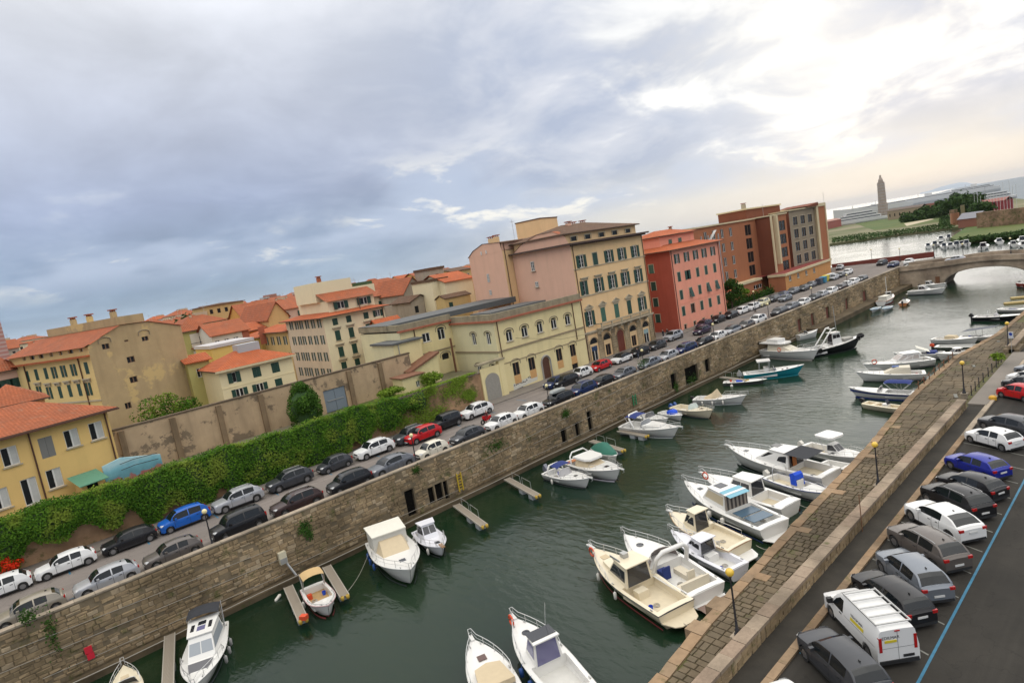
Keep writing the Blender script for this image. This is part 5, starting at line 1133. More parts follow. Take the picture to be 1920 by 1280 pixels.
# hills and distant island, distance haze mixed into their base colours
def ridge(name, pts, D, mat, base=-5, th=2000):
    """skyline points given as (azimuth deg, height m) at distance D"""
    mb = MB(); n = len(pts)
    f = [(D*math.cos(R(a)), D*math.sin(R(a))) for a, h in pts]; k = [((D+th)*math.cos(R(a)), (D+th)*math.sin(R(a))) for a, h in pts]
    for i in range(n-1):
        for (p, q), (r_, s_) in (((0, 0.55), (0.6, 1.0)),):
            a0, a1 = pts[i][1], pts[i+1][1]
            m0 = [(f[i][0]*1.02, f[i][1]*1.02, a0*0.6), (f[i+1][0]*1.02, f[i+1][1]*1.02, a1*0.6)]
            mb.face([(*f[i], base), (*f[i+1], base), m0[1], m0[0]]); mb.face([m0[0], m0[1], (f[i+1][0]*1.08, f[i+1][1]*1.08, a1), (f[i][0]*1.08, f[i][1]*1.08, a0)])
            mb.face([(f[i][0]*1.08, f[i][1]*1.08, a0), (f[i+1][0]*1.08, f[i+1][1]*1.08, a1), (*k[i+1], base), (*k[i], base)])
    return struct(name, mb.mesh(name, mat, smooth=True))
def azof(x, y): d = ray(x, y); return math.degrees(math.atan2(d.y, d.x)), math.degrees(math.atan2(d.z, math.hypot(d.x, d.y)))
def ridgepx(name, px, D, mat):
    pts = []
    for x, y in px:
        a, e = azof(x, y); pts.append((a, max(0.0, CZ+math.tan(R(e))*D*1.08)))
    return ridge(name, pts, D, mat)
ridgepx('hazy_hills', [(-120, 668), (-60, 655), (-20, 641), (8, 637), (30, 639), (55, 635), (75, 632), (100, 634), (160, 625), (260, 612), (340, 597), (400, 587), (470, 575), (540, 563), (700, 536), (760, 526)], 9000, plain('hazy_forest', (0.055, 0.115, 0.20), 1.0, var=0.1))
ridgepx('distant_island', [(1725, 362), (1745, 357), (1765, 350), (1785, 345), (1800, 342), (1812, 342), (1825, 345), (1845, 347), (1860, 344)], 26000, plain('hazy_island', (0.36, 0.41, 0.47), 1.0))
# ================================================================ BRIDGE
M_br = stone('bridge_stone', [(0.42, 0.33, 0.24), (0.46, 0.37, 0.27), (0.39, 0.30, 0.22)], moss=0.72, scale=1.0)
br = thing('arched_bridge', 'low stone road bridge with one wide flat arch across the canal mouth', 'bridge')
def archz(y, c=32.6, hw=8.4, z0=-0.2, zc=3.55):
    t = (y-c)/hw
    return z0 if abs(t) >= 1 else z0+(zc-z0)*math.sqrt(1-abs(t)**2.3)
def deckz(y): return 4.55 + 0.75*math.exp(-((y-33)/9.0)**2) - max(0, (30-y))*0.012
ys = [-60, -20, 0, 10, 18, 22]+[24.2+i*0.6 for i in range(29)]+[42, 45, 50.4]
mb = MB()
for X in (176.0, 185.5):
    for a, b in zip(ys, ys[1:]):
        mb.face([(X, a, archz(a) if 24.2 <= a <= 41 else -1.5), (X, b, archz(b) if 24.2 <= b <= 41 else -1.5), (X, b, deckz(b)), (X, a, deckz(a))])
for a, b in zip(ys, ys[1:]):
    mb.face([(176, a, deckz(a)), (185.5, a, deckz(a)), (185.5, b, deckz(b)), (176, b, deckz(b))])
    if 24.0 <= a and b <= 41.2: mb.face([(176, a, archz(a)), (176, b, archz(b)), (185.5, b, archz(b)), (185.5, a, archz(a))])
ob('bridge_body', mb.mesh('bridge_body', M_br), br)
mb = MB()
for X0, X1 in ((175.75, 176.2), (185.3, 185.75)):
    for a, b in zip(ys, ys[1:]):
        za, zb = deckz(a), deckz(b)
        mb.face([(X0, a, za-0.1), (X0, b, zb-0.1), (X0, b, zb+0.85), (X0, a, za+0.85)]); mb.face([(X1, a, za-0.1), (X1, a, za+0.85), (X1, b, zb+0.85), (X1, b, zb-0.1)]); mb.face([(X0, a, za+0.85), (X0, b, zb+0.85), (X1, b, zb+0.85), (X1, a, za+0.85)])
ob('parapet', mb.mesh('parapet', M_br), br)
mb = MB()
for a, b in zip(ys, ys[1:]): mb.face([(175.55, a, deckz(a)-0.35), (175.55, b, deckz(b)-0.35), (175.55, b, deckz(b)-0.1), (175.55, a, deckz(a)-0.1)]); mb.face([(175.55, a, deckz(a)-0.1), (175.55, b, deckz(b)-0.1), (176, b, deckz(b)-0.1), (176, a, deckz(a)-0.1)])
ob('string_course', mb.mesh('string_course', M_cop), br)
mb = MB()
for i in range(28):
    t0, t1 = 24.3+i*0.595, 24.3+(i+1)*0.595-0.05; mb.face([(175.93, t0, archz(t0)), (175.93, t1, archz(t1)), (175.93, t1, archz(t1)+0.42), (175.93, t0, archz(t0)+0.42)])
ob('arch_ring', mb.mesh('arch_ring', M_cop), br)
mb = MB()
for a, b in zip(ys, ys[1:]): mb.face([(176.3, a, deckz(a)+0.012), (185.2, a, deckz(a)+0.012), (185.2, b, deckz(b)+0.012), (176.3, b, deckz(b)+0.012)])
ob('bridge_roadway', mb.mesh('bridge_roadway', ground('bridge_asphalt', (0.20, 0.18, 0.16), (0.15, 0.14, 0.13))), br)
m1 = MB(); m1.box(175.85, 176.0, 41.6, 42.5, 0.3, 2.2); ob('iron_door', m1.mesh('iron_door', M_rust), br)
# paved approach and the red wall of the basin
slab('bridge_approach', [(176, 50.4), (199, 52.4), (203, 47), (186.2, 43.5), (185.6, 50.3)], 0, 4.5, M_pave)
rwl = thing('red_basin_wall', 'low dark red wall along the basin behind the bridge approach', 'wall')
a, b = at(1560, 502, 4.5), at(1752, 478, 4.6); mb = MB(); d = (b-a).normalized(); nrm = Vector((-d.y, d.x, 0))
mb.prism([tuple(a)[:2], tuple(b)[:2], tuple(b+nrm*0.5)[:2], tuple(a+nrm*0.5)[:2]], 4.0, 5.6); ob('wall_body', mb.mesh('wall_body', plain('dark_red_wall', (0.20, 0.05, 0.035), 0.9, var=0.2)), rwl)
# ================================================================ FAR RIGHT: basin, peninsula, ships
def land(name, px, z, mat, back, zb=-1.5):
    pts = [at(x, y, 0)[:2] for x, y in px] + [at(x, y, z)[:2] for x, y in back]
    mb = MB(); mb.prism(pts, zb, z); return struct(name, mb.mesh(name, mat))
land('peninsula', [(1540, 463), (1610, 453), (1680, 443), (1810, 427)], 1.2, M_dry, [(1838, 412), (1925, 402), (1990, 378), (1900, 372), (1700, 392), (1560, 412), (1535, 418)])
land('grass_bank', [(1782, 451), (1800, 457), (1850, 452), (1930, 441), (2060, 420)], 1.3, M_grass, [(2060, 395), (1925, 402), (1838, 412), (1812, 426)])
sheet('green_field', [at(x, y, 1.25)[:2] for x, y in ((1640, 432), (1700, 425), (1790, 412), (1770, 398), (1700, 405), (1640, 412), (1600, 418))], 1.25, M_grass)
sheet('field_path', [at(x, y, 1.26)[:2] for x, y in ((1700, 424), (1712, 421), (1752, 411), (1745, 410), (1695, 419))], 1.262, plain('pale_path', (0.45, 0.38, 0.26), 0.9))
def blockpx(name, label, cat, xl, yb, xr, yb2, h, depth, mat, z=1.2, roof=None, group=None, rise=2.0):
    a, b = at(xl, yb, z), at(xr, yb2, z); d = (b-a); L = d.length; an = math.atan2(d.y, d.x)
    t = thing(name, label, cat, (a.x, a.y, z), an, group); m1 = MB(); m1.box(0, L, -depth if an < 0 and False else 0, depth, 0, h); ob('wall', m1.mesh('wall', mat), t)
    if roof is not None:
        m1 = MB(); m1.face([(-.4, -.4, h+.02), (L+.4, -.4, h+.02), (L+.4, depth/2, h+rise), (-.4, depth/2, h+rise)]); m1.face([(-.4, depth+.4, h+.02), (-.4, depth/2, h+rise), (L+.4, depth/2, h+rise), (L+.4, depth+.4, h+.02)]); ob('roof', m1.mesh('roof', roof), t)
    return t, L
M_fort = stone('fortress_brick', [(0.30, 0.19, 0.12), (0.26, 0.18, 0.12)], moss=0.5, scale=0.5)
blockpx('fortress_wall', 'long brown brick fortress wall with pale parapet beyond the basin', 'wall', 1832, 428, 1926, 419, 7.5, 3, M_fort)
t, L = blockpx('fortress_ruin', 'ruined brick bastion with buttresses on the peninsula', 'ruin', 1783, 423, 1797, 421, 9, 3, M_fort)
for i in range(4): m1 = MB(); m1.box(L*i/4, L*i/4+1.5, -1.5, 0, 0, 7); ob('buttress', m1.mesh('buttress', plain('ruin_orange', (0.42, 0.20, 0.11), 0.9, var=0.2)), t)
blockpx('gabled_ruin', 'tall moss green gable ruin beside the bastion', 'ruin', 1804, 421, 1811, 420, 11, 2.5, plain('mossy_wall', (0.19, 0.16, 0.08), 0.9, var=0.3))
blockpx('low_brick_house', 'low brick building with flat roof below the fortress gable', 'building', 1797, 428, 1835, 424, 4.5, 8, plain('old_brick', (0.27, 0.11, 0.07), 0.9, var=0.2), roof=plain('grey_slabs', (0.25, 0.25, 0.27), 0.8), rise=3)
blockpx('red_warehouse', 'long dark red warehouse in the marina', 'warehouse', 1835, 404, 1885, 398, 8, 8, plain('warehouse_red', (0.22, 0.03, 0.035), 0.8), roof=plain('warehouse_roof', (0.3, 0.12, 0.1), 0.8))
blockpx('red_shed', 'long brick red shed on the left of the peninsula', 'shed', 1552, 430, 1578, 424, 8, 10, plain('shed_red', (0.33, 0.10, 0.08), 0.8), roof=plain('shed_roof', (0.35, 0.18, 0.14), 0.8))
blockpx('cream_red_shed', 'cream and dark red sheds near the yacht', 'shed', 1590, 420, 1620, 413, 8, 10, plain('shed_cream', (0.45, 0.36, 0.24), 0.8), roof=plain('shed_roof2', (0.26, 0.05, 0.05), 0.8))
t, L = blockpx('long_barrack', 'long ruined pale barrack with dark windows on the peninsula', 'ruin', 1665, 413, 1730, 404, 9, 8, plain('barrack_wall', (0.33, 0.25, 0.17), 0.9, var=0.2), roof=plain('barrack_roof', (0.16, 0.12, 0.10), 0.9))
for i in range(7): m1 = MB(); m1.box(L*(i+.4)/7, L*(i+.6)/7, -0.1, 0, 3, 6); ob('window', m1.mesh('window', M_dark), t)
blockpx('brick_barrack', 'brick red ruined barrack under the trees', 'ruin', 1737, 401, 1772, 396, 10, 8, plain('barrack_red', (0.30, 0.13, 0.10), 0.9, var=0.2))
# lighthouse under scaffolding
d_ = ray(1655, 385); k_ = 1000/math.hypot(d_.x, d_.y); lx, ly_ = d_.x*k_, d_.y*k_
lh = thing('lighthouse', 'tall round lighthouse wrapped in scaffolding with a pointed top', 'lighthouse', (lx, ly_, 0)); M_sc = plaster('scaffold_mesh', (0.40, 0.33, 0.28), 0.25, 0.1)
m1 = MB(); m1.lathe([(6, 0), (6, 18), (5.0, 18.2), (4.4, 46), (4.4, 47)], seg=14); ob('shaft', m1.mesh('shaft', M_sc), lh)
m1 = MB(); m1.lathe([(3.2, 47), (3.0, 50), (1.5, 53), (1.0, 56.5), (0, 57)], seg=12); ob('lantern', m1.mesh('lantern', M_sc), lh)
m1 = MB()
for z in range(0, 47, 4): m1.lathe([(6.3 if z < 18 else 5.15, z), (6.3 if z < 18 else 5.15, z+0.4)], seg=14)
ob('scaffold_deck', m1.mesh('scaffold_deck', M_steel), lh)
# ships: a white motor yacht and two ferries, long and low
M_sw = plain('ship_white', (0.58, 0.575, 0.56), 0.4); M_sg = plain('ship_window', (0.06, 0.07, 0.09), 0.3)
def ship(name, label, x, y, D, L, B_, H, heading, levels, funnel=True, col=None):
    d = ray(x, y); k = D/math.hypot(d.x, d.y); t = thing(name, label, 'ship', (d.x*k, d.y*k, 0), R(heading)); mb = MB(); rings = []
    for i in range(13):
        s = i/12; w = B_/2*(1-max(0, (s-0.6)/0.4)**2.2); zz = H*(1+0.45*s*s)
        rings.append([(s*L, -w*0.8, 0), (s*L, -w, H*0.5), (s*L, -w, zz), (s*L, w, zz), (s*L, w, H*0.5), (s*L, w*0.8, 0)])
    mb.loft(rings, caps=(True, False)); ob('hull', mb.mesh('hull', col or M_sw), t)
    for k2 in range(levels):
        a, b = L*(0.08+0.05*k2), L*(0.74-0.09*k2); z = H*1.05+k2*2.9; w = B_*0.42-k2*0.3
        m1 = MB(); m1.prism([(a, -w), (b, -w), (b+2.5, 0), (b, w), (a, w)], z, z+2.9); dk = ob('deckhouse', m1.mesh('deckhouse', M_sw), t)
        m1 = MB(); m1.box(a+1, b-1, -w-0.05, w+0.05, z+1.1, z+2.1); ob('window_band', m1.mesh('window_band', M_sg), dk)
    if funnel:
        m1 = MB(); m1.prism([(L*0.3, -2), (L*0.38, -2), (L*0.38, 2), (L*0.3, 2)], H+levels*2.9, H+levels*2.9+6); ob('funnel', m1.mesh('funnel', M_sw), t)
    m1 = MB(); m1.box(L*0.45, L*0.45+0.6, -0.3, 0.3, H+levels*2.9, H+levels*2.9+8); ob('mast', m1.mesh('mast', M_steel), t)
ship('motor_yacht', 'large white motor yacht moored beside the peninsula, bow to the left', 1662, 396, 820, 72, 12, 5, 112, 3, False)
ship('ferry', 'huge white ferry behind the lighthouse with sloping bow', 1712, 378, 1250, 120, 22, 13, 105, 1, False)
ship('ferry', 'long white ferry in the middle of the harbour right of the lighthouse', 1800, 366, 1500, 150, 24, 12, 108, 1, True)
ship('white_hall', 'white harbour ship with a square block funnel near the island', 1875, 357, 1700, 130, 24, 12, 105, 2, True)
ship('sleek_yacht', 'low sleek white yacht at the marina right of the trees', 1905, 378, 900, 60, 11, 4, 112, 2, False)
# breakwater
mb = MB(); a, b = at(1860, 361, 2), at(1960, 340, 2)
mb.prism([(1500, 90), (2300, -60), (2340, -40), (1520, 130)], -1, 7); struct('breakwater', mb.mesh('breakwater', plain('breakwater_rock', (0.25, 0.21, 0.17), 0.9)))
# ================================================================ GREENERY
M_leaf = leafmat('ivy_leaf', (0.034, 0.10, 0.010), (0.10, 0.20, 0.018), (0.16, 0.22, 0.03)); M_leafd = leafmat('dark_leaf', (0.025, 0.065, 0.012), (0.055, 0.115, 0.02)); M_leafy = leafmat('yellow_green_leaf', (0.12, 0.20, 0.02), (0.20, 0.29, 0.035))
M_leafr = leafmat('red_flower', (0.65, 0.03, 0.01), (0.75, 0.06, 0.02)); M_bark = plain('bark', (0.10, 0.075, 0.05), 0.9, var=0.3); M_tw_leaf = leafmat('far_tree_leaf', (0.035, 0.07, 0.02), (0.06, 0.10, 0.03))
def leafq(mb, p, s, n=None, rr=random):
    n = Vector((rr.gauss(0, 1), rr.gauss(0, 1), rr.gauss(0.4, 1))) if n is None else n + Vector((rr.gauss(0, .5), rr.gauss(0, .5), rr.gauss(0, .5)))
    n.normalize(); a = Vector((0, 0, 1)) if abs(n.z) < .9 else Vector((1, 0, 0)); u = n.cross(a).normalized(); w = n.cross(u); t = rr.uniform(0, 6.28); u2 = u*math.cos(t)+w*math.sin(t); w2 = n.cross(u2)
    p = Vector(p); mb.face([p-u2*s, p+w2*s*0.55, p+u2*s, p-w2*s*0.55])
def crown(mb, c, rad, n, s, rr, squash=1.0, clumps=26):
    cs = []
    for i in range(clumps):
        v = Vector((rr.gauss(0, 1), rr.gauss(0, 1), rr.gauss(0, 1))).normalized(); q = rr.uniform(0.45, 0.85)
        cs.append((Vector(c)+Vector((v.x*rad[0]*q, v.y*rad[1]*q, v.z*rad[2]*q)), rr.uniform(0.28, 0.5)))
    for i in range(n):
        k = cs[rr.randrange(clumps)]; v = Vector((rr.gauss(0, 1), rr.gauss(0, 1), rr.gauss(0, 1))).normalized()*rr.uniform(0.6, 1.0)**0.5
        leafq(mb, k[0]+Vector((v.x*rad[0], v.y*rad[1], v.z*rad[2]))*k[1], s*rr.uniform(0.7, 1.3), v, rr)
def tree(name, label, x, y, z, h, r, n, s, mat, trunk=0.2, cat='tree', group=None, shape=(1, 1, 0.7), seed=1):
    rr = random.Random(seed); t = thing(name, label, cat, (x, y, z), 0, group); m1 = MB(); th = max(h-r*shape[2]*1.4, 0.2)
    m1.tube([(0, 0, 0), (0.05*h*rr.uniform(-1, 1), 0, th*0.6), (0, 0.04*h, h*0.75)], [trunk, trunk*0.7, trunk*0.3], 7)
    for i in range(4): a = rr.uniform(0, 6.28); m1.tube([(0, 0, th*0.6), (math.cos(a)*r*0.5, math.sin(a)*r*0.5, th+r*0.4)], [trunk*0.5, trunk*0.15], 5)
    ob('trunk', m1.mesh('trunk', M_bark), t); m1 = MB(); crown(m1, (0, 0, h-r*shape[2]), (r*shape[0], r*shape[1], r*shape[2]), n, s, rr)
    ob('crown', m1.mesh('crown', mat), t); return t
# ivy curtain over the retaining wall
rr = random.Random(9); iv = thing('ivy_wall', 'thick bright green ivy hedge hanging over the street wall from the left edge', 'ivy')
def ivt(x): return 9.15+0.12*math.sin(x*1.3)+0.1*math.sin(x*0.45+1) - (0.0 if x < 34 else min(0.5, (x-34)*0.1))
def ivb(x):
    b = 5.9+0.7*math.sin(x*0.55)+0.4*math.sin(x*1.9+1)
    if x > 12: b = 4.8+0.3*math.sin(x*2.2)
    b += 1.3*max(0, math.sin(x*0.83+2)-0.75)*3
    if x > 31: b = 5.4+(x-31)*0.22+0.6*math.sin(x*1.4)
    return b
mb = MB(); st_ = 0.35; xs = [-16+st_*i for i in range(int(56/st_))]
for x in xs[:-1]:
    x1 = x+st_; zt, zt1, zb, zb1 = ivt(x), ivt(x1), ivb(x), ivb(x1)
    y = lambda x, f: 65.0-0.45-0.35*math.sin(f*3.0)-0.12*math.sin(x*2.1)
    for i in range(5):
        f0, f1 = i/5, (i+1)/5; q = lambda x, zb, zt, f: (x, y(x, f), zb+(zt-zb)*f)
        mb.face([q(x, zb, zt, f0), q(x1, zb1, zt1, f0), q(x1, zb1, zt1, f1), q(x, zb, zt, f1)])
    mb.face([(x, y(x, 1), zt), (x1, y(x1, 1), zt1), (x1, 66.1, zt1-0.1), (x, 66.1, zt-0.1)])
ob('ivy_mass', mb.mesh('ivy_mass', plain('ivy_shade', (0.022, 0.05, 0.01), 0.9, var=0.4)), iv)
mb = MB()
for i in range(36000):
    x = rr.uniform(-16, 39.5); f = rr.uniform(-0.08, 1.05)
    if x > 31 and rr.random() < (x-31)/11: continue
    zt, zb = ivt(x), ivb(x); z = zb+(zt-zb)*f; y_ = 65.0-0.5-0.4*math.sin(min(max(f, 0), 1)*3.0)-rr.uniform(-0.1, 0.22)
    leafq(mb, (x, y_, z+rr.uniform(-.1, .1)), rr.uniform(0.07, 0.15), Vector((0, -1, 0.35)), rr)
for i in range(9000):
    x = rr.uniform(-16, 36); leafq(mb, (x, rr.uniform(64.2, 66.2), ivt(x)+rr.gauss(0.05, 0.09)), rr.uniform(0.07, 0.14), Vector((0, -0.2, 1)), rr)
ob('ivy_leaf', mb.mesh('ivy_leaf', M_leaf), iv, kind='stuff')
# yellowish ivy and moss patches on the brick part
iv2 = thing('ivy_patch', 'thin yellow green creeper on the worn brick part of the street wall', 'ivy'); mb = MB()
cl = [(rr.uniform(34, 49), rr.uniform(5.2, 8.9), rr.uniform(0.5, 1.5)) for _ in range(22)]
for i in range(9000):
    c = cl[rr.randrange(22)]; mbx = c[0]+rr.gauss(0, c[2]*0.6); leafq(mb, (mbx, 65.05-rr.uniform(0, 0.2), min(max(c[1]+rr.gauss(0, c[2]*0.35), 4.7), 9.1)), rr.uniform(0.06, 0.12), Vector((0, -1, 0.2)), rr)
for i in range(2500): x = rr.uniform(34, 49); leafq(mb, (x, rr.uniform(64.9, 65.8), 8.95+rr.gauss(0.02, 0.06)), rr.uniform(0.06, 0.12), Vector((0, -0.2, 1)), rr)
ob('ivy_leaf', mb.mesh('ivy_leaf', M_leafy), iv2, kind='stuff')
# weeds on the canal wall
for i, (px, py, hx, hz, lab) in enumerate(((97, 1185, 0.3, 1.4, 'dark weed streak hanging on the far left of the canal wall'), (50, 1155, 0.35, .45, 'small weed tuft below the silver car at left'), (570, 990, .45, .6, 'ivy tuft on the wall under the dark brown car'), (580, 1000, .3, .5, 'hanging ivy strand beside the ivy tuft under the brown car'), (780, 880, .4, .3, 'moss clump high on the wall under the grey crossover'), (930, 835, 1.3, .5, 'green moss band on the wall under the white hatchbacks'), (1060, 775, .5, .4, 'weed clump on the wall below the roof box car'), (1268, 725, .5, .6, 'bushy weed growing from the small wall opening'), (1297, 712, 1.2, .6, 'leafy plants spilling out of the balcony opening'), (1205, 680, 1.0, .5, 'weed clump above the pipes right of the green ladder'))):
    p = atY(px, py, WY-0.1); m1 = MB()
    for k in range(260 if hx > .4 else 150): leafq(m1, (rr.gauss(0, hx*0.6), -rr.uniform(0, .15), rr.gauss(0, hz*0.6)), rr.uniform(0.05, 0.11), Vector((0, -1, .3)), rr)
    ob('wall_weed', m1.mesh('wall_weed', M_leafd), None, (p.x, WY-0.08, max(p.z, .8)), label=lab, category='plant', kind='stuff')
# trees and bushes
tree('cypress', 'dense dark green egg-shaped conifer against the boundary wall', 26.4, 69.2, 8.0, 5.1, 2.1, 12000, 0.12, leafmat('conifer_leaf', (0.03, 0.085, 0.012), (0.075, 0.15, 0.02)), 0.22, shape=(0.95, 0.95, 1.25), seed=3)
m1 = MB(); m1.lathe([(0.3, 0.4), (1.2, 0.9), (1.45, 2.2), (1.25, 3.4), (0.6, 4.3), (0, 4.6)], (26.4, 69.2, 8.0), 14)
ob('inner_foliage', m1.mesh('inner_foliage', plain('conifer_shade', (0.028, 0.07, 0.014), 0.9)), bpy.data.objects['cypress']).location = (-26.4, -69.2, -8.0)
tree('leaning_tree', 'scraggly leaning green tree in front of the tan gable wall', gA.x+5.5, gA.y-6, 8, 6.4, 3.0, 2600, 0.16, M_leaf, 0.15, shape=(1.2, 0.7, 0.75), seed=6)
tree('terrace_bush', 'bright green bush at the right end of the terrace', 37.2, 67.8, 8.0, 2.0, 1.6, 2200, 0.13, M_leafy, 0.08, 'bush', shape=(1.3, 1, 0.6), seed=7)
tree('terrace_bush', 'bright green shrub under the stair block window', 43.9, 68.8, 8.0, 2.4, 1.5, 2000, 0.13, M_leafy, 0.08, 'bush', shape=(1.2, 1, 0.7), seed=8)
rb = at(15, 1062, 5.2); tree('red_flower_bush', 'bright red flowering bush at the left edge by the street wall', rb.x, 64.4, 4.6, 1.7, 1.0, 900, 0.12, M_leafr, 0.05, 'bush', shape=(1, .6, .75), seed=5)
tree('roadside_tree', 'dark green tree in front of the brown annex', 126.5, 69.4, 4.5, 6.4, 2.9, 2600, 0.24, M_leafd, 0.2, seed=11, shape=(1.1, 1, .8))
tree('roadside_bush', 'round bright bush beside the brown annex hedge', 136.5, 71.6, 4.5, 3.0, 1.6, 900, 0.2, M_leafy, 0.1, 'bush', seed=12)
rr = random.Random(13); hd = thing('roadside_hedge', 'dark hedge strip in front of the brown annex', 'hedge'); m1 = MB()
for i in range(3500): x = rr.uniform(119, 149); leafq(m1, (x, 69.8+rr.uniform(-.6, .6)+(x-119)*0.02, 4.6+abs(rr.gauss(0, .8))), rr.uniform(.14, .26), None, rr)
ob('foliage', m1.mesh('foliage', M_leafd), hd, kind='stuff')
tree('quay_bush', 'brownish green bush by the iron bollards on the near quay', 86.0, 15.3, 2.0, 1.5, 0.8, 500, 0.12, M_leafy, 0.05, 'bush', seed=14)
for i, (px, py, h, r_, lab) in enumerate(((1715, 402, 14, 16, 'broad dark tree left of the peninsula wood'), (1745, 397, 16, 18, 'second dark tree of the peninsula wood'), (1775, 394, 20, 17, 'tall dark tree in the middle of the peninsula wood'), (1800, 395, 26, 20, 'tallest dark tree of the peninsula wood'), (1822, 393, 23, 18, 'rounded dark tree right of the tallest one'), (1842, 394, 15, 13, 'lower tree at the right end of the peninsula wood'))):
    p = at(px, py+12, 1.2); tree('far_tree', lab, p.x, p.y, 1.2, h*.68, r_*.62, 1700, 1.1, M_tw_leaf, 0.5, group='trees on the peninsula', seed=30+i, shape=(1, 1, .62))
fw_ = MB(); rr = random.Random(17)
def scatter_px(mb, quad, n, s, zj):
    for i in range(n):
        a, b = rr.random(), rr.random(); q = [quad[0][k]*(1-a)*(1-b)+quad[1][k]*a*(1-b)+quad[2][k]*a*b+quad[3][k]*(1-a)*b for k in (0, 1)]
        p = at(q[0], q[1], 1.3); leafq(mb, (p.x, p.y, 1.3+abs(rr.gauss(0, zj))), s*rr.uniform(.6, 1.4), None, rr)
for quad, n in ((((1560, 456), (1640, 447), (1640, 436), (1560, 447)), 900), (((1640, 446), (1790, 428), (1790, 418), (1640, 438)), 1300), (((1620, 416), (1662, 409), (1662, 402), (1620, 410)), 1500), (((1760, 426), (1782, 423), (1780, 405), (1762, 408)), 1200), (((1795, 455), (1925, 441), (1925, 436), (1800, 450)), 2200)):
    scatter_px(fw_, quad, n, 0.6, 0.5)
ob('bank_scrub', fw_.mesh('bank_scrub', M_tw_leaf), kind='stuff', label='dark green scrub growing along the banks of the basin', category='scrub')
for i, (px, py) in enumerate(((355, 596), (375, 594), (395, 590), (432, 586), (452, 580))):
    p = atY(px, py, 300); tree('town_tree', f'{ORD[i]} green tree from the left among the far rooftops', p.x, 300, 6, p.z-4, 7, 500, 0.8, M_tw_leaf, 0.3, group='trees among the rooftops', seed=50+i)
# ================================================================ VEHICLES
M_tyre = plain('tyre', (0.02, 0.02, 0.02), 0.85); M_rim = plain('wheel_rim', (0.32, 0.32, 0.33), 0.35, 0.7); M_cglass = plain('car_glass', (0.010, 0.013, 0.015), 0.08, spec=0.5)
M_lamp = plain('headlight', (0.65, 0.66, 0.66), 0.15, coat=0.5); M_tail = plain('tail_light', (0.38, 0.01, 0.01), 0.2, coat=0.5); M_blackp = plain('black_plastic', (0.02, 0.02, 0.021), 0.55); M_plate = plain('number_plate', (0.62, 0.62, 0.60), 0.5)
def cp(name, c, rough=0.3, metal=0.0): return plain('car_paint_'+name, c, rough, metal, coat=0.12, spec=0.35)
PAINT = {'white': cp('white', (0.70, 0.70, 0.69)), 'silver': cp('silver', (0.40, 0.41, 0.43), 0.32, 0.35), 'grey': cp('grey', (0.155, 0.165, 0.185), 0.3, 0.3), 'dark grey': cp('dark_grey', (0.055, 0.058, 0.065), 0.3, 0.3), 'black': cp('black', (0.012, 0.012, 0.014)),
         'brown': cp('brown', (0.05, 0.030, 0.028), 0.3, 0.3), 'beige': cp('beige', (0.30, 0.27, 0.22), 0.33, 0.35), 'taupe': cp('taupe', (0.13, 0.115, 0.105), 0.3, 0.3), 'blue': cp('blue', (0.01, 0.10, 0.42)), 'navy': cp('navy', (0.015, 0.03, 0.10), 0.3, 0.2), 'royal': cp('royal', (0.015, 0.025, 0.26), 0.28, 0.2),
         'red': cp('red', (0.45, 0.008, 0.012)), 'cream': cp('cream', (0.66, 0.62, 0.52)), 'steel': cp('steel', (0.20, 0.22, 0.25), 0.3, 0.4), 'violet': cp('violet', (0.045, 0.03, 0.06), 0.3, 0.3), 'yellowwhite': cp('yellow_white', (0.66, 0.62, 0.40))}
def lerp(pts, x):
    if x <= pts[0][0]: return pts[0][1]
    for (a, b), (c, d) in zip(pts, pts[1:]):
        if x <= c:
            t = (x-a)/(c-a); t = t*t*(3-2*t) if True else t
            return b+(d-b)*t
    return pts[-1][1]
# kind: L, W, H, hood height, belt height, hood end, windshield top, roof end, rear glass base, tail height, ground clearance, wheel radius
CK = {'hatch': (4.05, 1.76, 1.46, 0.88, 0.96, 1.05, 1.75, 3.35, 3.85, 0.98, 0.20, 0.31), 'small': (3.60, 1.64, 1.50, 0.88, 0.98, 0.80, 1.45, 2.95, 3.45, 0.98, 0.18, 0.29), 'suv': (4.45, 1.84, 1.66, 1.05, 1.12, 1.15, 1.85, 3.75, 4.25, 1.12, 0.26, 0.355),
      'wagon': (4.65, 1.82, 1.52, 0.92, 0.99, 1.25, 1.95, 4.05, 4.5, 1.02, 0.21, 0.33), 'coupe': (4.70, 1.92, 1.58, 0.98, 1.08, 1.25, 2.05, 3.55, 4.45, 1.12, 0.23, 0.37), 'mpv': (4.15, 1.76, 1.66, 0.98, 1.05, 0.85, 1.60, 3.55, 4.0, 1.08, 0.20, 0.31), 'box': (4.30, 1.83, 1.82, 1.08, 1.15, 0.95, 1.55, 3.95, 4.2, 1.15, 0.22, 0.32), 'jeep': (4.2, 1.86, 1.82, 1.10, 1.18, 1.35, 1.65, 4.0, 4.15, 1.18, 0.32, 0.38)}
WPOS = {k: (0.80 if v[0] > 4.2 else 0.70, v[0]-0.78 if v[0] > 4.2 else v[0]-0.62) for k, v in CK.items()}
_cm = {}
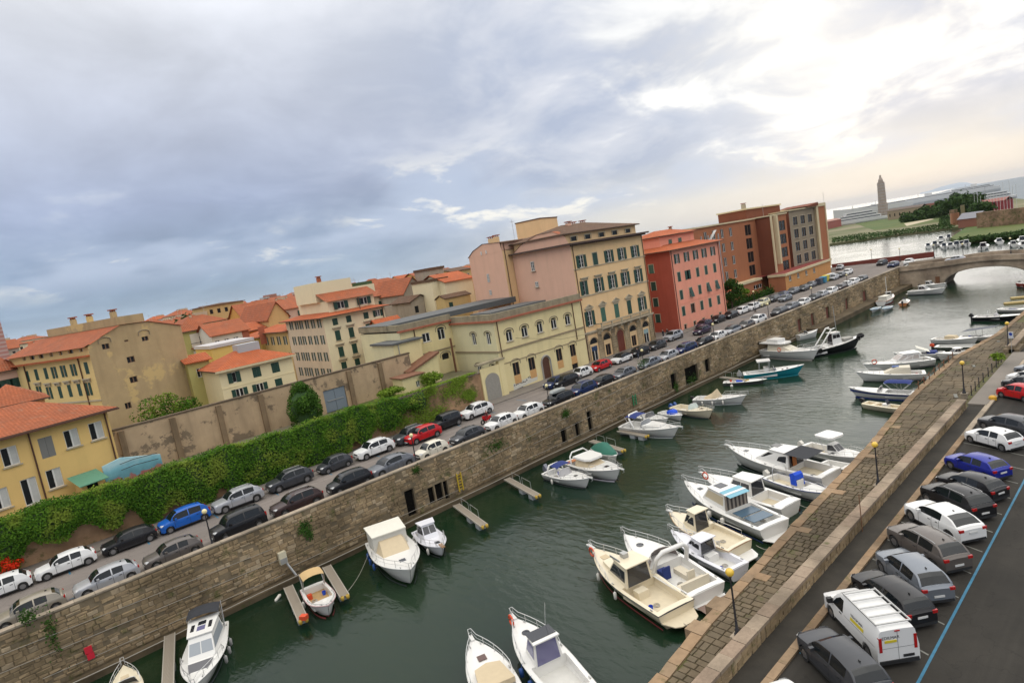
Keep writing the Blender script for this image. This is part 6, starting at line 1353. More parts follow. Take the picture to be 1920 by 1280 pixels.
def car_meshes(k):
    if k in _cm: return _cm[k]
    L, Wd, H, hh, bh, xh, xw, xr, xg, th, zc, wr = CK[k]; wf, wb = WPOS[k]; hw = Wd/2
    top = lambda x: lerp([(0, hh-0.22), (0.22, hh-0.06), (xh, hh+0.03), (xh+0.35, bh-0.01), (xr, bh+0.02), (L-0.12, th), (L, th-0.14)], x)
    def hwid(x):
        if x < 0.55: t = 1-x/0.55; return hw*(1-0.24*t**2.2)
        if x > L-0.45: t = (x-L+0.45)/0.45; return hw*(1-0.15*t**2.2)
        return hw
    arch = wr*1.18
    def bot(x):
        z = zc+0.06*(1 if x < 0.15 or x > L-0.15 else 0)
        for w in (wf, wb):
            d = abs(x-w)
            if d < arch: z = max(z, wr+math.sqrt(arch*arch-d*d)*0.97)
        return z
    xs = {0, 0.06, 0.18, 0.35, xh, xh+0.35, xr, L-0.3, L-0.12, L-0.04, L}
    for w in (wf, wb):
        for i in range(9): xs.add(round(w-arch+2*arch*i/8, 3))
        xs.add(w-arch-0.02); xs.add(w+arch+0.02)
    for i in range(1, 12): xs.add(L*i/12)
    xs = sorted(x for x in xs if 0 <= x <= L); body = MB(); rings = []
    for x in xs:
        w, t, b = hwid(x), top(x), bot(x); m = (t*0.62+b*0.38) if False else min(max(0.62*t, b+0.02), t-0.1)
        r = [(-x, -0.0, b), (-x, -w*0.93, b), (-x, -w*0.995, b+0.03), (-x, -w, m), (-x, -w*0.985, t-0.12), (-x, -w*0.93, t-0.025), (-x, -w*0.8, t+0.005), (-x, -w*0.45, t+0.03), (-x, 0, t+0.04)]
        r += [(p[0], -p[1], p[2]) for p in reversed(r[1:-1])]
        rings.append([(p[0]+L/2, p[1], p[2]) for p in r])
    body.loft(rings, closed=True, caps=(True, True))
    roofz = lambda x: lerp([(xh+0.02, 0.0), (xw, H-0.04), ((xw+xr)/2, H), (xr, H-0.05), (xg, 0.0)], x) if False else 0
    # greenhouse
    def rz(x):
        if x <= xh: return bh
        if x < xw: t = (x-xh)/(xw-xh); return bh+(H-0.07-bh)*math.sin(t*PI/2)**0.85
        if x <= xr: t = (x-xw)/(xr-xw); return H-0.07+0.07*math.sin(PI*t)-0.03*t
        if x < xg: t = (x-xr)/(xg-xr); return bh+(H-0.10-bh)*math.cos(t*PI/2)**0.8
        return bh
    gx = sorted({xh, xh+(xw-xh)*.3, xh+(xw-xh)*.6, xw-0.08, xw, xw+0.12, (xw+xr)/2-0.24, (xw+xr)/2-0.16, (xw+xr)/2+.3, xr-0.62, xr-0.28 if k in ('hatch', 'small', 'coupe') else xr-0.15, xr, xr+0.06, xr+(xg-xr)*.5, xg-0.02, xg})
    roof = MB(); gl = {'windshield': MB(), 'rear_window': MB(), 'side_window': MB(), 'side_window2': MB()}
    R_ = []
    for x in gx:
        w = hwid(x); zr = rz(x); zb = min(top(x)-0.02, bh); f = (zr-zb)/(H-zb) if H > zb else 0; f = max(f, 0)
        w0 = w*0.93; w1 = w0-0.20*f
        R_.append([(L/2-x, -w0, zb), (L/2-x, -w1-0.02, zb+(zr-zb)*0.88), (L/2-x, -w1*0.9, zr-0.01), (L/2-x, 0, zr+0.035*f), (L/2-x, w1*0.9, zr-0.01), (L/2-x, w1+0.02, zb+(zr-zb)*0.88), (L/2-x, w0, zb)])
    cpil = xr-0.24 if k in ('hatch', 'small', 'coupe') else xr-0.14
    for i in range(len(gx)-1):
        xm = (gx[i]+gx[i+1])/2
        for j in range(6):
            q = [R_[i][j], R_[i][j+1], R_[i+1][j+1], R_[i+1][j]]
            if j in (0, 5):
                if xm < xw-0.05 and xm > xh+(xw-xh)*.6: dst = gl['side_window']
                elif xm <= xh+(xw-xh)*.6: dst = gl['side_window'] if xm > xh+(xw-xh)*.3 else roof
                elif abs(xm-((xw+xr)/2-0.2)) < 0.045: dst = gl['side_window'] if k == 'coupe' else roof
                elif xm > cpil: dst = roof
                else: dst = gl['side_window']
            elif j in (1, 4): dst = roof
            else:
                dst = gl['windshield'] if xm < xw-0.05 else gl['rear_window'] if xm > xr+0.03 else roof
            (gl['side_window2'] if dst is gl['side_window'] and j == 5 else dst).face(q)
    whl = MB(); whl.lathe([(wr*0.62, -0.10), (wr*0.97, -0.10), (wr, -0.07), (wr, 0.07), (wr*0.97, 0.10), (wr*0.62, 0.10)], seg=16); whl.v = [(v[0], v[2], v[1]) for v in whl.v]
    rim = MB(); rim.disc((0, -0.075, 0), wr*0.62, (0, 1, 0), 12); rim.disc((0, 0.075, 0), wr*0.62, (0, 1, 0), 12)
    for a in range(5):
        t = a*2*PI/5
        for s in (-1, 1): rim.face([(math.cos(t-0.25)*wr*0.6, s*0.095, math.sin(t-0.25)*wr*0.6), (math.cos(t+0.25)*wr*0.6, s*0.095, math.sin(t+0.25)*wr*0.6), (math.cos(t+.6)*0.06, s*0.1, math.sin(t+.6)*0.06), (math.cos(t-.6)*0.06, s*0.1, math.sin(t-.6)*0.06)])
    hl = MB(); y = hw*0.66; z = hh-0.20
    hl.v = [(L/2-0.01, y-0.16, z-0.02), (L/2-0.10, y+0.20, z+0.0), (L/2-0.30, y+0.235, z+0.13), (L/2-0.06, y-0.14, z+0.10), (L/2-0.16, y+0.1, z+0.16)]; hl.f = [(0, 1, 2, 4, 3)]; hl.m = [0]
    tl = MB(); tall = k in ('mpv', 'box', 'small', 'jeep'); z0, z1 = (th-0.24, th-0.08) if not tall else (th-0.30, th-0.0)
    tl.box(-L/2-0.006, -L/2+0.16, hw*0.60 if not tall else hw*0.76, hw*0.895, z0, z1)
    mir = MB(); mir.cbox((0, 0, 0), (0.16, 0.22, 0.14))
    pl_ = MB(); pl_.box(-0.012, 0.012, -0.26, 0.26, -0.055, 0.055)
    bump = MB(); bump.box(L/2-0.10, L/2+0.015, -hw*0.68, hw*0.68, zc+0.05, zc+0.22); bump2 = MB(); bump2.box(-L/2-0.02, -L/2+0.1, -hw*0.8, hw*0.8, zc+0.02, zc+0.16)
    sil = [MB(), MB()]
    for s in (-1, 1): sil[s > 0].box((L/2-wb+arch), L/2-wf-arch, s*hw*1.0-0.01, s*hw*1.0+0.01, zc+0.01, zc+0.12)
    grille = MB(); grille.box(L/2-0.06, L/2+0.012, -hw*0.42, hw*0.42, hh-0.36, hh-0.24)
    rail = MB(); rail.tube([(L/2-xw-0.15, 0, 0), (L/2-xw-0.25, 0, 0.06), (L/2-xr+0.25, 0, 0.05), (L/2-xr+0.1, 0, 0)], 0.022, 5)
    seam = [MB(), MB()]
    for s in (-1, 1):
        for xx in (xh+0.28, (xw+xr)/2-0.2, min(xr-0.35, wb-arch*0.35)):
            t_ = top(xx); m_ = 0.62*t_; p = lambda dx, z, q: (L/2-xx-dx, s*(hwid(xx)*q+0.004), z); b0 = max(zc+.1, bot(xx)+.02)
            for (z0, q0), (z1, q1) in (((b0, 1.0), (m_, 1.0)), ((m_, 1.0), (t_-.12, .985)), ((t_-.12, .985), (t_-.03, .935))):
                if z1 > z0: seam[s > 0].face([p(0, z0, q0), p(.022, z0, q0), p(.022, z1, q1), p(0, z1, q1)])
            if xx > xh+.3: seam[s > 0].box(L/2-xx+.08, L/2-xx+.26, s*hwid(xx)*.99-.02, s*hwid(xx)*.99+.02, t_-.22, t_-.18)
    ant = MB(); ant.box(-0.06, 0.06, -0.02, 0.02, 0, 0.06)
    d = dict(body=sharp(fixn(body.mesh('car_body', PAINT['white'], True)), 38), roof=sharp(fixn(roof.mesh('car_roof', PAINT['white'], True)), 40))
    for g in gl: d[g] = gl[g].mesh(g, M_cglass, True)
    d['tyre'] = sharp(fixn(whl.mesh('tyre', M_tyre, True)), 40); d['rim'] = rim.mesh('rim', M_rim); d['headlight'] = hl.mesh('headlight', M_lamp); d['tail_light'] = tl.mesh('tail_light', M_tail); d['mirror'] = mir.mesh('mirror', PAINT['white']); d['plate'] = pl_.mesh('plate', M_plate)
    d['bumper'] = bump.mesh('bumper', M_blackp); d['bumper2'] = bump2.mesh('bumper', M_blackp); d['sill'] = sil[0].mesh('sill', M_blackp); d['sill2'] = sil[1].mesh('sill', M_blackp); d['grille'] = grille.mesh('grille', M_blackp); d['roof_rail'] = rail.mesh('roof_rail', M_steel); d['antenna'] = ant.mesh('antenna', M_blackp); d['seam'] = seam[0].mesh('door_seam', M_blackp); d['seam2'] = seam[1].mesh('door_seam', M_blackp)
    hl2 = hl.mesh('headlight', M_lamp); hl2.transform(Matrix.Scale(-1, 4, (0, 1, 0))); d['headlight2'] = hl2; tl2 = tl.mesh('tail_light', M_tail); tl2.transform(Matrix.Scale(-1, 4, (0, 1, 0))); d['tail_light2'] = tl2
    _cm[k] = d; return d
NCAR = [0]
def car(kind, paint, x, y, z, heading, label, group=None, roof=None, rails=False, far=False, cat='car', L=None):
    """heading: direction the nose points to, degrees from +x"""
    d = car_meshes(kind); t = thing('parked_car', label, cat, (x, y, z), R(heading), group); C = CK[kind]; Lc, Wd, H = C[:3]; wf, wb = WPOS[kind]; P = PAINT[paint]
    if L: s = L/Lc; t.scale = (s, 1, 1)
    o = ob('body', d['body'], t); tint(o, P); o = ob('roof', d['roof'], t); tint(o, PAINT[roof] if roof else P)
    for g in ('windshield', 'rear_window', 'side_window', 'side_window2', 'bumper', 'bumper2', 'sill', 'sill2', 'grille', 'headlight', 'tail_light'): ob(g.rstrip('2'), d[g], t)
    ob('headlight', d['headlight2'], t); ob('tail_light', d['tail_light2'], t)
    for wx in (Lc/2-wf, Lc/2-wb):
        for s in (-1, 1): w = ob('wheel', d['tyre'], t, (wx, s*(Wd/2-0.11), C[11])); ob('rim', d['rim'], w)
    if not far:
        for g in ('seam', 'seam2'): ob('door_seam', d[g], t, kind='stuff')
        for s in (-1, 1): m = ob('mirror', d['mirror'], t, (Lc/2-C[5]-0.42, s*(Wd/2+0.06), C[4]+0.06)); tint(m, P if roof is None else PAINT[roof])
        ob('number_plate', d['plate'], t, (-Lc/2-0.02, 0, C[9]-0.32 if kind not in ('suv', 'box') else 0.62)); ob('number_plate', d['plate'], t, (Lc/2+0.02, 0, 0.42)); ob('antenna', d['antenna'], t, (Lc/2-C[7]+0.25, 0, H-0.03))
    if rails:
        for s in (-1, 1): ob('roof_rail', d['roof_rail'], t, (0, s*(Wd/2*0.93-0.22), H-0.075))
    return t
RZ = 4.51
# near row along the parapet (noses towards the left): front px x, rear px x, y at mid, kind, paint, label
GN, GF = 'cars parked along the canal parapet', 'cars parked along the house side of the street'
near = [((16, 1170), (97, 1136), 'hatch', 'beige', 'beige five-door car nearest the bottom left, by the parapet'),
 ((169, 1109), (238, 1083), 'hatch', 'silver', 'silver hatchback by the parapet left of the brown-grey one'),
 ((295, 1058), (363, 1032), 'hatch', 'taupe', 'brown-grey hatchback left of the first street lamp'),
 ((425, 1008), (484, 985), 'box', 'black', 'tall black estate right of the first street lamp'),
 ((537, 965), (590, 944), 'suv', 'brown', 'dark brown SUV with roof rails by the parapet'),
 ((641, 922), (685, 905), 'mpv', 'black', 'black people carrier by the parapet'),
 ((718, 890), (765, 872), 'coupe', 'grey', 'slate grey crossover left of the second street lamp'),
 ((800, 860), (833.7, 846), 'small', 'cream', 'cream white mini car right of the second street lamp'),
 ((866, 830), (902, 816), 'hatch', 'dark grey', 'dark grey hatchback before the two white ones'),
 ((933, 805), (963, 793), 'hatch', 'white', 'white hatchback with red rear lights, first of the white pair'),
 ((985, 783), (1014, 771), 'hatch', 'white', 'white hatchback just left of the car with roof box'),
 ((1037, 763), (1071, 748), 'wagon', 'black', 'black estate carrying a grey roof box'),
 ((1088, 740), (1115, 728), 'mpv', 'navy', 'navy car with roof bars right of the roof box estate'),
 ((1126, 724), (1151, 713), 'small', 'black', 'small black car by the parapet left of a grey hatchback'),
 ((1164, 710), (1190, 700), 'hatch', 'grey', 'grey hatchback left of the fourth street lamp'),
 ((1213, 690), (1238, 679), 'hatch', 'steel', 'steel grey hatchback right of the fourth street lamp'),
 ((1248, 674), (1272, 664), 'hatch', 'silver', 'silver white hatchback by the parapet beneath the salmon house corner'),
 ((1283, 662), (1305, 652), 'wagon', 'navy', 'dark navy estate by the parapet below the salmon house'),
 ((1317, 649), (1336, 640), 'hatch', 'black', 'black hatchback left of a white one at the fifth lamp'),
 ((1343, 638), (1362, 629), 'hatch', 'white', 'white hatchback at the fifth street lamp'),
 ((1371, 626), (1390, 617), 'hatch', 'silver', 'silver hatchback with black roof by the parapet'),
 ((1397, 614), (1413, 606), 'hatch', 'taupe', 'taupe car by the parapet before the white SUV'),
 ((1418, 604), (1436, 596), 'suv', 'white', 'white SUV at the end of the parapet queue before the gap'),
 ((1459, 587), (1477, 579), 'wagon', 'dark grey', 'dark grey saloon after the gap in the parapet row'),
 ((1484, 575), (1498, 568), 'wagon', 'grey', 'grey car second after the gap'),
 ((1505, 566), (1519, 560), 'hatch', 'white', 'white hatchback third after the gap'),
 ((1527, 558), (1540, 553), 'hatch', 'dark grey', 'dark grey car after the white one, far end of the parapet'),
 ((1542, 551), (1553, 546), 'hatch', 'silver', 'silver white hatchback in the far group by the parapet'),
 ((1557, 545), (1569, 539), 'wagon', 'white', 'long white car in the far group by the parapet'),
 ((1577, 540), (1587, 535), 'hatch', 'brown', 'dark reddish car in the far group by the parapet'),
 ((1590, 534), (1598, 530), 'small', 'white', 'small white car next to the dark reddish one'),
 ((1601, 530), (1612, 524), 'wagon', 'white', 'white estate second from the far end of the parapet row'),
 ((1617, 524), (1626, 518), 'hatch', 'dark grey', 'last dark car at the far end of the parapet row')]
def place_row(lst, Yc, Yw, group):
    for i, (a, b, k, p, lab) in enumerate(lst):
        xa, xb = at(a[0], a[1], RZ), at(b[0], b[1], RZ)
        # wheels lie on the camera side of the car at depth Yw
        ua, ub = atY(a[0], a[1], Yw).x, atY(b[0], b[1], Yw).x; c = (ua+ub)/2
        far = c > 95
        car(k, p, c, Yc+((i*37) % 7-3)*0.035, RZ, 180+((i*53) % 5-2)*0.6, lab, group, roof='black' if 'black roof' in lab else None, rails=k == 'suv' or 'bars' in lab, far=far)
place_row(near, 53.15, 52.4, GN)
rbx = bpy.data.objects
for o in list(S.objects):
    if o.get('label', '').startswith('black estate carrying'):
        m1 = MB(); m1.loft([[(x, -w, 0), (x, -w, h*0.7), (x, -w*0.6, h), (x, w*0.6, h), (x, w, h*0.7), (x, w, 0)] for x, w, h in ((-1.25, .2, .1), (-1.1, .4, .32), (0, .45, .42), (.9, .42, .36), (1.2, .25, .12))], caps=(True, True))
        tb = thing('roof_box', 'grey roof box on top of the black estate', 'roof box', (o.location.x+0.1, o.location.y, RZ+1.58), R(180)); ob('box_shell', m1.mesh('box_shell', plain('roof_box_grey', (0.30, 0.32, 0.31), 0.4)), tb)
farrow = [((-30, 1120), (25.6, 1102), 'hatch', 'white', 'white hatchback cut by the left picture edge'),
 ((93.5, 1083), (160.8, 1058.5), 'hatch', 'white', 'white hatchback in front of the stone foot of the ivy wall'),
 ((217, 1030), (275, 1010), 'hatch', 'black', 'black hatchback beside the bare stones of the ivy wall'),
 ((327, 992), (376, 975), 'mpv', 'blue', 'bright blue small car on the house side'),
 ((425, 955), (478, 936), 'suv', 'silver', 'silver SUV under the ivy hedge'),
 ((527, 917), (573, 901), 'suv', 'dark grey', 'dark grey crossover with red tail lamps under the ivy hedge'),
 ((617, 884), (652, 869), 'small', 'dark grey', 'small dark grey car left of the white SUV'),
 ((688.7, 861), (728.7, 846), 'suv', 'white', 'white SUV parked under the ivy hedge'),
 ((762, 828), (795, 817), 'suv', 'dark grey', 'dark grey car half hidden behind the moving red one'),
 ((826, 805), (858, 793), 'jeep', 'black', 'black off-roader with spare wheel at the end of the ivy'),
 ((884, 784), (920, 771), 'suv', 'white', 'white SUV with roof bars in front of the brick wall'),
 ((1036, 722), (1062, 712), 'hatch', 'navy', 'blue hatchback in front of the institute door'),
 ((1086, 704), (1110, 697), 'small', 'white', 'small white car with black side strips by the institute corner'),
 ((1121, 692), (1146, 683), 'hatch', 'red', 'bright red hatchback in front of the palazzo'),
 ((1159, 680), (1184, 670), 'hatch', 'white', 'white hatchback with black roof before the palazzo portal'),
 ((1196, 666), (1215, 658), 'hatch', 'black', 'black car behind the pedestrian at the palazzo'),
 ((1229, 653), (1248, 645), 'hatch', 'dark grey', 'dark car at the corner between palazzo and salmon house'),
 ((1260, 641), (1280, 632), 'suv', 'silver', 'silver SUV at the left corner of the salmon house'),
 ((1318, 617), (1337, 609), 'hatch', 'violet', 'dark violet car by the wall of the salmon house'),
 ((1346, 607), (1360, 601), 'hatch', 'black', 'black car at the right corner of the salmon house'),
 ((1370, 599), (1384, 592), 'hatch', 'black', 'black car before the white row at the red shed'),
 ((1390, 591), (1405, 584), 'wagon', 'white', 'first of three white cars near the red shed'),
 ((1411, 583), (1425, 577), 'wagon', 'white', 'second of three white cars near the red shed'),
 ((1431, 576), (1443, 570), 'suv', 'yellowwhite', 'yellowish white marked car, third near the red shed'),
 ((1450, 568), (1462, 562), 'wagon', 'dark grey', 'dark car in front of the roadside hedge'),
 ((1468, 560), (1480, 554), 'hatch', 'navy', 'bluish car in front of the brown annex'),
 ((1488, 553), (1500, 547), 'wagon', 'grey', 'grey car at the left corner of the orange annex'),
 ((1508, 547), (1518, 542), 'hatch', 'dark grey', 'dark car in the middle of the orange annex'),
 ((1523, 540), (1532, 535), 'hatch', 'grey', 'grey car before the recycling bins'),
 ((1565, 526), (1574, 522), 'hatch', 'silver', 'silver car right after the recycling bins'),
 ((1578, 521), (1586, 517), 'hatch', 'dark grey', 'dark car at the foot of the brown pier'),
 ((1589, 517), (1601, 511), 'wagon', 'white', 'white car last on the house side before the bridge')]
place_row(farrow[:17], 60.55, 59.75, GF)
def place_px(a, b, Yw, Yc, k, p, lab, grp, z=RZ, h=180, **kw):
    ua, ub = atY(*a, Yw).x, atY(*b, Yw).x; return car(k, p, (ua+ub)/2, Yc, z, h, lab, grp, **kw)
for i, (a, b, k, p, lab) in enumerate(farrow[17:]):
    c = at((a[0]+b[0])/2, (a[1]+b[1])/2, RZ); car(k, p, c.x, c.y+0.8, RZ, 181+min(i, 8)*0.3, lab, GF, far=c.x > 110)
# second lane
car_l = [((780, 833), (822, 819), 'suv', 'red', 'red SUV driving past the parked dark car'), ((1052, 728), (1082, 716), 'wagon', 'black', 'black estate standing in the second lane before the institute'), ((1312, 629), (1336, 621), 'hatch', 'violet', 'dark violet car in the second lane left of the salmon house corner'), ((1472, 567), (1487, 560), 'hatch', 'steel', 'steel blue car driving behind the parapet row')]
for a, b, k, p, lab in car_l:
    c = at((a[0]+b[0])/2, (a[1]+b[1])/2, RZ); car(k, p, c.x, c.y+0.8, RZ, 180, lab, 'cars in the driving lane')
for px, py, h, k, p, lab in ((1654, 497, 175, 'mpv', 'black', 'black van waiting where the street meets the bridge'), (1675, 500, 178, 'wagon', 'navy', 'dark saloon beside the black van at the bridge end'), (1704, 496, 100+85, 'suv', 'white', 'white SUV entering the bridge'), (1575, 505, 190, 'hatch', 'silver', 'pale car parked behind the brown pier')):
    c = at(px, py, 4.55); car(k, p, c.x, c.y, 4.52, h, lab, None, far=True)
c = vpl(1791, 487, (179.5, 0), 90); car('hatch', 'silver', 179.5, c[0], deckz(c[0])+0.03, 92, 'silver hatchback crossing the bridge', None, far=True)
# ---- near car park, noses to the quay
GR = 'cars in the angled bays of the near car park'; Z2 = 1.86
def rcar(nose, tail, k, p, lab, L=None, **kw):
    a, b = at(nose[0], nose[1], Z2+0.75), at(tail[0], tail[1], Z2+0.65); d = a-b; h = math.degrees(math.atan2(d.y, d.x)); Lk = CK[k][0]
    if L is None: L = max(Lk*0.95, min(Lk*1.1, d.length))
    c = a-d.normalized()*L/2
    return car(k, p, c.x, c.y, Z2, h, lab, GR, L=L, **kw)
rcar((1519, 1184), (1648, 1308), 'suv', 'dark grey', 'dark grey SUV next below the white van', L=4.55)
rcar((1443, 1277), (1560, 1400), 'hatch', 'white', 'white car roof cut by the bottom edge')
rcar((1617, 1072), (1727, 1156), 'wagon', 'black', 'black crossover next above the white van', L=4.4)
rcar((1665, 1034), (1772, 1125), 'suv', 'steel', 'blue grey coupe SUV between the black one and the taupe SUV', L=4.5)
rcar((1682, 987), (1806, 1062), 'suv', 'taupe', 'taupe grey SUV with black roof rails', L=4.75, rails=True)
rcar((1714, 942), (1826, 1002), 'coupe', 'white', 'white fastback SUV with dark rear window', L=4.75)
rcar((1742, 911), (1849, 961), 'suv', 'black', 'black SUV with silver roof rails and red light bar', L=4.5, rails=True)
rcar((1766, 888), (1864, 920), 'hatch', 'black', 'black hatchback with glass roof beside the royal blue car', L=4.1)
rcar((1783, 852), (1876, 884), 'hatch', 'royal', 'royal blue hatchback in the near car park', L=4.2)
rcar((1820, 806), (1912, 832), 'hatch', 'white', 'white three-door hatchback between the blue and the black car', L=3.95)
rcar((1844, 782), (1926, 803), 'wagon', 'dark grey', 'dark grey saloon above the white three-door car', L=4.4)
rcar((1877, 726), (1950, 742), 'small', 'red', 'red small car at the right picture edge', L=3.7)
rcar((1885, 711), (1955, 722), 'hatch', 'dark grey', 'dark car just beyond the red one at the right edge')
rcar((1893, 701), (1960, 710), 'hatch', 'white', 'white car two beyond the red one at the right edge')
rcar((1908, 686), (1970, 694), 'hatch', 'steel', 'grey car furthest along the right picture edge')
# ---- white van with roof rack
def van():
    nose, tail = at(1571, 1108, Z2+0.8), at(1717, 1262, Z2+0.5); d = nose-tail; h = math.degrees(math.atan2(d.y, d.x)); L = 5.05; c = nose-d.normalized()*L/2
    t = thing('delivery_van', 'white panel van with aluminium roof rack and yellow stripe lettering', 'van', (c.x, c.y, Z2), R(h)); hw = 0.96; H = 1.93; wf, wb = 0.95, 4.15; wr = 0.33; arch = 0.40; M_v = PAINT['white']
    top = lambda x: lerp([(0, 0.82), (0.2, 0.98), (0.85, 1.14), (1.0, 1.2), (1.75, 1.84), (2.1, H), (4.9, H), (5.05, H-0.06)], x)
    def bot(x):
        z = 0.24
        for w in (wf, wb):
            if abs(x-w) < arch: z = max(z, wr+math.sqrt(arch**2-(x-w)**2)*0.97)
        return z
    xs = sorted({0, .05, .2, .4, .85, 1.0, 1.25, 1.5, 1.75, 2.1, 2.6, 3.2, 4.9, 5.0, 5.05, *[round(w-arch+arch*i/4, 3) for w in (wf, wb) for i in range(9)]}); rings = []
    for x in xs:
        w = hw*(1-0.22*max(0, 1-x/0.6)**2); t_, b = top(x), bot(x); tt = max(0, (t_-1.05)/(H-1.05)); w2 = w-0.16*tt; m = max(b+.02, 0.7)
        r = [(-x, 0, b), (-x, -w*.96, b), (-x, -w, b+.04), (-x, -w, m), (-x, -w, min(1.0, t_-.05)), (-x, -w2-0.01, t_-.10 if tt > 0 else t_-.03), (-x, -w2*.93, t_), (-x, -w2*.5, t_+.02), (-x, 0, t_+.03)]
        r += [(p[0], -p[1], p[2]) for p in reversed(r[1:-1])]; rings.append([(p[0]+L/2, p[1], p[2]) for p in r])
    m = MB(); m.loft(rings, closed=True, caps=(True, True)); ob('body', sharp(fixn(m.mesh('van_body', M_v, True)), 35), t)
    sd = lambda x, z, s, o=0.012: (L/2-x, s*(hw-0.16*max(0, (z-1.0)/(H-0.1-1.0))+o), z)
    for s in (-1, 1):
        m = MB(); m.face([sd(1.28, 1.12, s), sd(2.2, 1.08, s), sd(2.2, 1.72, s), sd(1.9, 1.74, s), sd(1.55, 1.5, s)]); ob('side_window', m.mesh('side_window', M_cglass), t)
        m = MB(); m.box(L/2-1.35, L/2-1.15, s*1.08-.12, s*1.08+.12, 1.12, 1.38); ob('mirror', m.mesh('mirror', M_blackp), t)
        m = MB(); m.box(L/2-2.1, L/2-1.9, s*hw-.02, s*hw+.02, 0.95, 1.0); ob('door_handle', m.mesh('door_handle', M_blackp), t)
        m = MB(); m.box(L/2-3.75, L/2-1.4, s*(hw+0.005)-.012, s*(hw+0.005)+.012, 0.27, 0.40); ob('sill_strip', m.mesh('sill_strip', M_blackp), t)
        m = MB()
        for x_ in (2.32, 3.55): m.face([sd(x_, 0.42, s, .006), sd(x_+.02, 0.42, s, .006), sd(x_+.02, 1.78, s, .006), sd(x_, 1.78, s, .006)])
        m.face([sd(2.32, 1.02, s, .006), sd(4.85, 1.02, s, .006), sd(4.85, 1.04, s, .006), sd(2.32, 1.04, s, .006)]); ob('panel_gap', m.mesh('panel_gap', plain('seam', (0.16, 0.16, 0.16), 0.6)), t)
        m = MB(); m.box(-L/2-.015, -L/2+.1, s*.80-.07, s*.80+.07, 0.85, 1.55); ob('tail_light', m.mesh('tail_light', M_tail), t)
        m = MB(); m.face([sd(3.95, 1.12, s), sd(2.85, 1.12, s), sd(2.85, 1.28, s), sd(3.95, 1.28, s)]); ob('yellow_stripe', m.mesh('yellow_stripe', plain('sign_yellow', (0.62, 0.50, 0.03), 0.5)), t)
        m = MB(); m.lathe([(.2, -.1), (.32, -.1), (.33, -.07), (.33, .07), (.32, .1), (.2, .1)], seg=16); m.v = [(v[0], v[2], v[1]) for v in m.v]
        for wx in (L/2-wf, L/2-wb): w = ob('wheel', m.mesh('tyre', M_tyre, True), t, (wx, s*.85, wr)); m2 = MB(); m2.disc((0, .08, 0), .2, (0, 1, 0)); m2.disc((0, -.08, 0), .2, (0, 1, 0)); ob('rim', m2.mesh('rim', M_rim), w)
        m = MB(); m.box(L/2-4.85, L/2-2.1, s*.80-.025, s*.80+.025, H+.10, H+.17); ob('rack_rail', m.mesh('rack_rail', M_steel), t)
        m = MB(); m.face([(L/2-.02, s*.55, .68), (L/2-.14, s*.86, .72), (L/2-.42, s*.93, .93), (L/2-.12, s*.60, .88)]); ob('headlight', m.mesh('headlight', M_lamp), t)
    for x_ in (2.2, 2.85, 3.5, 4.2, 4.8): m = MB(); m.box(L/2-x_-.04, L/2-x_+.04, -.8, .8, H+.12, H+.16); ob('rack_bar', m.mesh('rack_bar', M_steel), t)
    m = MB(); m.face([(L/2-1.03, -.74, 1.235), (L/2-1.03, .74, 1.235), (L/2-1.72, .66, 1.86), (L/2-1.72, -.66, 1.86)]); ob('windshield', m.mesh('windshield', M_cglass), t)
    m = MB(); y = .006
    m.box(-L/2-.008, -L/2, -.008, .008, .42, 1.86); m.box(-L/2-.008, -L/2, -.78, .78, 1.0, 1.015); ob('door_gap', m.mesh('door_gap', plain('seam', (0.16, 0.16, 0.16), 0.6)), t)
    m = MB(); m.box(-L/2-.03, -L/2, -.7, -.2, .5, .62); ob('number_plate', m.mesh('number_plate', M_blackp), t)
    m = MB(); m.box(-L/2-.05, -L/2+.1, -.9, .9, .24, .42); ob('bumper', m.mesh('bumper', M_blackp), t)
    m = MB(); m.box(-L/2-.03, -L/2, -.12, .12, 1.80, 1.85); ob('brake_light', m.mesh('brake_light', M_tail), t)
    m = MB(); m.box(-L/2-.02, -L/2, .05, .60, 1.28, 1.40); ob('yellow_stripe', m.mesh('yellow_stripe', plain('sign_yellow', (0.62, 0.50, 0.03), 0.5)), t)
    def txt(s_, size, loc, rot):
        c_ = bpy.data.curves.new('lettering', 'FONT'); c_.body = s_; c_.size = size; c_.extrude = 0.002; c_.align_x = 'CENTER'
        o = bpy.data.objects.new('lettering_tmp', c_); COL.objects.link(o); dg = bpy.context.evaluated_depsgraph_get(); me = bpy.data.meshes.new_from_object(o.evaluated_get(dg)); bpy.data.objects.remove(o)
        me.materials.clear(); me.materials.append(plain('lettering_dark', (0.04, 0.04, 0.05), 0.5)); ob('lettering', me, t, loc, rot)
    txt('EDILMAR', 0.2, (-L/2-.012, .32, 1.46), (PI/2, 0, -PI/2)); txt('EDILMAR', 0.24, (L/2-3.4, hw-.06+.012, 1.34), (PI/2+.12, 0, PI))
van()
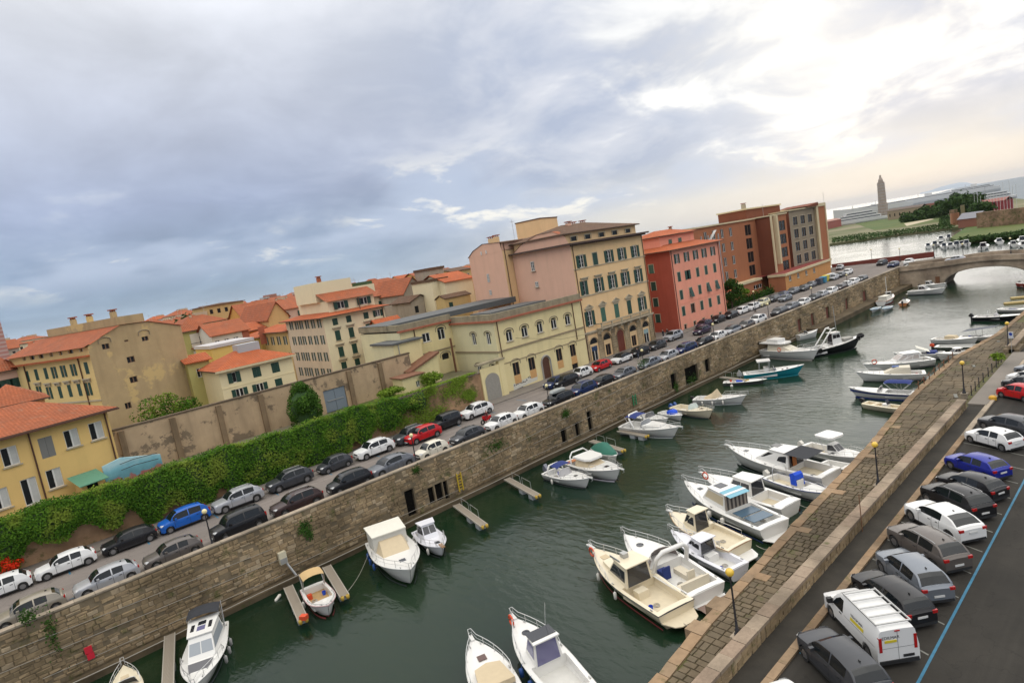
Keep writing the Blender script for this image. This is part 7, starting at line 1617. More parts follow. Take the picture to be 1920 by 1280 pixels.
# ---- motor scooter with rider
def bike():
    c = at(914, 793, RZ); t = thing('motorcycle', 'red motorcycle ridden along the street', 'motorcycle', (c.x, c.y, RZ), R(180)); M_r = PAINT['red']
    for x in (-.65, .65):
        m = MB(); m.lathe([(.2, -.06), (.31, -.05), (.31, .05), (.2, .06)], seg=12); m.v = [(v[0], v[2], v[1]) for v in m.v]; ob('wheel', m.mesh('wheel', M_tyre), t, (x, 0, .31))
    m = MB(); m.loft([[(x, -w, z0), (x, -w, z1), (x, w, z1), (x, w, z0)] for x, w, z0, z1 in ((-.7, .08, .7, .85), (-.2, .16, .45, .82), (.3, .2, .35, .98), (.6, .12, .7, 1.0))], closed=True, caps=(True, True)); ob('body', m.mesh('body', M_r), t)
    m = MB(); m.tube([(.62, 0, .3), (.42, 0, 1.0)], .04, 5); m.tube([(.42, -.35, 1.08), (.42, .35, 1.08)], .025, 5); ob('fork', m.mesh('fork', M_blackp), t)
bike()
# ================================================================ BOATS
G_w = plain('gelcoat_white', (0.72, 0.71, 0.68), 0.3, coat=0.4); G_c = plain('gelcoat_cream', (0.70, 0.62, 0.46), 0.35, coat=0.3); G_l = plain('gelcoat_cool_white', (0.70, 0.70, 0.74), 0.3, coat=0.4); G_n = plain('hull_navy', (0.015, 0.03, 0.16), 0.3, coat=0.4); G_t = plain('hull_teal', (0.01, 0.25, 0.31), 0.3, coat=0.4)
G_k = plain('hull_black', (0.015, 0.016, 0.018), 0.45); G_g = plain('hull_grey_green', (0.16, 0.18, 0.15), 0.5); G_r = plain('antifoul_red', (0.20, 0.02, 0.025), 0.7); G_d = plain('antifoul_dark', (0.03, 0.035, 0.04), 0.7); G_b = plain('hull_light_blue', (0.06, 0.30, 0.52), 0.5); G_o = plain('hull_orange', (0.52, 0.20, 0.07), 0.5)
M_deckc = plain('deck_cream', (0.62, 0.54, 0.39), 0.6, var=0.12); M_deckw = plain('deck_white', (0.66, 0.65, 0.61), 0.6, var=0.08); M_teak = plain('teak', (0.33, 0.19, 0.095), 0.6, var=0.2); M_bgl = plain('boat_window', (0.02, 0.022, 0.028), 0.08, spec=0.8); M_lilac = plain('tinted_lilac_screen', (0.13, 0.125, 0.24), 0.15, spec=0.7)
M_chrome = plain('stainless_rail', (0.62, 0.62, 0.61), 0.3, 0.7); M_navy = plain('navy_canvas', (0.015, 0.03, 0.15), 0.85, var=0.2); M_beige = plain('beige_canvas', (0.55, 0.45, 0.30), 0.85, var=0.1); M_tan = plain('tan_canvas', (0.52, 0.36, 0.17), 0.85, var=0.1); M_cov = plain('green_tarpaulin', (0.02, 0.13, 0.09), 0.8, var=0.2)
M_blk = plain('black_canvas', (0.02, 0.022, 0.028), 0.8, var=0.2); M_wh = plain('white_canvas', (0.68, 0.66, 0.58), 0.8, var=0.08); M_fen = plain('white_fender', (0.66, 0.63, 0.57), 0.5); M_fenb = plain('blue_fender', (0.02, 0.07, 0.25), 0.5); M_obm = plain('outboard_grey', (0.14, 0.15, 0.19), 0.35, coat=0.5); M_ring = plain('lifebuoy_red', (0.60, 0.07, 0.02), 0.6); M_cush = plain('cushion', (0.62, 0.56, 0.44), 0.8, var=0.1); M_bluecl = plain('royal_blue_cloth', (0.01, 0.07, 0.55), 0.8, var=0.2); M_cyan = plain('cyan_canvas', (0.20, 0.42, 0.52), 0.8)
def quadpanel(mb, q, u0, u1, v0, v1, off):
    """panel on a quad q = (bl, br, tr, tl), pushed out by off along its normal"""
    q = [Vector(p) for p in q]; n = (q[1]-q[0]).cross(q[3]-q[0]).normalized()*off
    f = lambda u, v: (q[0]*(1-u)+q[1]*u)*(1-v)+(q[3]*(1-u)+q[2]*u)*v+n
    mb.face([f(u0, v0), f(u1, v0), f(u1, v1), f(u0, v1)])
class Boat:
    def __init__(s, label, bow, stern, beam=0.32, hull=None, anti=None, deck=None, fb=0.75, sheer=0.45, cock=(0.05, 0.45), zb=1.1, zs=0.8, group=None, blunt=2.2, name='motorboat', rub=None, L=None, floor=0.32, full=0.42, cat='boat', kind=None):
        a, b = at(*bow, zb), at(*stern, zs); d = a-b; s.L = (L or d.length)*.905; b = b+d.normalized()*s.L*.05; s.B = (s.L*beam if beam < 1 else beam)*.96; s.fb = fb; s.sheer = sheer; s.blunt = blunt; s.full = full; s.floor = floor; s.cock = cock
        s.root = thing(name, label, cat, (b.x, b.y, 0), math.atan2(d.y, d.x), group); hull = hull or G_w; s.deckm = deck or M_deckw; N_ = 22; rings = []
        for i in range(N_+1):
            t = i/N_; w = s.w(t); z = s.zs(t); x = t*s.L; k = 1-0.25*t
            rk = s.L*t**5; rings.append([(x-.13*rk-0.1*(1-t), 0, -0.35*(1-t**3)), (x-.10*rk, -w*0.66*k, 0.02+0.2*t*t), (x-.05*rk, -w*0.9*k-w*.03, (z*0.5+0.1)), (x, -w, z)])
        full = [list(reversed(r[1:]))+[r[0]]+[(p[0], -p[1], p[2]) for p in r[1:]] for r in rings]
        mb = MB(); mb.loft(full, caps=(True, False), mfun=lambda i, k: 1 if k in (2, 3) else 0)
        ob('hull', sharp(mb.mesh('hull', [hull, anti or hull], True), 50), s.root)
        # deck with cockpit well
        mb = MB(); c0, c1 = cock; sd = 0.16+0.03*s.B
        for i in range(N_):
            t0, t1 = i/N_, (i+1)/N_; tm = (t0+t1)/2
            P = lambda t, f, dz=0: (t*s.L, s.w(t)*f, s.zs(t)+dz)
            inn = lambda t: max(0, (s.w(t)-sd)/max(s.w(t), 1e-3))
            if c0 < tm < c1:
                for g in (-1, 1):
                    mb.face([P(t0, g), P(t1, g), (t1*s.L, g*(s.w(t1)-sd), s.zs(t1)+.02), (t0*s.L, g*(s.w(t0)-sd), s.zs(t0)+.02)])
                    mb.face([(t0*s.L, g*(s.w(t0)-sd), s.zs(t0)+.02), (t1*s.L, g*(s.w(t1)-sd), s.zs(t1)+.02), (t1*s.L, g*(s.w(t1)-sd), floor), (t0*s.L, g*(s.w(t0)-sd), floor)])
            else: mb.face([P(t0, -1), P(t1, -1), P(t1, -0.5, .05), P(t0, -.5, .05)]); mb.face([P(t0, -.5, .05), P(t1, -.5, .05), P(t1, .5, .05), P(t0, .5, .05)]); mb.face([P(t0, .5, .05), P(t1, .5, .05), P(t1, 1), P(t0, 1)])
        i0, i1 = [k/N_ for k in range(N_) if c0 < (k+.5)/N_ < c1][:1][0], [(k+1)/N_ for k in range(N_) if c0 < (k+.5)/N_ < c1][-1]
        for t in (i0, i1): w = s.w(t)-sd; mb.face([(t*s.L, -w, floor), (t*s.L, w, floor), (t*s.L, w, s.zs(t)+.05), (t*s.L, -w, s.zs(t)+.05)])
        ob('deck', mb.mesh('deck', hull if hull in (G_w, G_c, G_l) else G_w), s.root)
        mb = MB(); ts = [i0+(i1-i0)*k/6 for k in range(7)]; mb.face([(t*s.L, -(s.w(t)-sd), floor) for t in ts]+[(t*s.L, (s.w(t)-sd), floor) for t in reversed(ts)]); ob('cockpit_floor', mb.mesh('cockpit_floor', s.deckm), s.root)
        mb = MB(); mb.tube([(t*s.L+.01, -s.w(t)*1.005, s.zs(t)-.02) for t in [k/N_ for k in range(N_+1)]]+[(t*s.L, s.w(t)*1.005, s.zs(t)-.02) for t in [1-k/N_ for k in range(N_+1)]], 0.035, 4, closed=True); ob('rub_rail', mb.mesh('rub_rail', rub or hull), s.root)
        s.c0, s.c1 = i0, i1
        if s.L > 5 and c1 < .7 and kind is None:   # deck clutter: coiled rope, cleats, bucket
            rr = random.Random(int(s.L*977)); x = (i0+i1)/2*s.L
            mb = MB(); q = (x+rr.uniform(-.4, .4), rr.uniform(-.4, .4)*s.B*.5, floor+.05); mb.tube([(q[0]+math.cos(a)*r_, q[1]+math.sin(a)*r_, q[2]+.02*k) for k, r_ in enumerate((.2, .17, .14)) for a in [2*PI*j/9 for j in range(9)]], .025, 4); ob('coiled_rope', mb.mesh('coiled_rope', M_cable), s.root)
            for t in (.08, .5, .9):
                for g in (-1, 1): mb = MB(); mb.box(t*s.L-.11, t*s.L+.11, g*(s.w(t)-.1)-.025, g*(s.w(t)-.1)+.025, s.zs(t)+.03, s.zs(t)+.09); ob('cleat', mb.mesh('cleat', M_steel), s.root)
            mb = MB(); mb.lathe([(.0, 0), (.12, 0), (.15, .28)], (x-.5, rr.choice((-.6, .5))*s.B*.5, floor), 8); ob('bucket', mb.mesh('bucket', rr.choice((M_bluecl, M_fen, M_ring, M_blackp))), s.root)
            n_ = 14
            for g in (-1, 1):
                mb = MB()
                for i in range(n_): ta, tb = i/n_*.93, (i+1)/n_*.93; f_ = lambda t, z: (t*s.L-.05*s.L*t**5, g*(s.w(t)*.9*(1-.25*t)*(.93+.12*z)+.03), z); mb.face([f_(ta, -.02), f_(tb, -.02), f_(tb, .13), f_(ta, .13)])
                ob('waterline_stripe', mb.mesh('waterline_stripe', anti if anti else G_d), s.root)
    def w(s, t): 
        return max(0.02, s.B/2*(0.90+0.10*min(1, t/0.35) if t < 0.35 else 1)*(1-max(0, (t-s.full)/(1-s.full))**s.blunt))
    def zs(s, t): return s.fb+s.sheer*t*t
    def part(s, name, mb, mat, smooth=False, par=None): return ob(name, mb.mesh(name, mat, smooth), par or s.root)
    def house(s, t0, t1, h, z=None, wf=0.62, front=0.25, back=0.06, mat=None, win=M_bgl, band=(0.35, 0.85), roofover=0.1, nside=2, roofmat=None, sides=True, aft=True, taper=0.82, fw=0.75, name='cabin', frontwin=True):
        L = s.L; z = s.zs(t0)-0.02 if z is None else z; w = s.B/2*wf; x0, x1 = t0*L, t1*L; w1 = min(w*fw, s.w(t1)*0.8)
        b = [(x0, -w, z), (x1, -w1, z+ (s.zs(t1)-s.zs(t0))*.6), (x1, w1, z+(s.zs(t1)-s.zs(t0))*.6), (x0, w, z)]
        tp = [(x0+back*h, -w*taper, z+h), (x1-front*h*2, -w1*taper-0.02, z+h), (x1-front*h*2, w1*taper+.02, z+h), (x0+back*h, w*taper, z+h)]
        mb = MB(); q = lambda i: (b[i], b[(i+1) % 4], tp[(i+1) % 4], tp[i])
        for i in range(4): mb.face(q(i))
        mb.face(tp); hs = s.part(name, mb, mat or G_w)
        if win:
            if sides:
                for i in (0, 2):
                    for k in range(nside): m = MB(); quadpanel(m, q(i), 0.06+0.9*k/nside, 0.03+0.9*(k+1)/nside, *band, 0.012); s.part('side_window', m, win, par=hs)
            if frontwin: 
                for k in range(2): m = MB(); quadpanel(m, q(1), 0.05+.47*k, 0.48+.47*k, band[0], band[1], 0.012); s.part('windshield', m, win, par=hs)
            if aft: m = MB(); quadpanel(m, q(3), 0.08, 0.92, 0.03, 0.95, 0.012); s.part('aft_window', m, win, par=hs)
        if roofover:
            r = roofover; m = MB(); m.prism([(tp[0][0]-r*2, -w*taper-r), (tp[1][0]+r, -w1*taper-r), (tp[1][0]+r, w1*taper+r), (tp[0][0]-r*2, w*taper+r)], z+h+.005, z+h+.075); s.part('cabin_roof', m, roofmat or mat or G_w, par=hs)
        return hs, z+h+.075, q
    def rails(s, t0=0.45, t1=1.0, h=0.5, low=True, ext=0.25):
        mb = MB(); n = 9; ts = [t0+(t1-t0)*i/n for i in range(n+1)]
        f = lambda t, g, hh: (t*s.L+(ext if t > .97 else 0), g*max(s.w(t)-0.07, 0.10), s.zs(t)+hh)
        top = [f(t0, -1, 0.03)]+[f(t, -1, h) for t in ts[1:]]+[f(t, 1, h) for t in reversed(ts[1:])]+[f(t0, 1, .03)]
        mb.tube(top, 0.022, 5)
        if low: mb.tube([f(t, -1, h*.5) for t in ts[1:]]+[f(t, 1, h*.5) for t in reversed(ts[1:])], 0.014, 4)
        for t in ts[1::2]:
            for g in (-1, 1): mb.tube([f(t, g, 0), f(t, g, h)], 0.016, 4)
        s.part('bow_rail', mb, M_chrome, True)
    def sprit(s, l=0.55): 
        mb = MB(); z = s.zs(1); mb.box(s.L-.3, s.L+l, -.11, .11, z, z+.09); b = s.part('bow_sprit', mb, G_w); m = MB(); m.tube([(s.L+l-.1, 0, z+.12), (s.L+l, 0, z-.2), (s.L+l-.2, 0, z-.35)], .04, 5); s.part('anchor', m, M_steel, par=b)
    def hatch(s, t, w=0.5, y=0, mat=None, circ=False):
        mb = MB(); z = s.zs(t)+.055; x = t*s.L
        if circ: mb.disc((x, y, z+.02), w/2, (0, 0, 1))
        else: mb.box(x-w/2, x+w/2, y-w/2, y+w/2, z, z+.03)
        s.part('hatch', mb, mat or M_bgl)
    def fenders(s, ts, g=-1, mat=None, r=.11):
        for t in ts:
            mb = MB(); w = s.w(t)+r; z = s.zs(t); mb.lathe([(0.02, .1), (r, .02), (r, -.38), (.03, -.48)], (t*s.L, g*w, z-.28), 8); mb.tube([(t*s.L, g*w, z-.2), (t*s.L, g*(w-r), z+.05)], .012, 4); s.part('fender', mb, mat or M_fen, True)
    def platform(s, l=0.7, mat=None, z=0.28):
        mb = MB(); w = s.w(0)*.9; mb.prism([(-l*.8, -w*.7), (-l, -w*.4), (-l, w*.4), (-l*.8, w*.7), (0, w), (0, -w)][::-1], z-.06, z); s.part('swim_platform', mb, mat or G_w)
    def outboard(s, y=0, mat=None, sc=1.0, tilt=0.2):
        mb = MB(); k = sc; x = -.1; mb.loft([[(x-.02*k, y-.15*k, .55), (x-.02*k, y+.15*k, .55), (x-.02*k, y+.15*k, .95), (x-.02*k, y-.15*k, .95)], [(x-.35*k, y-.19*k, .62), (x-.35*k, y+.19*k, .62), (x-.33*k, y+.17*k, 1.12*k+.05), (x-.33*k, y-.17*k, 1.12*k+.05)], [(x-.62*k, y-.13*k, .66), (x-.62*k, y+.13*k, .66), (x-.6*k, y+.11*k, .98), (x-.6*k, y-.11*k, .98)]], closed=True, caps=(True, True)); o = s.part('outboard', mb, mat or M_obm)
        m = MB(); m.box(x-.42*k, x-.2*k, y-.06, y+.06, -.2, .65); s.part('outboard_leg', m, M_blackp, par=o)
    def screen(s, t, h=0.55, mat=None, wrap=0.5, wf=.78, z=None):
        """raked wraparound windscreen with its frame"""
        mb = MB(); n = 8; z = s.zs(t)+.05 if z is None else z; w = s.w(t)*wf; B_, T = [], []
        for i in range(n+1):
            a = -PI/2+PI*i/n; c = max(0, math.cos(a)); x = t*s.L+c*wrap*w; B_.append((x+.0, math.sin(a)*w, z)); T.append((x-h*.75*c-.05, math.sin(a)*w*.86, z+h*(0.55+.45*c**.5)))
        mb.loft([B_, T]); g = s.part('windscreen', mb, mat or M_bgl, True); m = MB(); m.tube(T, .025, 4); m.tube(B_, .02, 4); s.part('screen_frame', m, M_chrome if mat is None else G_w, True, g)
    def arch(s, t, h=1.5, mat=None, rake=.5, r=.09):
        mb = MB(); w = s.w(t)*.88; z = s.zs(t); mb.tube([(t*s.L, -w, z), (t*s.L-rake*.4, -w*.92, z+h*.7), (t*s.L-rake*.6, -w*.6, z+h), (t*s.L-rake*.6, w*.6, z+h), (t*s.L-rake*.4, w*.92, z+h*.7), (t*s.L, w, z)], r, 6); s.part('radar_arch', mb, mat or G_w, True)
    def bimini(s, t0, t1, h, mat, frame=True, sag=.12):
        mb = MB(); w = s.w((t0+t1)/2)*.85; x0, x1 = t0*s.L, t1*s.L; z = s.fb+h; n = 6; rings = []
        for i in range(n+1):
            x = x0+(x1-x0)*i/n; rings.append([(x, w*math.sin(a)*1.0, z-.28*(1-math.cos(a*.95))-(.12 if i in (0, n) else 0)) for a in [(-1+2*k/6)*1.35 for k in range(7)]])
        mb.loft(rings); c = s.part('canopy', mb, mat, True)
        if frame: m = MB(); [m.tube([((x0+x1)/2, g*w, s.fb), (x, g*w*.95, z-.2)], .02, 4) for g in (-1, 1) for x in (x0, (x0+x1)/2, x1)]; s.part('canopy_frame', m, M_chrome, par=c)
    def seat(s, t, y=0, l=.5, w=.9, h=.4, mat=None, z=None, back=True):
        mb = MB(); z = s.floor if z is None else z; x = t*s.L; mb.box(x-l/2, x+l/2, y-w/2, y+w/2, z, z+h)
        if back: mb.box(x-l/2-.1, x-l/2, y-w/2, y+w/2, z, z+h+.35)
        s.part('seat', mb, mat or M_cush)
    def console(s, t, h=.95, w=.7, mat=None):
        mb = MB(); x = t*s.L; mb.prism([(x-.3, -w/2), (x+.35, -w*.4), (x+.35, w*.4), (x-.3, w/2)], s.floor, s.floor+h); c = s.part('console', mb, mat or G_w); m = MB(); m.face([(x+.3, -w*.45, s.floor+h), (x+.3, w*.45, s.floor+h), (x+.05, w*.4, s.floor+h+.45), (x+.05, -w*.4, s.floor+h+.45)]); s.part('windscreen', m, M_bgl, par=c)
    def ring(s, t, g=-1):
        mb = MB(); c = Vector((t*s.L, g*(s.w(t)+.02), s.zs(t)+.32)); mb.tube([c+Vector((math.cos(a)*.3, g*.03, math.sin(a)*.3)) for a in [2*PI*k/12 for k in range(12)]], .06, 6, closed=True); s.part('lifebuoy', mb, M_ring, True)
    def stripe(s, mat, z0=.55, z1=.72, t0=0, t1=.97, off=.012):
        for g in (-1, 1):
            mb = MB(); n = 14
            for i in range(n):
                ta, tb = t0+(t1-t0)*i/n, t0+(t1-t0)*(i+1)/n
                f = lambda t, q: (t*s.L, g*(s.w(t)*(.9*(1-.25*t)+.05)*(1-q)+s.w(t)*q+off), (s.zs(t)*.5+.1)*(1-q)+s.zs(t)*q)
                mb.face([f(ta, z0), f(tb, z0), f(tb, z1), f(ta, z1)])
            s.part('hull_stripe', mb, mat)
GL, GR_ = 'boats moored along the far canal wall', 'boats moored along the near quay'
# ---- far side, left to right
b = Boat('small white boat with a rounded foredeck rail at the very bottom left', (232, 1236), (240, 1330), .40, G_c, group=GL, zb=.9, L=5.2); b.rails(.5, 1, .45); b.hatch(.72, .45, mat=M_beige); b.screen(.5)
b = Boat('white cruiser with two skylights and violet roof hatch, bottom left', (352, 1345), (395, 1168), .36, G_w, group=GL, cock=(.05, .25), L=8.6); hs, zr, q = b.house(.16, .60, 1.35, wf=.84, front=.42, nside=1, aft=False, band=(.3, .75), win=plain('pale_windscreen', (.30, .33, .36), .1), taper=.80); b.bimini(.0, .2, 1.9, M_blk)
for x, y, w, l, m_ in ((.27, -.55, .22, .9, M_bgl), (.27, .55, .22, .9, M_bgl), (.30, 0, .5, .6, M_lilac), (.21, 0, .5, .5, M_bgl)): m1 = MB(); m1.box(x*b.L+.4-l/2, x*b.L+.4+l/2, y-w/2, y+w/2, zr, zr+.02); b.part('skylight', m1, m_, par=hs)
m1 = MB(); m1.prism([(b.L*.64, -.75), (b.L*.86, -.45), (b.L*.86, .45), (b.L*.64, .75)], b.zs(.75)+.04, b.zs(.75)+.07); b.part('grey_foredeck', m1, plain('grey_nonslip', (.12, .12, .13), .8)); b.fenders((.3, .45, .6), 1, plain('grey_fender', (.3, .29, .28), .6)); b.rails(.5, 1, .5)
b = Boat('small open boat with tan folding canopy and cream cockpit between two jetties', (630, 1157), (583, 1093), .42, G_w, deck=plain('sand_deck', (.46, .30, .13), .7), anti=G_r, group=GL, cock=(.08, .66), blunt=3.0, L=5.6, rub=plain('pink_rub', (.5, .32, .32), .6)); b.bimini(.02, .30, 1.5, M_tan); b.seat(.70, 0, .5, .8, .35, M_deckw, back=False); b.hatch(.8, .3, mat=M_deckw)
m1 = MB(); m1.box(b.L*.22, b.L*.22+.3, -.7, -.35, .32, .7); b.part('red_box', m1, M_ring); b.fenders((.35,), -1); b.rails(.55, .98, .12, False, 0)
b = Boat('big white cabin cruiser with pale canvas top and beige foredeck cover', (785, 1092), (717, 1002), .44, G_w, anti=G_d, group=GL, cock=(.04, .2), fb=1.15, sheer=.55, L=9.6, zb=1.5, zs=1.2); hs, zr, q = b.house(.20, .55, .95, wf=.80, front=.9, win=None, mat=M_beige, roofover=0); m1 = MB(); m1.prism([(.02*b.L, -1.55), (.34*b.L, -1.45), (.34*b.L, 1.45), (.02*b.L, 1.55)], 2.5, 2.6); b.part('hard_top', m1, M_wh)
m1 = MB(); m1.box(.03*b.L, .33*b.L, -1.42, 1.42, 1.25, 2.49); b.part('canvas_sides', m1, plain('white_canvas_side', (.56, .55, .5), .7)); b.hatch(.74, .5); b.rails(.35, 1, .6); b.fenders((.2, .35, .5), -1, M_fenb); 
for t in (.42, .46, .5): m1 = MB(); m1.box(t*b.L, t*b.L+.18, -b.w(t)*.99-.02, -b.w(t)*.9, .75, 1.0); b.part('porthole', m1, M_bgl)
b = Boat('small cool white pilothouse boat with black windows right of the big cruiser', (848, 1045), (789, 988), .40, G_l, group=GL, cock=(.05, .28), L=6.4, anti=G_d); b.house(.25, .52, 1.2, wf=.78, front=.3, mat=G_l, nside=2, band=(.4, .9)); b.hatch(.78, .45); b.rails(.5, 1, .5); m1 = MB(); m1.box(b.L*.9, b.L*1.05, -.15, .15, b.zs(1), b.zs(1)+.06); b.part('teak_sprit', m1, M_teak); b.fenders((.75,), -1); b.outboard(0, M_obm)
b = Boat('white open cruiser with small navy bimini, first right of the empty jetty', (1105, 897), (1025, 880), .38, G_w, group=GL, cock=(.06, .42), L=7.0); b.screen(.42, .6, plain('pale_screen', (.34, .33, .34), .12)); b.bimini(.22, .42, 1.25, M_navy); b.outboard(0, sc=1.2); b.arch(.2, .9); b.rails(.55, 1, .45); b.sprit(.35); b.hatch(.68, .35); b.fenders((.3,), -1)
b = Boat('larger white cruiser with beige windscreen cover beside the green tarpaulin', (1165, 882), (1068, 858), .40, G_w, group=GL, cock=(.04, .3), fb=.95, sheer=.5, L=8.6, zb=1.3, zs=1.0, anti=plain('lilac_hull', (.45, .42, .47), .5)); b.house(.28, .60, .8, wf=.84, front=1.1, win=None, mat=M_beige, roofover=0); m1 = MB(); m1.prism([(b.L*.24, -1.2), (b.L*.48, -1.15), (b.L*.55, -.8), (b.L*.55, .8), (b.L*.48, 1.15), (b.L*.24, 1.2)], 1.75, 1.95); b.part('hard_top', m1, G_w); b.arch(.2, 1.2); b.hatch(.74, .45); b.rails(.55, 1, .5); b.sprit(.5)
m1 = MB(); m1.box(.05*b.L, .13*b.L, -1.3, .4, .98, 1.05); b.part('teak_locker', m1, plain('orange_teak', (.45, .17, .06), .6))
b = Boat('boat under a dark green tarpaulin behind the larger white cruiser', (1166, 862), (1118, 835), .36, G_w, group=GL, L=6.0); m1 = MB(); m1.loft([[(t*b.L, -b.w(t)*.98, b.zs(t)+.03), (t*b.L, -b.w(t)*.4, b.zs(t)+h), (t*b.L, b.w(t)*.4, b.zs(t)+h), (t*b.L, b.w(t)*.98, b.zs(t)+.03)] for t, h in ((0, .3), (.2, .75), (.45, .95), (.6, .6), (.8, .4), (.93, .2))], caps=(True, True)); b.part('tarpaulin', m1, M_cov, True)
b = Boat('white sport cruiser with rollbar arch and navy canvas at the middle jetty', (1262, 800), (1166, 793), .37, G_w, group=GL, cock=(.05, .38), fb=.95, sheer=.45, zb=1.3, zs=1.0, L=8.8, anti=plain('pale_grey_bottom', (.40, .42, .42), .5)); b.screen(.42, .75, plain('grey_screen', (.16, .17, .18), .12)); b.arch(.3, 1.45, rake=1.4, r=.13); b.bimini(.14, .34, 1.5, M_navy); b.rails(.48, 1, .5); b.sprit(.5); b.hatch(.62, .5); m1 = MB(); m1.prism([(b.L*.44, -1.1), (b.L*.72, -.7), (b.L*.72, .7), (b.L*.44, 1.1)], b.zs(.55)+.02, b.zs(.6)+.28); b.part('trunk_cabin', m1, G_w)
b = Boat('low white boat half hidden behind the sport cruiser with navy canvas', (1266, 788), (1190, 775), .34, G_w, group=GL, L=6.8); b.screen(.45); b.rails(.55, 1, .45)
b = Boat('tiny white dinghy with bright blue bundle', (1288, 776), (1238, 768), .40, G_w, group=GL, L=4.6, sheer=.25, fb=.6); m1 = MB(); m1.loft([[(x, -w, .6), (x, -w, .6+h), (x, w, .6+h), (x, w, .6)] for x, w, h in ((1.6, .4, .35), (2.0, .5, .6), (2.6, .5, .5), (2.9, .3, .3))], caps=(True, True)); b.part('blue_cover', m1, M_bluecl, True); b.rails(.55, .95, .25, False, 0)
b = Boat('cream white open boat with pale windscreen and twin outboards', (1338, 770), (1262, 760), .35, G_c, group=GL, L=7.4, cock=(.05, .45), fb=.8); b.screen(.5, .6, plain('pale_screen2', (.40, .46, .43), .12)); b.outboard(-.35, M_fenb); b.outboard(.35, M_fenb); b.rails(.6, 1, .4); b.hatch(.72, .4); b.hatch(.56, .25, .6)
b = Boat('white centre console boat with beige wedge cover and bow rail', (1384, 741), (1298, 745), .33, G_w, group=GL, L=7.6, anti=plain('pale_grey_bottom', (.40, .42, .42), .5)); m1 = MB(); m1.loft([[(x, -w, .7), (x, 0, .7+h), (x, w, .7)] for x, w, h in ((1.4, .5, .2), (2.4, .7, .7), (3.2, .6, 1.35), (3.7, .5, .3))], caps=(True, True)); b.part('cover', m1, M_beige); b.rails(.5, 1, .5); b.outboard(0, M_blackp, .8); b.fenders((.2, .4, .6), -1)
b = Boat('grey blue service pontoon boat with blue fenders left of the teal hull', (1420, 704), (1352, 712), .30, G_g, group=GL, L=6.6, fb=.45, sheer=.1, blunt=4); b.seat(.4, 0, 1.2, .6, .25, M_bluecl, back=False); b.fenders((.2,), -1, M_fen, .2)
b = Boat('fishing cruiser with teal hull, small white T-top and big outboard', (1500, 684), (1388, 700), .30, G_t, group=GL, L=9.2, cock=(.06, .55), fb=.95, sheer=.5, zb=1.4, zs=1.0, anti=G_t, rub=G_w); b.console(.38, 1.3, 1.2); m1 = MB(); m1.prism([(b.L*.24, -.95), (b.L*.46, -.85), (b.L*.46, .85), (b.L*.24, .95)], 2.55, 2.68); b.part('hard_top', m1, G_w); m1 = MB(); [m1.tube([(b.L*x, y, .9), (b.L*x+.1, y*.9, 2.55)], .035, 5) for x in (.27, .43) for y in (-.8, .8)]; b.part('top_frame', m1, M_chrome); b.outboard(0, M_steel, 1.35); b.screen(.5, .5); b.hatch(.64, .25, -.8); b.hatch(.72, .25, -.6)
b = Boat('long white flybridge cruiser with cream screens and a red lifebuoy', (1546, 657), (1430, 653), .31, G_w, group=GL, L=11.6, cock=(.04, .2), fb=1.3, sheer=.5, zb=1.7, zs=1.3, anti=plain('warm_grey_hull', (.42, .39, .36), .4)); b.house(.16, .62, 1.15, wf=.85, front=1.3, win=None, mat=plain('cream_screen', (.60, .55, .44), .6), roofover=0); m1 = MB(); m1.prism([(b.L*.03, -1.5), (b.L*.40, -1.3), (b.L*.46, -.8), (b.L*.46, .8), (b.L*.40, 1.3), (b.L*.03, 1.5)], 2.45, 2.62); m1.prism([(b.L*.14, -1.0), (b.L*.34, -.9), (b.L*.36, .0), (b.L*.34, .9), (b.L*.14, 1.0)], 2.62, 3.15); b.part('flybridge', m1, G_w); b.rails(.6, 1, .55); b.ring(.42)
# black patrol tug
b = Boat('black workboat with white wheelhouse, slanted white mast frame and tyre fenders', (1594, 632), (1492, 660), .33, G_k, group=GL, L=11.8, cock=(.05, .35), fb=1.05, sheer=.9, zb=1.9, zs=1.1, deck=plain('grey_deck', (.22, .22, .20), .8), anti=G_k, name='workboat', rub=G_k); b.house(.50, .66, 1.9, wf=.5, front=.08, back=.03, mat=G_w, nside=2, band=(.55, .88), name='wheelhouse')
m1 = MB(); [m1.tube([(b.L*.28, y, 1.0), (b.L*.5, y, 3.9), (b.L*.55, y, 4.0)], .11, 6) for y in (-.75, .75)]; m1.tube([(b.L*.5, -.75, 3.9), (b.L*.5, .75, 3.9)], .1, 6); b.part('mast_frame', m1, G_w, True); m1 = MB(); m1.tube([(b.L*.62, 0, 2.9), (b.L*.60, 0, 7.5)], .05, 5); b.part('mast', m1, M_steel); m1 = MB(); m1.prism([(b.L*.68, -.9), (b.L*.84, -.6), (b.L*.84, .6), (b.L*.68, .9)], 1.5, 2.0); b.part('trunk_cabin', m1, plain('grey_trunk', (.3, .29, .26), .6))
for t in (.06, .12, .18, .24, .92): m1 = MB(); c = Vector((t*b.L, -b.w(t)-.1, b.zs(t)-.15)); m1.tube([c+Vector((math.cos(a)*.32, 0, math.sin(a)*.32)) for a in [2*PI*k/10 for k in range(10)]], .12, 6, closed=True); b.part('tyre_fender', m1, M_tyre, True)
b.rails(.02, .45, .7, True, 0); m1 = MB(); m1.lathe([(.3, 0), (.55, .2), (.55, .5), (.3, .7)], (b.L-.1, 0, 1.5), 10); b.part('bow_fender', m1, M_tyre, True)
b = Boat('small white tender lying behind the black workboat', (1520, 622), (1494, 630), .4, G_w, group=GL, L=4.4, fb=.9); b.screen(.4)
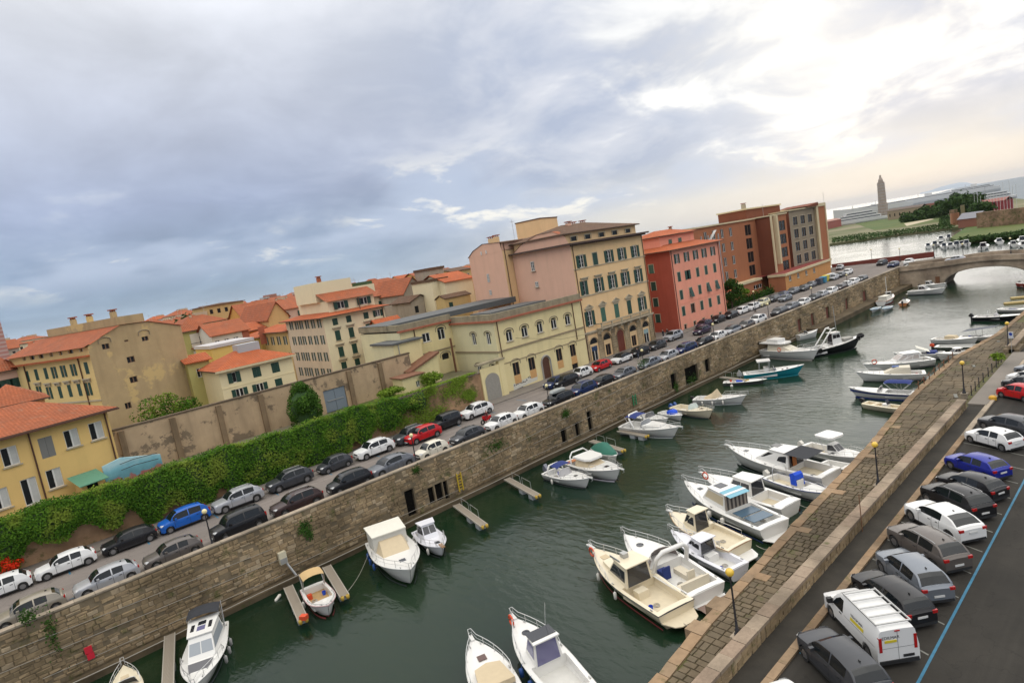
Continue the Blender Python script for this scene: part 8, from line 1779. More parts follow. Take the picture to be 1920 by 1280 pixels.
b = Boat('light blue rowing boat, left of the blue pair at the stone landing', (1618, 586), (1646, 573), .36, G_w, group=GL, L=5.0, fb=.55, sheer=.2, deck=G_b, cock=(.08, .85), rub=G_b, name='rowing_boat'); b.seat(.35, 0, .25, 1.2, .2, G_w, back=False); b.seat(.6, 0, .25, 1.2, .2, G_w, back=False)
b = Boat('light blue rowing boat, right of the blue pair at the stone landing', (1641, 585), (1668, 571), .36, G_w, group=GL, L=5.2, fb=.55, sheer=.2, deck=G_b, cock=(.08, .85), rub=G_b, name='rowing_boat'); b.seat(.35, 0, .25, 1.2, .2, G_w, back=False); b.seat(.6, 0, .25, 1.2, .2, G_w, back=False)
b = Boat('old white launch with brown striped hull and tarpaulin near the bridge', (1692, 547), (1650, 567), .34, G_w, anti=G_r, group=GL, L=8.0, fb=1.0, rub=G_o); b.house(.15, .6, .8, wf=.8, win=None, mat=M_wh, front=.3); b.house(.6, .75, 1.2, wf=.55, mat=G_w); b.stripe(G_o, .35, .6); m1 = MB(); m1.tube([(b.L*.5, 0, 1.5), (b.L*.5, 0, 6.0)], .05, 5); b.part('mast', m1, G_w)
b = Boat('orange inflatable with black outboard near the bridge', (1713, 548), (1692, 567), .42, G_o, group=GL, L=5.0, fb=.6, sheer=.2, blunt=3); b.outboard(0, M_blackp); b.console(.45, .8)
b = Boat('white cabin boat in front of the bridge abutment', (1758, 541), (1702, 545), .32, G_w, group=GL, L=8.4, fb=.95, zb=1.2, zs=1.0); b.house(.3, .58, 1.0, wf=.75, front=.6); b.rails(.6, 1, .5); b.platform()
b = Boat('second white boat hidden behind the cabin boat at the bridge', (1764, 532), (1725, 535), .32, G_w, group=GL, L=7.0, fb=.9); b.house(.25, .5, .9, wf=.75, front=.5, roofmat=G_w); b.outboard(0, M_blackp)
# ---- near quay (sterns to the quay), from the bottom
b = Boat('white boat with round cream foredeck and sunbed, bottom centre', (898, 1222), (965, 1345), .40, G_w, group=GR_, L=7.2, anti=G_t); b.rails(.42, 1, .5); b.hatch(.72, .5, mat=plain('brown_hatch', (.12, .07, .06), .4)); b.sprit(.3); m1 = MB(); m1.prism([(b.L*.3, -1.0), (b.L*.56, -.75), (b.L*.60, 0), (b.L*.56, .75), (b.L*.3, 1.0)], b.zs(.5)+.04, b.zs(.5)+.35); b.part('sunbed', m1, M_beige)
b = Boat('white pilothouse boat with lilac tinted door and orange lifebuoy, bottom centre', (972, 1168), (1090, 1305), .37, G_w, group=GR_, cock=(.06, .42), L=8.2, anti=G_t, fb=.9, sheer=.5, zb=1.35, zs=1.0); hs, zr, q = b.house(.40, .60, 1.35, wf=.66, front=.2, win=M_lilac, nside=1, band=(.3, .85), fw=.85); m1 = MB(); m1.box(b.L*.42, b.L*.54, -.75, .75, zr, zr+.03); b.part('dark_roof_panel', m1, M_bgl, par=hs); b.rails(.5, 1, .55); b.sprit(.4); b.hatch(.78, .5, circ=True); b.hatch(.68, .45, -.25); b.ring(.93, 1); b.outboard(0, M_obm, 1.1); b.fenders((.35, .5), 1, M_fenb, .14); m1 = MB(); m1.tube([(b.L*.55, -.6, zr), (b.L*.52, -.7, zr+1.4)], .015, 4); b.part('aerial', m1, G_w)
b = Boat('cream fishing cruiser with dark side windows, open cockpit and broad stern platform', (1135, 1044), (1278, 1142), .36, G_c, group=GR_, cock=(.04, .40), L=9.9, fb=1.0, sheer=.5, zb=1.4, zs=1.1, deck=M_deckc, anti=G_r, rub=G_d, floor=.45); hs, zr, q = b.house(.39, .66, 1.35, wf=.70, front=.35, mat=G_c, nside=1, band=(.25, .8), fw=.8, z=1.05); b.rails(.55, 1, .5); b.sprit(.6); b.hatch(.82, .55, mat=M_beige); b.platform(1.0, M_deckc, .5); b.seat(.34, .3, .6, .8, .5, G_c, back=False); b.fenders((.45, .72), 1); b.ring(.9, 1); m1 = MB(); m1.prism([(b.L*.6, -.8), (b.L*.76, -.55), (b.L*.76, .55), (b.L*.6, .8)], b.zs(.7), b.zs(.7)+.3); b.part('trunk_cabin', m1, G_c); m1 = MB(); m1.box(b.L*.48, b.L*.6, .75, .8, zr, zr+.15); m1.box(b.L*.5, b.L*.55, -.1, .3, zr, zr+.3); b.part('searchlight', m1, M_steel)
b = Boat('white sport cruiser with swept arch, cream seats and three-part bathing platform', (1190, 1014), (1335, 1107), .37, G_w, group=GR_, cock=(.06, .46), L=9.8, fb=1.0, sheer=.4, zb=1.35, zs=1.1, anti=G_d, floor=.5); b.screen(.47, .8, plain('smoky_screen', (.20, .17, .16), .1), wrap=.9); b.arch(.40, 1.5, rake=.9, r=.16); b.rails(.55, 1, .5); b.hatch(.78, .55, circ=True); b.platform(1.1); b.seat(.32, -.5, 1.4, .6, .35); b.seat(.16, 0, .6, 2.2, .35); b.seat(.40, .6, .6, .6, .5, M_navy); b.stripe(G_d, .35, .55, .5, .75)
for y in (-.8, 0, .8): m1 = MB(); m1.box(-1.0, -.25, y-.32, y+.32, .285, .30); b.part('teak_panel', m1, plain('grey_teak', (.22, .15, .12), .7))
b = Boat('small white cabin boat with brown door squeezed between the sport cruiser and the beige pilothouse', (1283, 1008), (1392, 1066), .35, G_l, group=GR_, cock=(.05, .45), L=7.0, fb=.8, anti=G_d); b.house(.42, .68, .95, wf=.72, front=.4, mat=G_l, nside=1, band=(.4, .75)); b.rails(.6, 1, .4); b.seat(.38, 0, .5, .9, .5, G_w, back=False)
b = Boat('beige pilothouse boat with brown rubbing strake and white swim platform', (1285, 972), (1395, 1022), .40, G_c, group=GR_, cock=(.06, .52), L=7.6, fb=1.0, sheer=.45, deck=M_deckc, zb=1.35, zs=1.1, rub=M_teak, blunt=2.6, floor=.75); b.house(.50, .72, 1.45, wf=.58, front=.25, mat=G_c, nside=1, band=(.35, .78), z=1.0); b.rails(.55, 1, .5); b.sprit(.3); b.platform(1.0, G_w, .35); m1 = MB(); [m1.tube([(b.L*.12, g*b.w(.1)*.9, 1.0), (b.L*.12, g*b.w(.1)*.95, 1.4), (b.L*.45, g*b.w(.4)*.95, 1.4), (b.L*.45, g*b.w(.4)*.95, 1.0)], .022, 5) for g in (-1, 1)]; b.part('side_rail', m1, M_chrome)
b = Boat('long white cruiser with navy bottom, striped door curtain and cyan awning', (1310, 914), (1462, 984), .33, G_w, group=GR_, cock=(.06, .38), L=11.0, fb=1.1, sheer=.5, zb=1.5, zs=1.2, anti=G_n, floor=.5); hs, zr, q = b.house(.38, .68, 1.25, wf=.74, front=.35, win=plain('beige_window', (.50, .43, .30), .5), nside=1, band=(.3, .85)); b.rails(.6, 1, .5); b.hatch(.80, .4); b.platform(1.0); b.fenders((.35, .5), 1, M_fen, .17)
m1 = MB(); m1.box(b.L*.37, b.L*.375, -1.1, 1.1, 1.2, zr-.02); st1 = b.part('striped_curtain', m1, None)
def curtain():
    m, t, bb = newmat('striped_fabric'); tc = N(t, 'ShaderNodeTexCoord'); sp = N(t, 'ShaderNodeSeparateXYZ'); t.links.new(tc.outputs['Object'], sp.inputs[0]); f = mth(t, 'GREATER_THAN', mth(t, 'FRACT', mth(t, 'MULTIPLY', sp.outputs[1], 2.6)), .5); t.links.new(mixc(t, f, (.05, .04, .035), (.30, .26, .22)), bb.inputs['Base Color']); return m
st1.data.materials.clear(); st1.data.materials.append(curtain()); m1 = MB(); m1.face([(b.L*.44, -1.0, zr+.05), (b.L*.44, 1.0, zr+.05), (b.L*.32, 1.0, zr-.08), (b.L*.32, -1.0, zr-.08)]); b.part('awning', m1, M_cyan); m1 = MB(); [m1.box(b.L*x, b.L*x+1.0, -.95, .95, 1.15, 1.2) for x in (.10, .22)]; b.part('solar_panel', m1, plain('blue_grey_panel', (.07, .12, .17), .25)); m1 = MB(); m1.box(b.L*.50, b.L*.58, -.45, .35, zr, zr+.04); b.part('roof_hatch', m1, M_bgl, par=hs)
b = Boat('round stern pilothouse boat with orange lifebuoy next to the navy bottomed cruiser', (1350, 897), (1492, 946), .32, G_w, group=GR_, cock=(.07, .34), L=9.8, fb=.95, sheer=.5, zb=1.4, zs=1.0, anti=G_r, blunt=2.6, deck=M_deckc); b.house(.33, .62, 1.25, wf=.66, front=.3, nside=2, band=(.35, .8), aft=True); b.rails(.62, 1, .6); b.ring(.88, 1); b.seat(.12, 0, .5, 1.4, .3, M_teak, back=False); b.sprit(.3)
b = Boat('open white boat with bright blue towel over the console, bow at the quay', (1538, 916), (1438, 888), .30, G_w, group=GR_, L=7.4, cock=(.06, .6), fb=.75, sheer=.4, anti=G_d, deck=M_deckc, rub=G_n); b.console(.45, 1.0, .9); b.outboard(0, M_fen, 1.0); b.arch(.18, 1.3, M_chrome, .2, .03); m1 = MB(); m1.loft([[(x, -.5, .9), (x-.1, -.45, 1.75+h), (x-.1, .45, 1.75+h), (x, .5, .8)] for x, h in ((b.L*.42, 0), (b.L*.47, .15), (b.L*.5, 0))], caps=(True, True)); b.part('blue_towel', m1, M_bluecl); b.rails(.6, .97, .2, False, 0)
b = Boat('large white hardtop cruiser with black awning, longest at the near quay', (1412, 846), (1570, 888), .32, G_w, group=GR_, cock=(.04, .30), L=11.6, fb=1.2, sheer=.45, zb=1.6, zs=1.2, anti=G_d, floor=.6, deck=M_deckc); hs, zr, q = b.house(.30, .66, 1.25, wf=.76, front=.75, nside=1, band=(.35, .8)); b.rails(.6, 1, .5); b.sprit(.4); b.hatch(.80, .4); m1 = MB(); m1.box(b.L*.46, b.L*.53, -.7, .1, zr, zr+.03); b.part('roof_hatch', m1, M_bgl, par=hs); m1 = MB(); m1.face([(b.L*.12, -1.3, zr-.05), (b.L*.33, -1.35, zr+.02), (b.L*.33, 1.35, zr+.02), (b.L*.12, 1.3, zr-.05)]); b.part('black_awning', m1, M_blk); m1 = MB(); m1.box(b.L*.29, b.L*.295, .1, .6, 1.3, 2.3); b.part('orange_curtain', m1, plain('orange_curtain', (.42, .14, .03), .7)); b.platform(.6)
b = Boat('little white bow with violet hull beside the hardtop cruiser stern', (1597, 870), (1540, 862), .34, G_w, anti=G_d, group=GR_, L=5.2, fb=.7); b.rails(.6, 1, .3)
b = Boat('white walkaround boat with pillowy hardtop, bow towards the quay', (1598, 848), (1502, 829), .32, G_w, group=GR_, L=7.8, cock=(.06, .45), fb=.85, sheer=.4, deck=M_deckc, zb=1.2, zs=1.0); b.house(.42, .60, .8, wf=.6, front=.5, nside=1, band=(.3, .9), roofover=0); m1 = MB(); m1.prism([(b.L*.28, -.8), (b.L*.31, -.95), (b.L*.50, -.95), (b.L*.54, -.7), (b.L*.54, .7), (b.L*.5, .95), (b.L*.31, .95), (b.L*.28, .8)], 2.3, 2.48); b.part('hard_top', m1, G_w); m1 = MB(); [m1.tube([(b.L*.44, y, .9), (b.L*.34, y*.95, 2.3)], .03, 5) for y in (-.85, .85)]; b.part('top_frame', m1, M_chrome); b.outboard(0, M_fen); b.rails(.55, 1, .4); b.hatch(.52, .3, -.7)
# ---- beyond the bend
b = Boat('small beige open boat with dark outboard at the corner of the quay', (1694, 757), (1618, 750), .30, G_c, group=GR_, L=5.6, cock=(.06, .85), blunt=5, fb=.6, sheer=.1, deck=M_deckc); b.outboard(0, M_blackp, .9); b.console(.5, .5, .6); b.fenders((.5,), 1, M_fen, .14); b.seat(.25, 0, .4, 1.0, .3, M_deckc, back=False)
b = Boat('white motorboat with navy hull side and navy bimini', (1618, 728), (1722, 736), .30, G_w, group=GR_, L=7.6, cock=(.05, .4), fb=.8, anti=G_n); b.stripe(G_n, .1, .62); b.screen(.5, .5, plain('pale_screen', (.34, .33, .34), .12)); b.bimini(.02, .42, 1.45, M_navy); b.hatch(.7, .3, mat=G_w)
b = Boat('white cruiser with cream screen and patterned cloth, between bimini boat and lifebuoy boat', (1647, 698), (1742, 698), .31, G_w, group=GR_, L=8.4, fb=.9, cock=(.04, .3)); b.house(.2, .62, .85, wf=.8, front=1.0, win=None, mat=plain('cream_screen', (.60, .55, .44), .6), roofover=0); b.rails(.6, 1, .35); m1 = MB(); m1.box(b.L*.36, b.L*.46, -.5, .2, 1.72, 1.8); b.part('checked_cloth', m1, M_fenb)
b = Boat('white hardtop cruiser with red lifebuoy on the bow side', (1650, 682), (1752, 672), .31, G_w, group=GR_, L=9.6, fb=1.0, cock=(.04, .25), anti=G_d); b.house(.2, .58, 1.1, wf=.78, front=.6, nside=3, win=plain('pale_curtained', (.45, .40, .37), .3)); b.ring(.86, 1); b.rails(.6, 1, .45)
b = Boat('white boat with upturned white flap and navy cover by the iron posts', (1716, 660), (1778, 660), .32, G_w, group=GR_, L=6.8, fb=.8); b.seat(.25, 0, 1.2, 1.4, .8, M_navy, back=False); m1 = MB(); m1.face([(b.L*.3, -1, 1.2), (b.L*.55, -.9, 1.9), (b.L*.55, .9, 1.9), (b.L*.3, 1, 1.2)]); b.part('white_flap', m1, M_wh)
b = Boat('low white boat with small dark hatch close to the quay grass', (1788, 657), (1826, 655), .34, G_w, group=GR_, L=5.4, fb=.7); b.house(.35, .6, .6, wf=.6, front=.5)
b = Boat('grey green work skiff with red outboards', (1852, 642), (1748, 646), .24, G_g, group=GR_, L=9.4, fb=.6, sheer=.3, cock=(.06, .8), deck=G_g); b.outboard(-.3, M_ring, .9); b.outboard(.3, M_blackp, .9); b.fenders((.55,), 1)
b = Boat('tan decked white boat behind the grey green skiff', (1800, 632), (1746, 634), .32, G_w, group=GR_, L=6.8, fb=.8, deck=M_deckc); b.house(.3, .55, .5, wf=.7, win=None, mat=M_beige, roofover=0)
b = Boat('white boat under a dark grey folded awning', (1846, 625), (1795, 628), .30, G_w, group=GR_, L=7.0, fb=.6); m1 = MB(); m1.face([(b.L*.1, -1.2, 1.5), (b.L*.75, -1.1, 2.2), (b.L*.75, 1.1, 2.2), (b.L*.1, 1.2, 1.5)]); b.part('awning', m1, plain('grey_awning', (.09, .10, .12), .8)); m1 = MB(); [m1.tube([(b.L*.4, g*1.0, .6), (b.L*.4, g*1.0, 1.8)], .03, 4) for g in (-1, 1)]; b.part('awning_pole', m1, M_chrome)
b = Boat('black speedboat with windscreen and outboard, bow to the right', (1912, 588), (1822, 592), .26, G_k, group=GR_, L=8.6, fb=.7, cock=(.05, .5), rub=G_w, anti=G_k); b.outboard(0, M_blackp, 1.1); b.screen(.4, .45, plain('pale_screen', (.34, .33, .34), .12)); b.arch(.3, 1.0, M_chrome, .2, .03)
b = Boat('white boat with dark blue cushions at the yellow pontoons', (1945, 576), (1872, 576), .28, G_w, group=GR_, L=8.0, fb=.6); b.seat(.5, 0, 4.2, 1.0, .3, plain('slate_cushion', (.08, .09, .15), .8), back=False)
b = Boat('red boat at the right edge below the bridge', (1960, 535), (1912, 530), .34, plain('hull_red', (.35, .03, .02), .5), group=GR_, L=6.5, fb=.9); b.outboard(0, M_blackp)
# ---- small craft beyond the bridge
rs = random.Random(44)
for i, (x, y, hx) in enumerate(((1732, 460, 14), (1745, 457, 14), (1757, 456, 14), (1764, 461, 12), (1776, 459, 12), (1788, 458, 12), (1797, 456, 12), (1808, 456, 10), (1758, 446, 12), (1772, 444, 12), (1868, 452, 12), (1850, 463, -6), (1888, 457, 20), (1908, 450, 16), (1915, 458, 14))):
    b = Boat(f'{ORD[i]} small white boat from the left beyond the bridge', (x-3, y-3), (x+hx-4, y+2), .36, G_w, group='small boats moored beyond the bridge', L=7.0+(i % 3), fb=1.0); b.house(.3, .6, 1.0+.3*(i % 2), wf=.7, front=.4)
    if i % 2: b.outboard(0, M_blackp)
# ================================================================ STREET FURNITURE, JETTIES, PEOPLE
M_globe = plain('amber_globe', (0.80, 0.52, 0.06), 0.25, coat=0.4); M_globe2 = plain('pale_globe', (0.82, 0.72, 0.38), 0.3, coat=0.4)
_lm = {}
def lamp(x, y, z, h, ped, label, group, gr=.21, globe=None):
    t = thing('street_lamp', label, 'street lamp', (x, y, z), 0, group); k = (h, ped, gr)
    if k not in _lm:
        m = MB(); m.lathe([(.17, 0), (.17, .12), (.11, .2), (.13, .32), (.075, .42), (.06, .9), (.042, h-ped-2*gr-.1), (.07, h-ped-2*gr-.05), (.10, h-ped-2*gr+.02)], (0, 0, ped), 10); p = m.mesh('pole', M_iron, True)
        m = MB(); m.lathe([(.02, -gr)]+[(gr*math.sin(PI*i/9), -gr*math.cos(PI*i/9)) for i in range(1, 9)]+[(.02, gr)], (0, 0, h-gr), 14); g = m.mesh('globe', M_globe, True)
        q = None
        if ped > .05: m = MB(); m.prism([(-.24, -.24), (.24, -.24), (.24, .24), (-.24, .24)], 0, ped-.1); m.prism([(-.29, -.29), (.29, -.29), (.29, .29), (-.29, .29)], ped-.1, ped); q = m.mesh('pedestal', M_cop)
        _lm[k] = (p, g, q)
    p, g, q = _lm[k]; ob('pole', p, t); o = ob('globe', g, t); 
    if globe: tint(o, globe)
    if q: ob('pedestal', q, t)
    return t
nl = [(1368, 1072, 'nearest amber globe lamp on the near quay wall, in front of the cream cruiser'), (1640, 833, 'amber globe lamp on the near quay beside the open boat with blue towel'), (1803.7, 680, 'amber globe lamp at the start of the iron bollards'), (1888, 606, 'furthest amber globe lamp on the near quay, beside the blue parking sign')]
for px, py, lab in nl:
    p = atY(px, py, 15.62); lamp(p.x, 15.62, QZ, p.z+.21-QZ, .55, lab, 'amber globe lamps on the near quay', .215)
fl = [(383, 957), (771, 815), (1024, 722), (1204, 660), (1337, 611), (1444, 575), (1521, 541), (1604, 516)]
nth = ['first', 'second', 'third', 'fourth', 'fifth', 'sixth', 'seventh', 'eighth']
for i, (px, py) in enumerate(fl):
    x = 10.2+19.15*i; lamp(x, 51.3, 4.6, 3.45, .12, f'{nth[i]} globe lamp from the left along the canal parapet', 'globe lamps along the canal parapet', .2, M_globe2)
for i, (px, py) in enumerate(((1412, 545), (1455, 565), (1635, 476), (1688, 476), (1752, 470))):
    p = atY(px, py, 60.5) if i < 2 else at(px, py+14, 4.6); 
    if i == 1: continue
    lamp(p.x, p.y, 4.55, 4.4 if i < 2 else 3.9, .12, ('pale globe lamp rising in front of the brown annex', '', 'slim lamp by the red basin wall, left', 'lamp at the start of the bridge beside the dark cars', 'slim lamp by the basin wall near the bridge')[i], 'lamps near the bridge', .2, M_globe2)
c = vpl(1880-8, 465, (184.9, 0), 90); 
for yy, lab in ((38.5, 'thin lamp on the bridge left of the silver car'), (29.2, 'globe lamp on the crown of the bridge'), (24.5, 'globe lamp at the right end of the bridge')): lamp(185.0, yy, deckz(yy), 3.9, .1, lab, 'lamps on the bridge', .22, M_globe2)
# iron posts and bollards
m = MB(); m.tube([(0, 0, 0), (0, 0, 1.05)], .045, 8, cap=True); m.lathe([(.09, 0), (.09, .08), (.05, .1)], seg=8); BP = m.mesh('post', M_iron)
for i, x in enumerate((72.5, 74.2, 75.8, 78.4-.6, 80.2, 82.1, 84.4, 87.0)): ob('bollard', BP, None, (x, 15.2, 2.0), label=f'iron bollard on the step, {nth[i]} counting from the lamp', category='bollard', group='iron bollards beside the ramp')
m = MB(); m.tube([(0, 0, 0), (0, 0, .95)], .05, 8, cap=True); m.tube([(0, 0, .5), (.0, .28, .62)], .035, 5); m.tube([(-.3, 0, .72), (.3, 0, .72)], .02, 4); RP = m.mesh('post', M_rust)
for i in range(8): ob('mooring_post', RP, None, (74.3+2.07*i, 20.25, QZ), label=f'rusty mooring post on the quay edge, {nth[i]} from the blue bimini boat', category='mooring post', group='rusty mooring posts on the quay edge')
tubes('post_chain', [[(74.3+2.07*i, 20.25, QZ+.8), (75.3+2.07*i, 20.25, QZ+.62), (76.37+2.07*i, 20.25, QZ+.8)] for i in range(7)], .02, M_rust, 'sagging chain linking the rusty mooring posts', 'chain')
ys_ = at(1872, 742, 1.9); m1 = MB(); m1.lathe([(.32, 0), (.32, .3), (.2, .42), (0, .44)], seg=12); ob('kerb_block', m1.mesh('kerb_block', plain('yellow_orange_paint', (.60, .33, .03), .6, var=.15)), None, (71.6, 13.35, QZ), label='yellow painted kerb end in front of the red car', category='kerb block')
# slim pole, parking sign
ps = at(1528, 1238-250, 1.85); pp = at(1617, 996, 1.85); tubes('pole', [[(pp.x, pp.y, 1.85), (pp.x, pp.y, 4.4)]], .03, M_rust, 'thin rusty pole standing in the footway beside the quay wall', 'pole')
sg = thing('parking_sign', 'small white and blue no parking sign by the furthest quay lamp', 'sign', (92.0, 15.0, QZ)); m1 = MB(); m1.tube([(0, 0, 0), (0, 0, 2.1)], .03, 5); ob('sign_pole', m1.mesh('sign_pole', M_steel), sg); m1 = MB(); m1.box(-.02, .02, -.28, .28, 1.9, 2.7); ob('sign_panel', m1.mesh('sign_panel', plain('sign_white', (.6, .62, .66), .5)), sg, rz=-.5); m1 = MB(); m1.disc((-.03, 0, 2.42), .2, (1, 0, 0)); ob('sign_disc', m1.mesh('sign_disc', plain('sign_blue', (.02, .06, .35), .5)), sg, rz=-.5)
# finger jetties on the far side
_jm = {}
def jetty(root_px, tip_px, label, hoop=True, cyl=False, z=.62):
    a, b = at(*root_px, z), at(*tip_px, z); d = b-a; L = d.length; t = thing('finger_jetty', label, 'jetty', (a.x, a.y, 0), math.atan2(d.y, d.x), 'finger jetties between the boats'); 
    m = MB(); m.box(0, L, -.36, -.30, z-.16, z); m.box(0, L, .30, .36, z-.16, z); ob('side_beam', m.mesh('side_beam', M_cable), t)
    n = int(L/.16); pm = MB().box(-.065, .065, -.3, .3, z-.05, z-.01).mesh('plank', plain('weathered_plank', (.27, .23, .18), .8, var=.25))
    for i in range(n): ob('plank', pm, t, (.1+i*L/n, 0, 0))
    for x in (L*.55, L*.85): m = MB(); m.box(x-.4, x+.4, -.32, .32, z-.6, z-.17); ob('float', m.mesh('float', plain('grey_float', (.34, .36, .38), .6)), t)
    m = MB()
    for s in (-.2, .2): m.lathe([(.05, -.1), (.14, 0), (.14, .2), (.05, .28)], (L+.08, s, z-.2), 8)
    ob('yellow_bumper', m.mesh('yellow_bumper', plain('bumper_yellow', (.5, .33, .05), .6, var=.3), True), t)
    if hoop:
        m = MB()
        for x0, x1 in ((L*.12, L*.38), (L*.45, L*.72)): m.tube([(x0, .33, z), (x0, .33, z+.75), (x1, .33, z+.75), (x1, .33, z)], .025, 5)
        ob('hoop_rail', m.mesh('hoop_rail', M_chrome), t)
    return t
jetty((540, 1098), (568, 1160), 'left jetty of the pair round the tan canopy boat, with red tip', False); jetty((612, 1060), (646, 1116), 'right jetty of the pair round the tan canopy boat, wrapped in ropes', False)
jetty((855, 945), (908, 984), 'empty jetty below the yellow ladder'); jetty((950, 896), (1008, 928), 'empty jetty left of the navy bimini boat'); jetty((1108, 825), (1168, 843), 'jetty behind the green tarpaulin boat'); jetty((1160, 806), (1212, 816), 'jetty beside the sport cruiser with navy canvas')
jetty((318, 1188), (314, 1290), 'jetty left of the white cruiser with skylights', False); jetty((1352, 706), (1400, 712), 'jetty among the blue fenders left of the teal boat')
tj = at(570, 1158, .7); m1 = MB(); m1.box(-.2, .2, -.25, .25, 0, .3); ob('fuel_can', m1.mesh('fuel_can', M_ring), None, (tj.x, tj.y, .62), .6, label='orange red can on the tip of the left jetty', category='can')
fb_ = at(521, 1120, .1); m1 = MB(); m1.lathe([(.03, -.35), (.13, -.25), (.13, .25), (.03, .35)], seg=8); ob('fender', m1.mesh('fender', M_fen, True), None, (fb_.x, fb_.y, .1), (0, 1.2, .4), label='white fender with red tip floating by the left jetty', category='fender')
# yellow pontoons at the right, landing platform shed
for i, (x, y, l) in enumerate(((1903, 565, 8), (1915, 555, 8))):
    a = at(x, y, .4); m1 = MB(); m1.box(-l*.2, l*.8, -.6, .6, -.2, .3); ob('pontoon', m1.mesh('pontoon', plain('pontoon_yellow', (.45, .34, .14), .8, var=.2)), None, (a.x, a.y, 0), R(-70), label=f'weathered yellow pontoon at the right edge, {nth[i]} from below', category='pontoon', group='yellow pontoons')
sh = atY(1445, 640, 49.0); hut = thing('dock_hut', 'small stone hut with flat slab roof at the foot of the canal wall', 'hut', (sh.x, 48.3, .42)); m1 = MB(); m1.box(-2.2, 2.2, 0, 1.75, 0, 2.0); ob('hut_wall', m1.mesh('hut_wall', M_wallback), hut); m1 = MB(); m1.box(-2.5, 2.5, -.3, 1.75, 2.0, 2.15); ob('hut_roof', m1.mesh('hut_roof', M_cop), hut); m1 = MB(); m1.box(.2, 1.2, -.03, 0, .1, 1.7); ob('hut_door', m1.mesh('hut_door', M_door), hut)
# recycling bins
for i, (px, py, col, nm) in enumerate(((1537, 533, (.05, .06, .08), 'dark grey'), (1544, 530, (.03, .20, .33), 'blue'), (1549, 527, (.55, .45, .05), 'yellow'), (1555, 525, (.40, .42, .42), 'pale grey'), (1560, 523, (.45, .46, .45), 'whitish'))):
    a = at(px, py, 4.6); t = thing('recycling_bin', f'{nm} recycling bin in the row before the brown pier', 'bin', (a.x, a.y, 4.55), 0, 'recycling bins'); m1 = MB(); m1.box(-.8, .8, -.6, .6, .1, 1.4); ob('bin_body', m1.mesh('bin_body', plain('bin_'+nm, col, .6)), t); m1 = MB(); m1.prism([(-.85, -.65), (.85, -.65), (.85, .65), (-.85, .65)], 1.4, 1.6); ob('lid', m1.mesh('lid', plain('bin_lid_'+nm, tuple(min(1, c_*1.5) for c_ in col), .6)), t)
# ropes
def rope(a, b, label, sag=.3, r=.018, mat=None):
    n = 10; pts = [(a[0]+(b[0]-a[0])*i/n, a[1]+(b[1]-a[1])*i/n, a[2]+(b[2]-a[2])*i/n-sag*math.sin(PI*i/n)) for i in range(n+1)]; tubes('mooring_rope', [pts], r, mat or M_cable, label, 'rope', 'mooring ropes', 5)
rope(at(690, 1040, 1.0), at(652, 1108, .5), 'long slack rope from the big cruiser to the jetty tip', .25)
for (x1, y1, z1), (x2, y2, z2), lab in (((1282, 1168, .5), (1326, 1182, 1.9), 'rope from the cream cruiser platform to the quay'), ((1345, 1128, .6), (1352, 1150, 1.9), 'rope from the sport cruiser to the quay'), ((1395, 1070, .8), (1425, 1055, 1.9), 'rope from the small cabin boat to the quay'), ((1418, 1022, .9), (1448, 1030, 1.9), 'rope from the beige pilothouse boat'), ((1498, 945, .9), (1522, 950, 1.9), 'rope from the round stern boat'), ((1478, 985, .9), (1492, 975, 1.9), 'rope from the navy bottomed cruiser'), ((1540, 918, 1.1), (1560, 908, 1.9), 'rope from the open boat with blue towel'), ((1598, 850, 1.2), (1618, 846, 1.9), 'rope from the walkaround boat')):
    rope(at(x1, y1, z1), at(x2, y2, z2), lab, .12)
a = at(1548, 672, 1.4); rope(a, (88, 20.3, QZ+.6), 'long line stretched across the canal to the mooring posts', .5, .02, M_iron)
tubes('overhead_wire', [[(57.5, 65.6, 12.0), (64, 63, 10.4), (72, 64.8, 9.6)]], .02, M_iron, 'thin overhead wire in front of the institute', 'wire')
for px, py, y_, h_ in ((1433, 383, 90, 5), (980, 425, 86, 2.5), (1440, 390, 76, 3)): pass
ant = [(959, 412, 88, 3.0), (1543, 360, 76, 7.0), (1429, 382, 76, 2.5), (757, 522, 130, 3)]
for i, (px, py, y_, h_) in enumerate(ant): p = atY(px, py, y_); tubes('roof_aerial', [[(p.x, y_, p.z-h_-2), (p.x, y_, p.z)], [(p.x-.5, y_, p.z-.4), (p.x+.5, y_, p.z-.4)]], .035, M_steel, ('thin aerial on the peach rooftop tower', 'tall thin mast on the brown pier', 'aerial on the brown barracks roof house', 'aerial above the far rooftops')[i], 'aerial')
# marina masts
rs = random.Random(8)
for i in range(14):
    px = 1838+i*6.2+rs.uniform(-1, 1); a = at(px, 405-(px-1836)*.1, 1.2); h = rs.uniform(12, 22); t = thing('sailing_boat', f'{ORD[i]} bare mast sailing boat from the left in the marina', 'sailing boat', (a.x+8, a.y+4, 0), R(100), 'sailing boats in the marina'); m1 = MB(); m1.loft([[(x, -w, .2), (x, -w, 1.6), (x, w, 1.6), (x, w, .2)] for x, w in ((-6, 1.4), (0, 2.0), (5, 1.0), (7, .1))], caps=(True, True)); ob('hull', m1.mesh('hull', G_w), t); m1 = MB(); m1.box(-.09, .09, -.09, .09, 1.6, h); ob('mast', m1.mesh('mast', M_sw), t); m1 = MB(); m1.box(-4, 2, -1.2, 1.2, 1.6, 2.6); ob('cabin', m1.mesh('cabin', G_w), t)
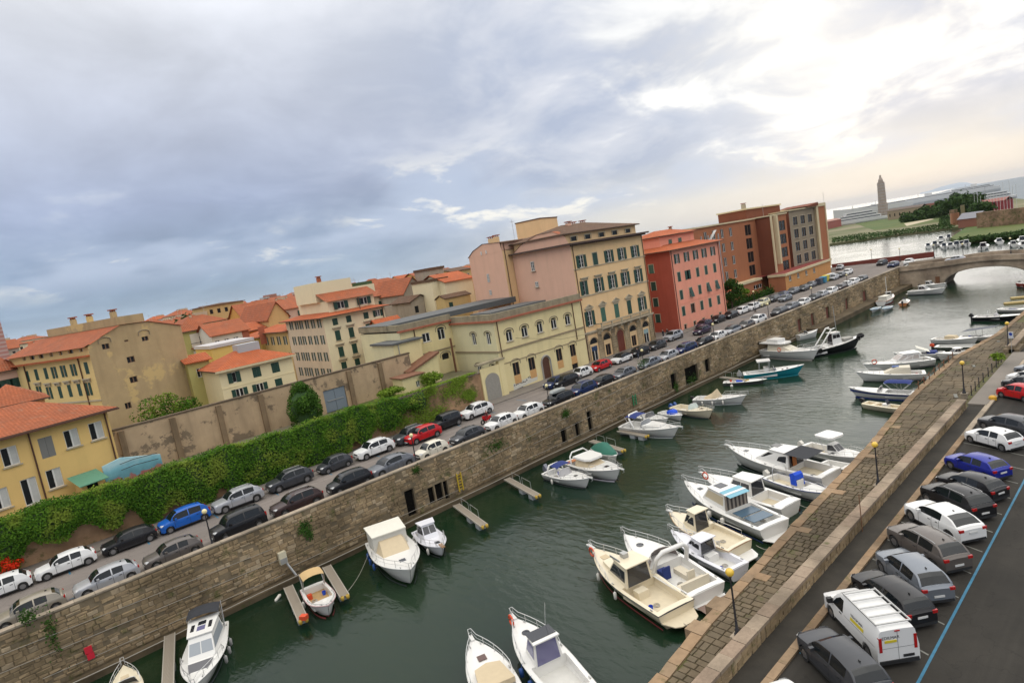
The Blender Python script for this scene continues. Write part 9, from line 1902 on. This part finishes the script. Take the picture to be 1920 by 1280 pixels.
# paper scraps on the quay
for i, (px, py, l, w) in enumerate(((1826, 686, .9, .25), (1700+92, 742, 1.4, .3), (1866, 664, 1.2, .15), (1872, 640, .5, .3))):
    a = at(px, py, QZ+.05); m1 = MB(); m1.box(-l/2, l/2, -w/2, w/2, 0, .03); ob('plank_scrap', m1.mesh('plank_scrap', M_white), None, (a.x, a.y, QZ+.04), .3, label=('pale board lying near the amber lamp at the bollards', 'long pale strip lying across the quay paving', 'thin white strip near the far quay lamp', 'white scrap on the far quay paving')[i], category='board')
# people: skinned bodies
def person(x, y, z, face, label, top, legs, hair=(.03, .02, .015), walk=.25, sit=False, s=1.0, skin=(.45, .27, .19)):
    v, e, r = [], [], []
    def add(p, rad, par=None): v.append(p); r.append(rad); (e.append((par, len(v)-1)) if par is not None else None); return len(v)-1
    hz = .95 if not sit else .78; pel = add((0, 0, hz), .14); ch = add((.02, 0, hz+.30), .145, pel); sh = add((.02, 0, hz+.48), .12, ch); nk = add((.03, 0, hz+.56), .055, sh); hd = add((.05, 0, hz+.68), .095, nk); add((.05, 0, hz+.80), .075, hd)
    for g in (-1, 1):
        st = walk*g; hp = add((0, g*.09, hz-.06), .10, pel)
        if sit: kn = add((.42, g*.17, hz-.05), .075, hp); an = add((.35, g*.17, .18), .045, kn); add((.5, g*.17, .12), .04, an)
        else: kn = add((st*.6+.03, g*.10, hz*.52), .068, hp); an = add((st-.04, g*.10, .08), .042, kn); add((st+.14, g*.10, .04), .04, an)
        so = add((0, g*.18, hz+.44), .06, sh); el = add((-.04-st*.5 if not sit else .15, g*.25, hz+.18), .045, so); hn = add(((.10-st*.8) if not sit else .42, g*.23, hz-.03 if not sit else hz+.22), .032, el); add(((.16-st*.8) if not sit else .5, g*.22, hz-.11 if not sit else hz+.2), .025, hn)
    me = bpy.data.meshes.new('person_body'); me.from_pydata(v, e, []); o = bpy.data.objects.new('body', me); COL.objects.link(o); md = o.modifiers.new('skin', 'SKIN'); md.use_smooth_shade = True
    for i, q in enumerate(me.skin_vertices[0].data): q.radius = (r[i], r[i]); q.use_root = (i == 0)
    o.modifiers.new('sub', 'SUBSURF').levels = 1; bpy.context.view_layer.update(); m2 = bpy.data.meshes.new_from_object(o.evaluated_get(bpy.context.evaluated_depsgraph_get())); bpy.data.objects.remove(o)
    m2.materials.clear(); [m2.materials.append(q) for q in (plain('cloth_'+label[:14], top, .8), plain('legs_'+label[:14], legs, .8), plain('skin', skin, .6), plain('hair', hair, .7))]
    for p in m2.polygons:
        c = p.center; p.material_index = 3 if c.z > hz+.72 and c.x < .09 else 2 if c.z > hz+.53 else 0 if c.z > hz-.04 or abs(c.y) > .19 and c.z > hz-.06 else 1; p.use_smooth = True
    t = thing('person', label, 'person', (x, y, z), R(face)); t.scale = (s, s, s); ob('body', m2, t); return t
a = at(1197, 672, RZ); person(a.x, a.y, RZ, 190, 'person in dark clothes walking across the street by the fourth lamp', (.02, .02, .03), (.02, .03, .06), walk=.3)
a = at(1250, 636, RZ); person(a.x, a.y+.6, 4.62, 160, 'person in dark coat standing by the salmon house corner', (.015, .015, .02), (.02, .02, .025), walk=.05)
a = at(1258, 634, RZ); person(a.x, a.y+.6, 4.62, 200, 'second dark dressed person beside the one at the salmon house corner', (.03, .03, .035), (.015, .015, .02), walk=.05)
a = at(914, 793, RZ); person(a.x+.1, a.y, RZ+.02, 180, 'rider in dark red jacket and helmet on the red motorcycle', (.10, .02, .02), (.02, .02, .025), hair=(.02, .02, .02), sit=True)
# ================================================================ AIR
def air():
    m = bpy.data.materials.new('air'); m.use_nodes = True; t = m.node_tree; t.nodes.clear(); v = N(t, 'ShaderNodeVolumePrincipled'); v.inputs['Color'].default_value = (0.80, 0.87, 0.95, 1); v.inputs['Density'].default_value = 0.000022; v.inputs['Anisotropy'].default_value = 0.2
    o = N(t, 'ShaderNodeOutputMaterial'); t.links.new(v.outputs[0], o.inputs['Volume']); mb = MB(); mb.box(-47000, 47000, -47000, 47000, -3, 420); ob('haze', mb.mesh('haze', m), kind='stuff')
air()
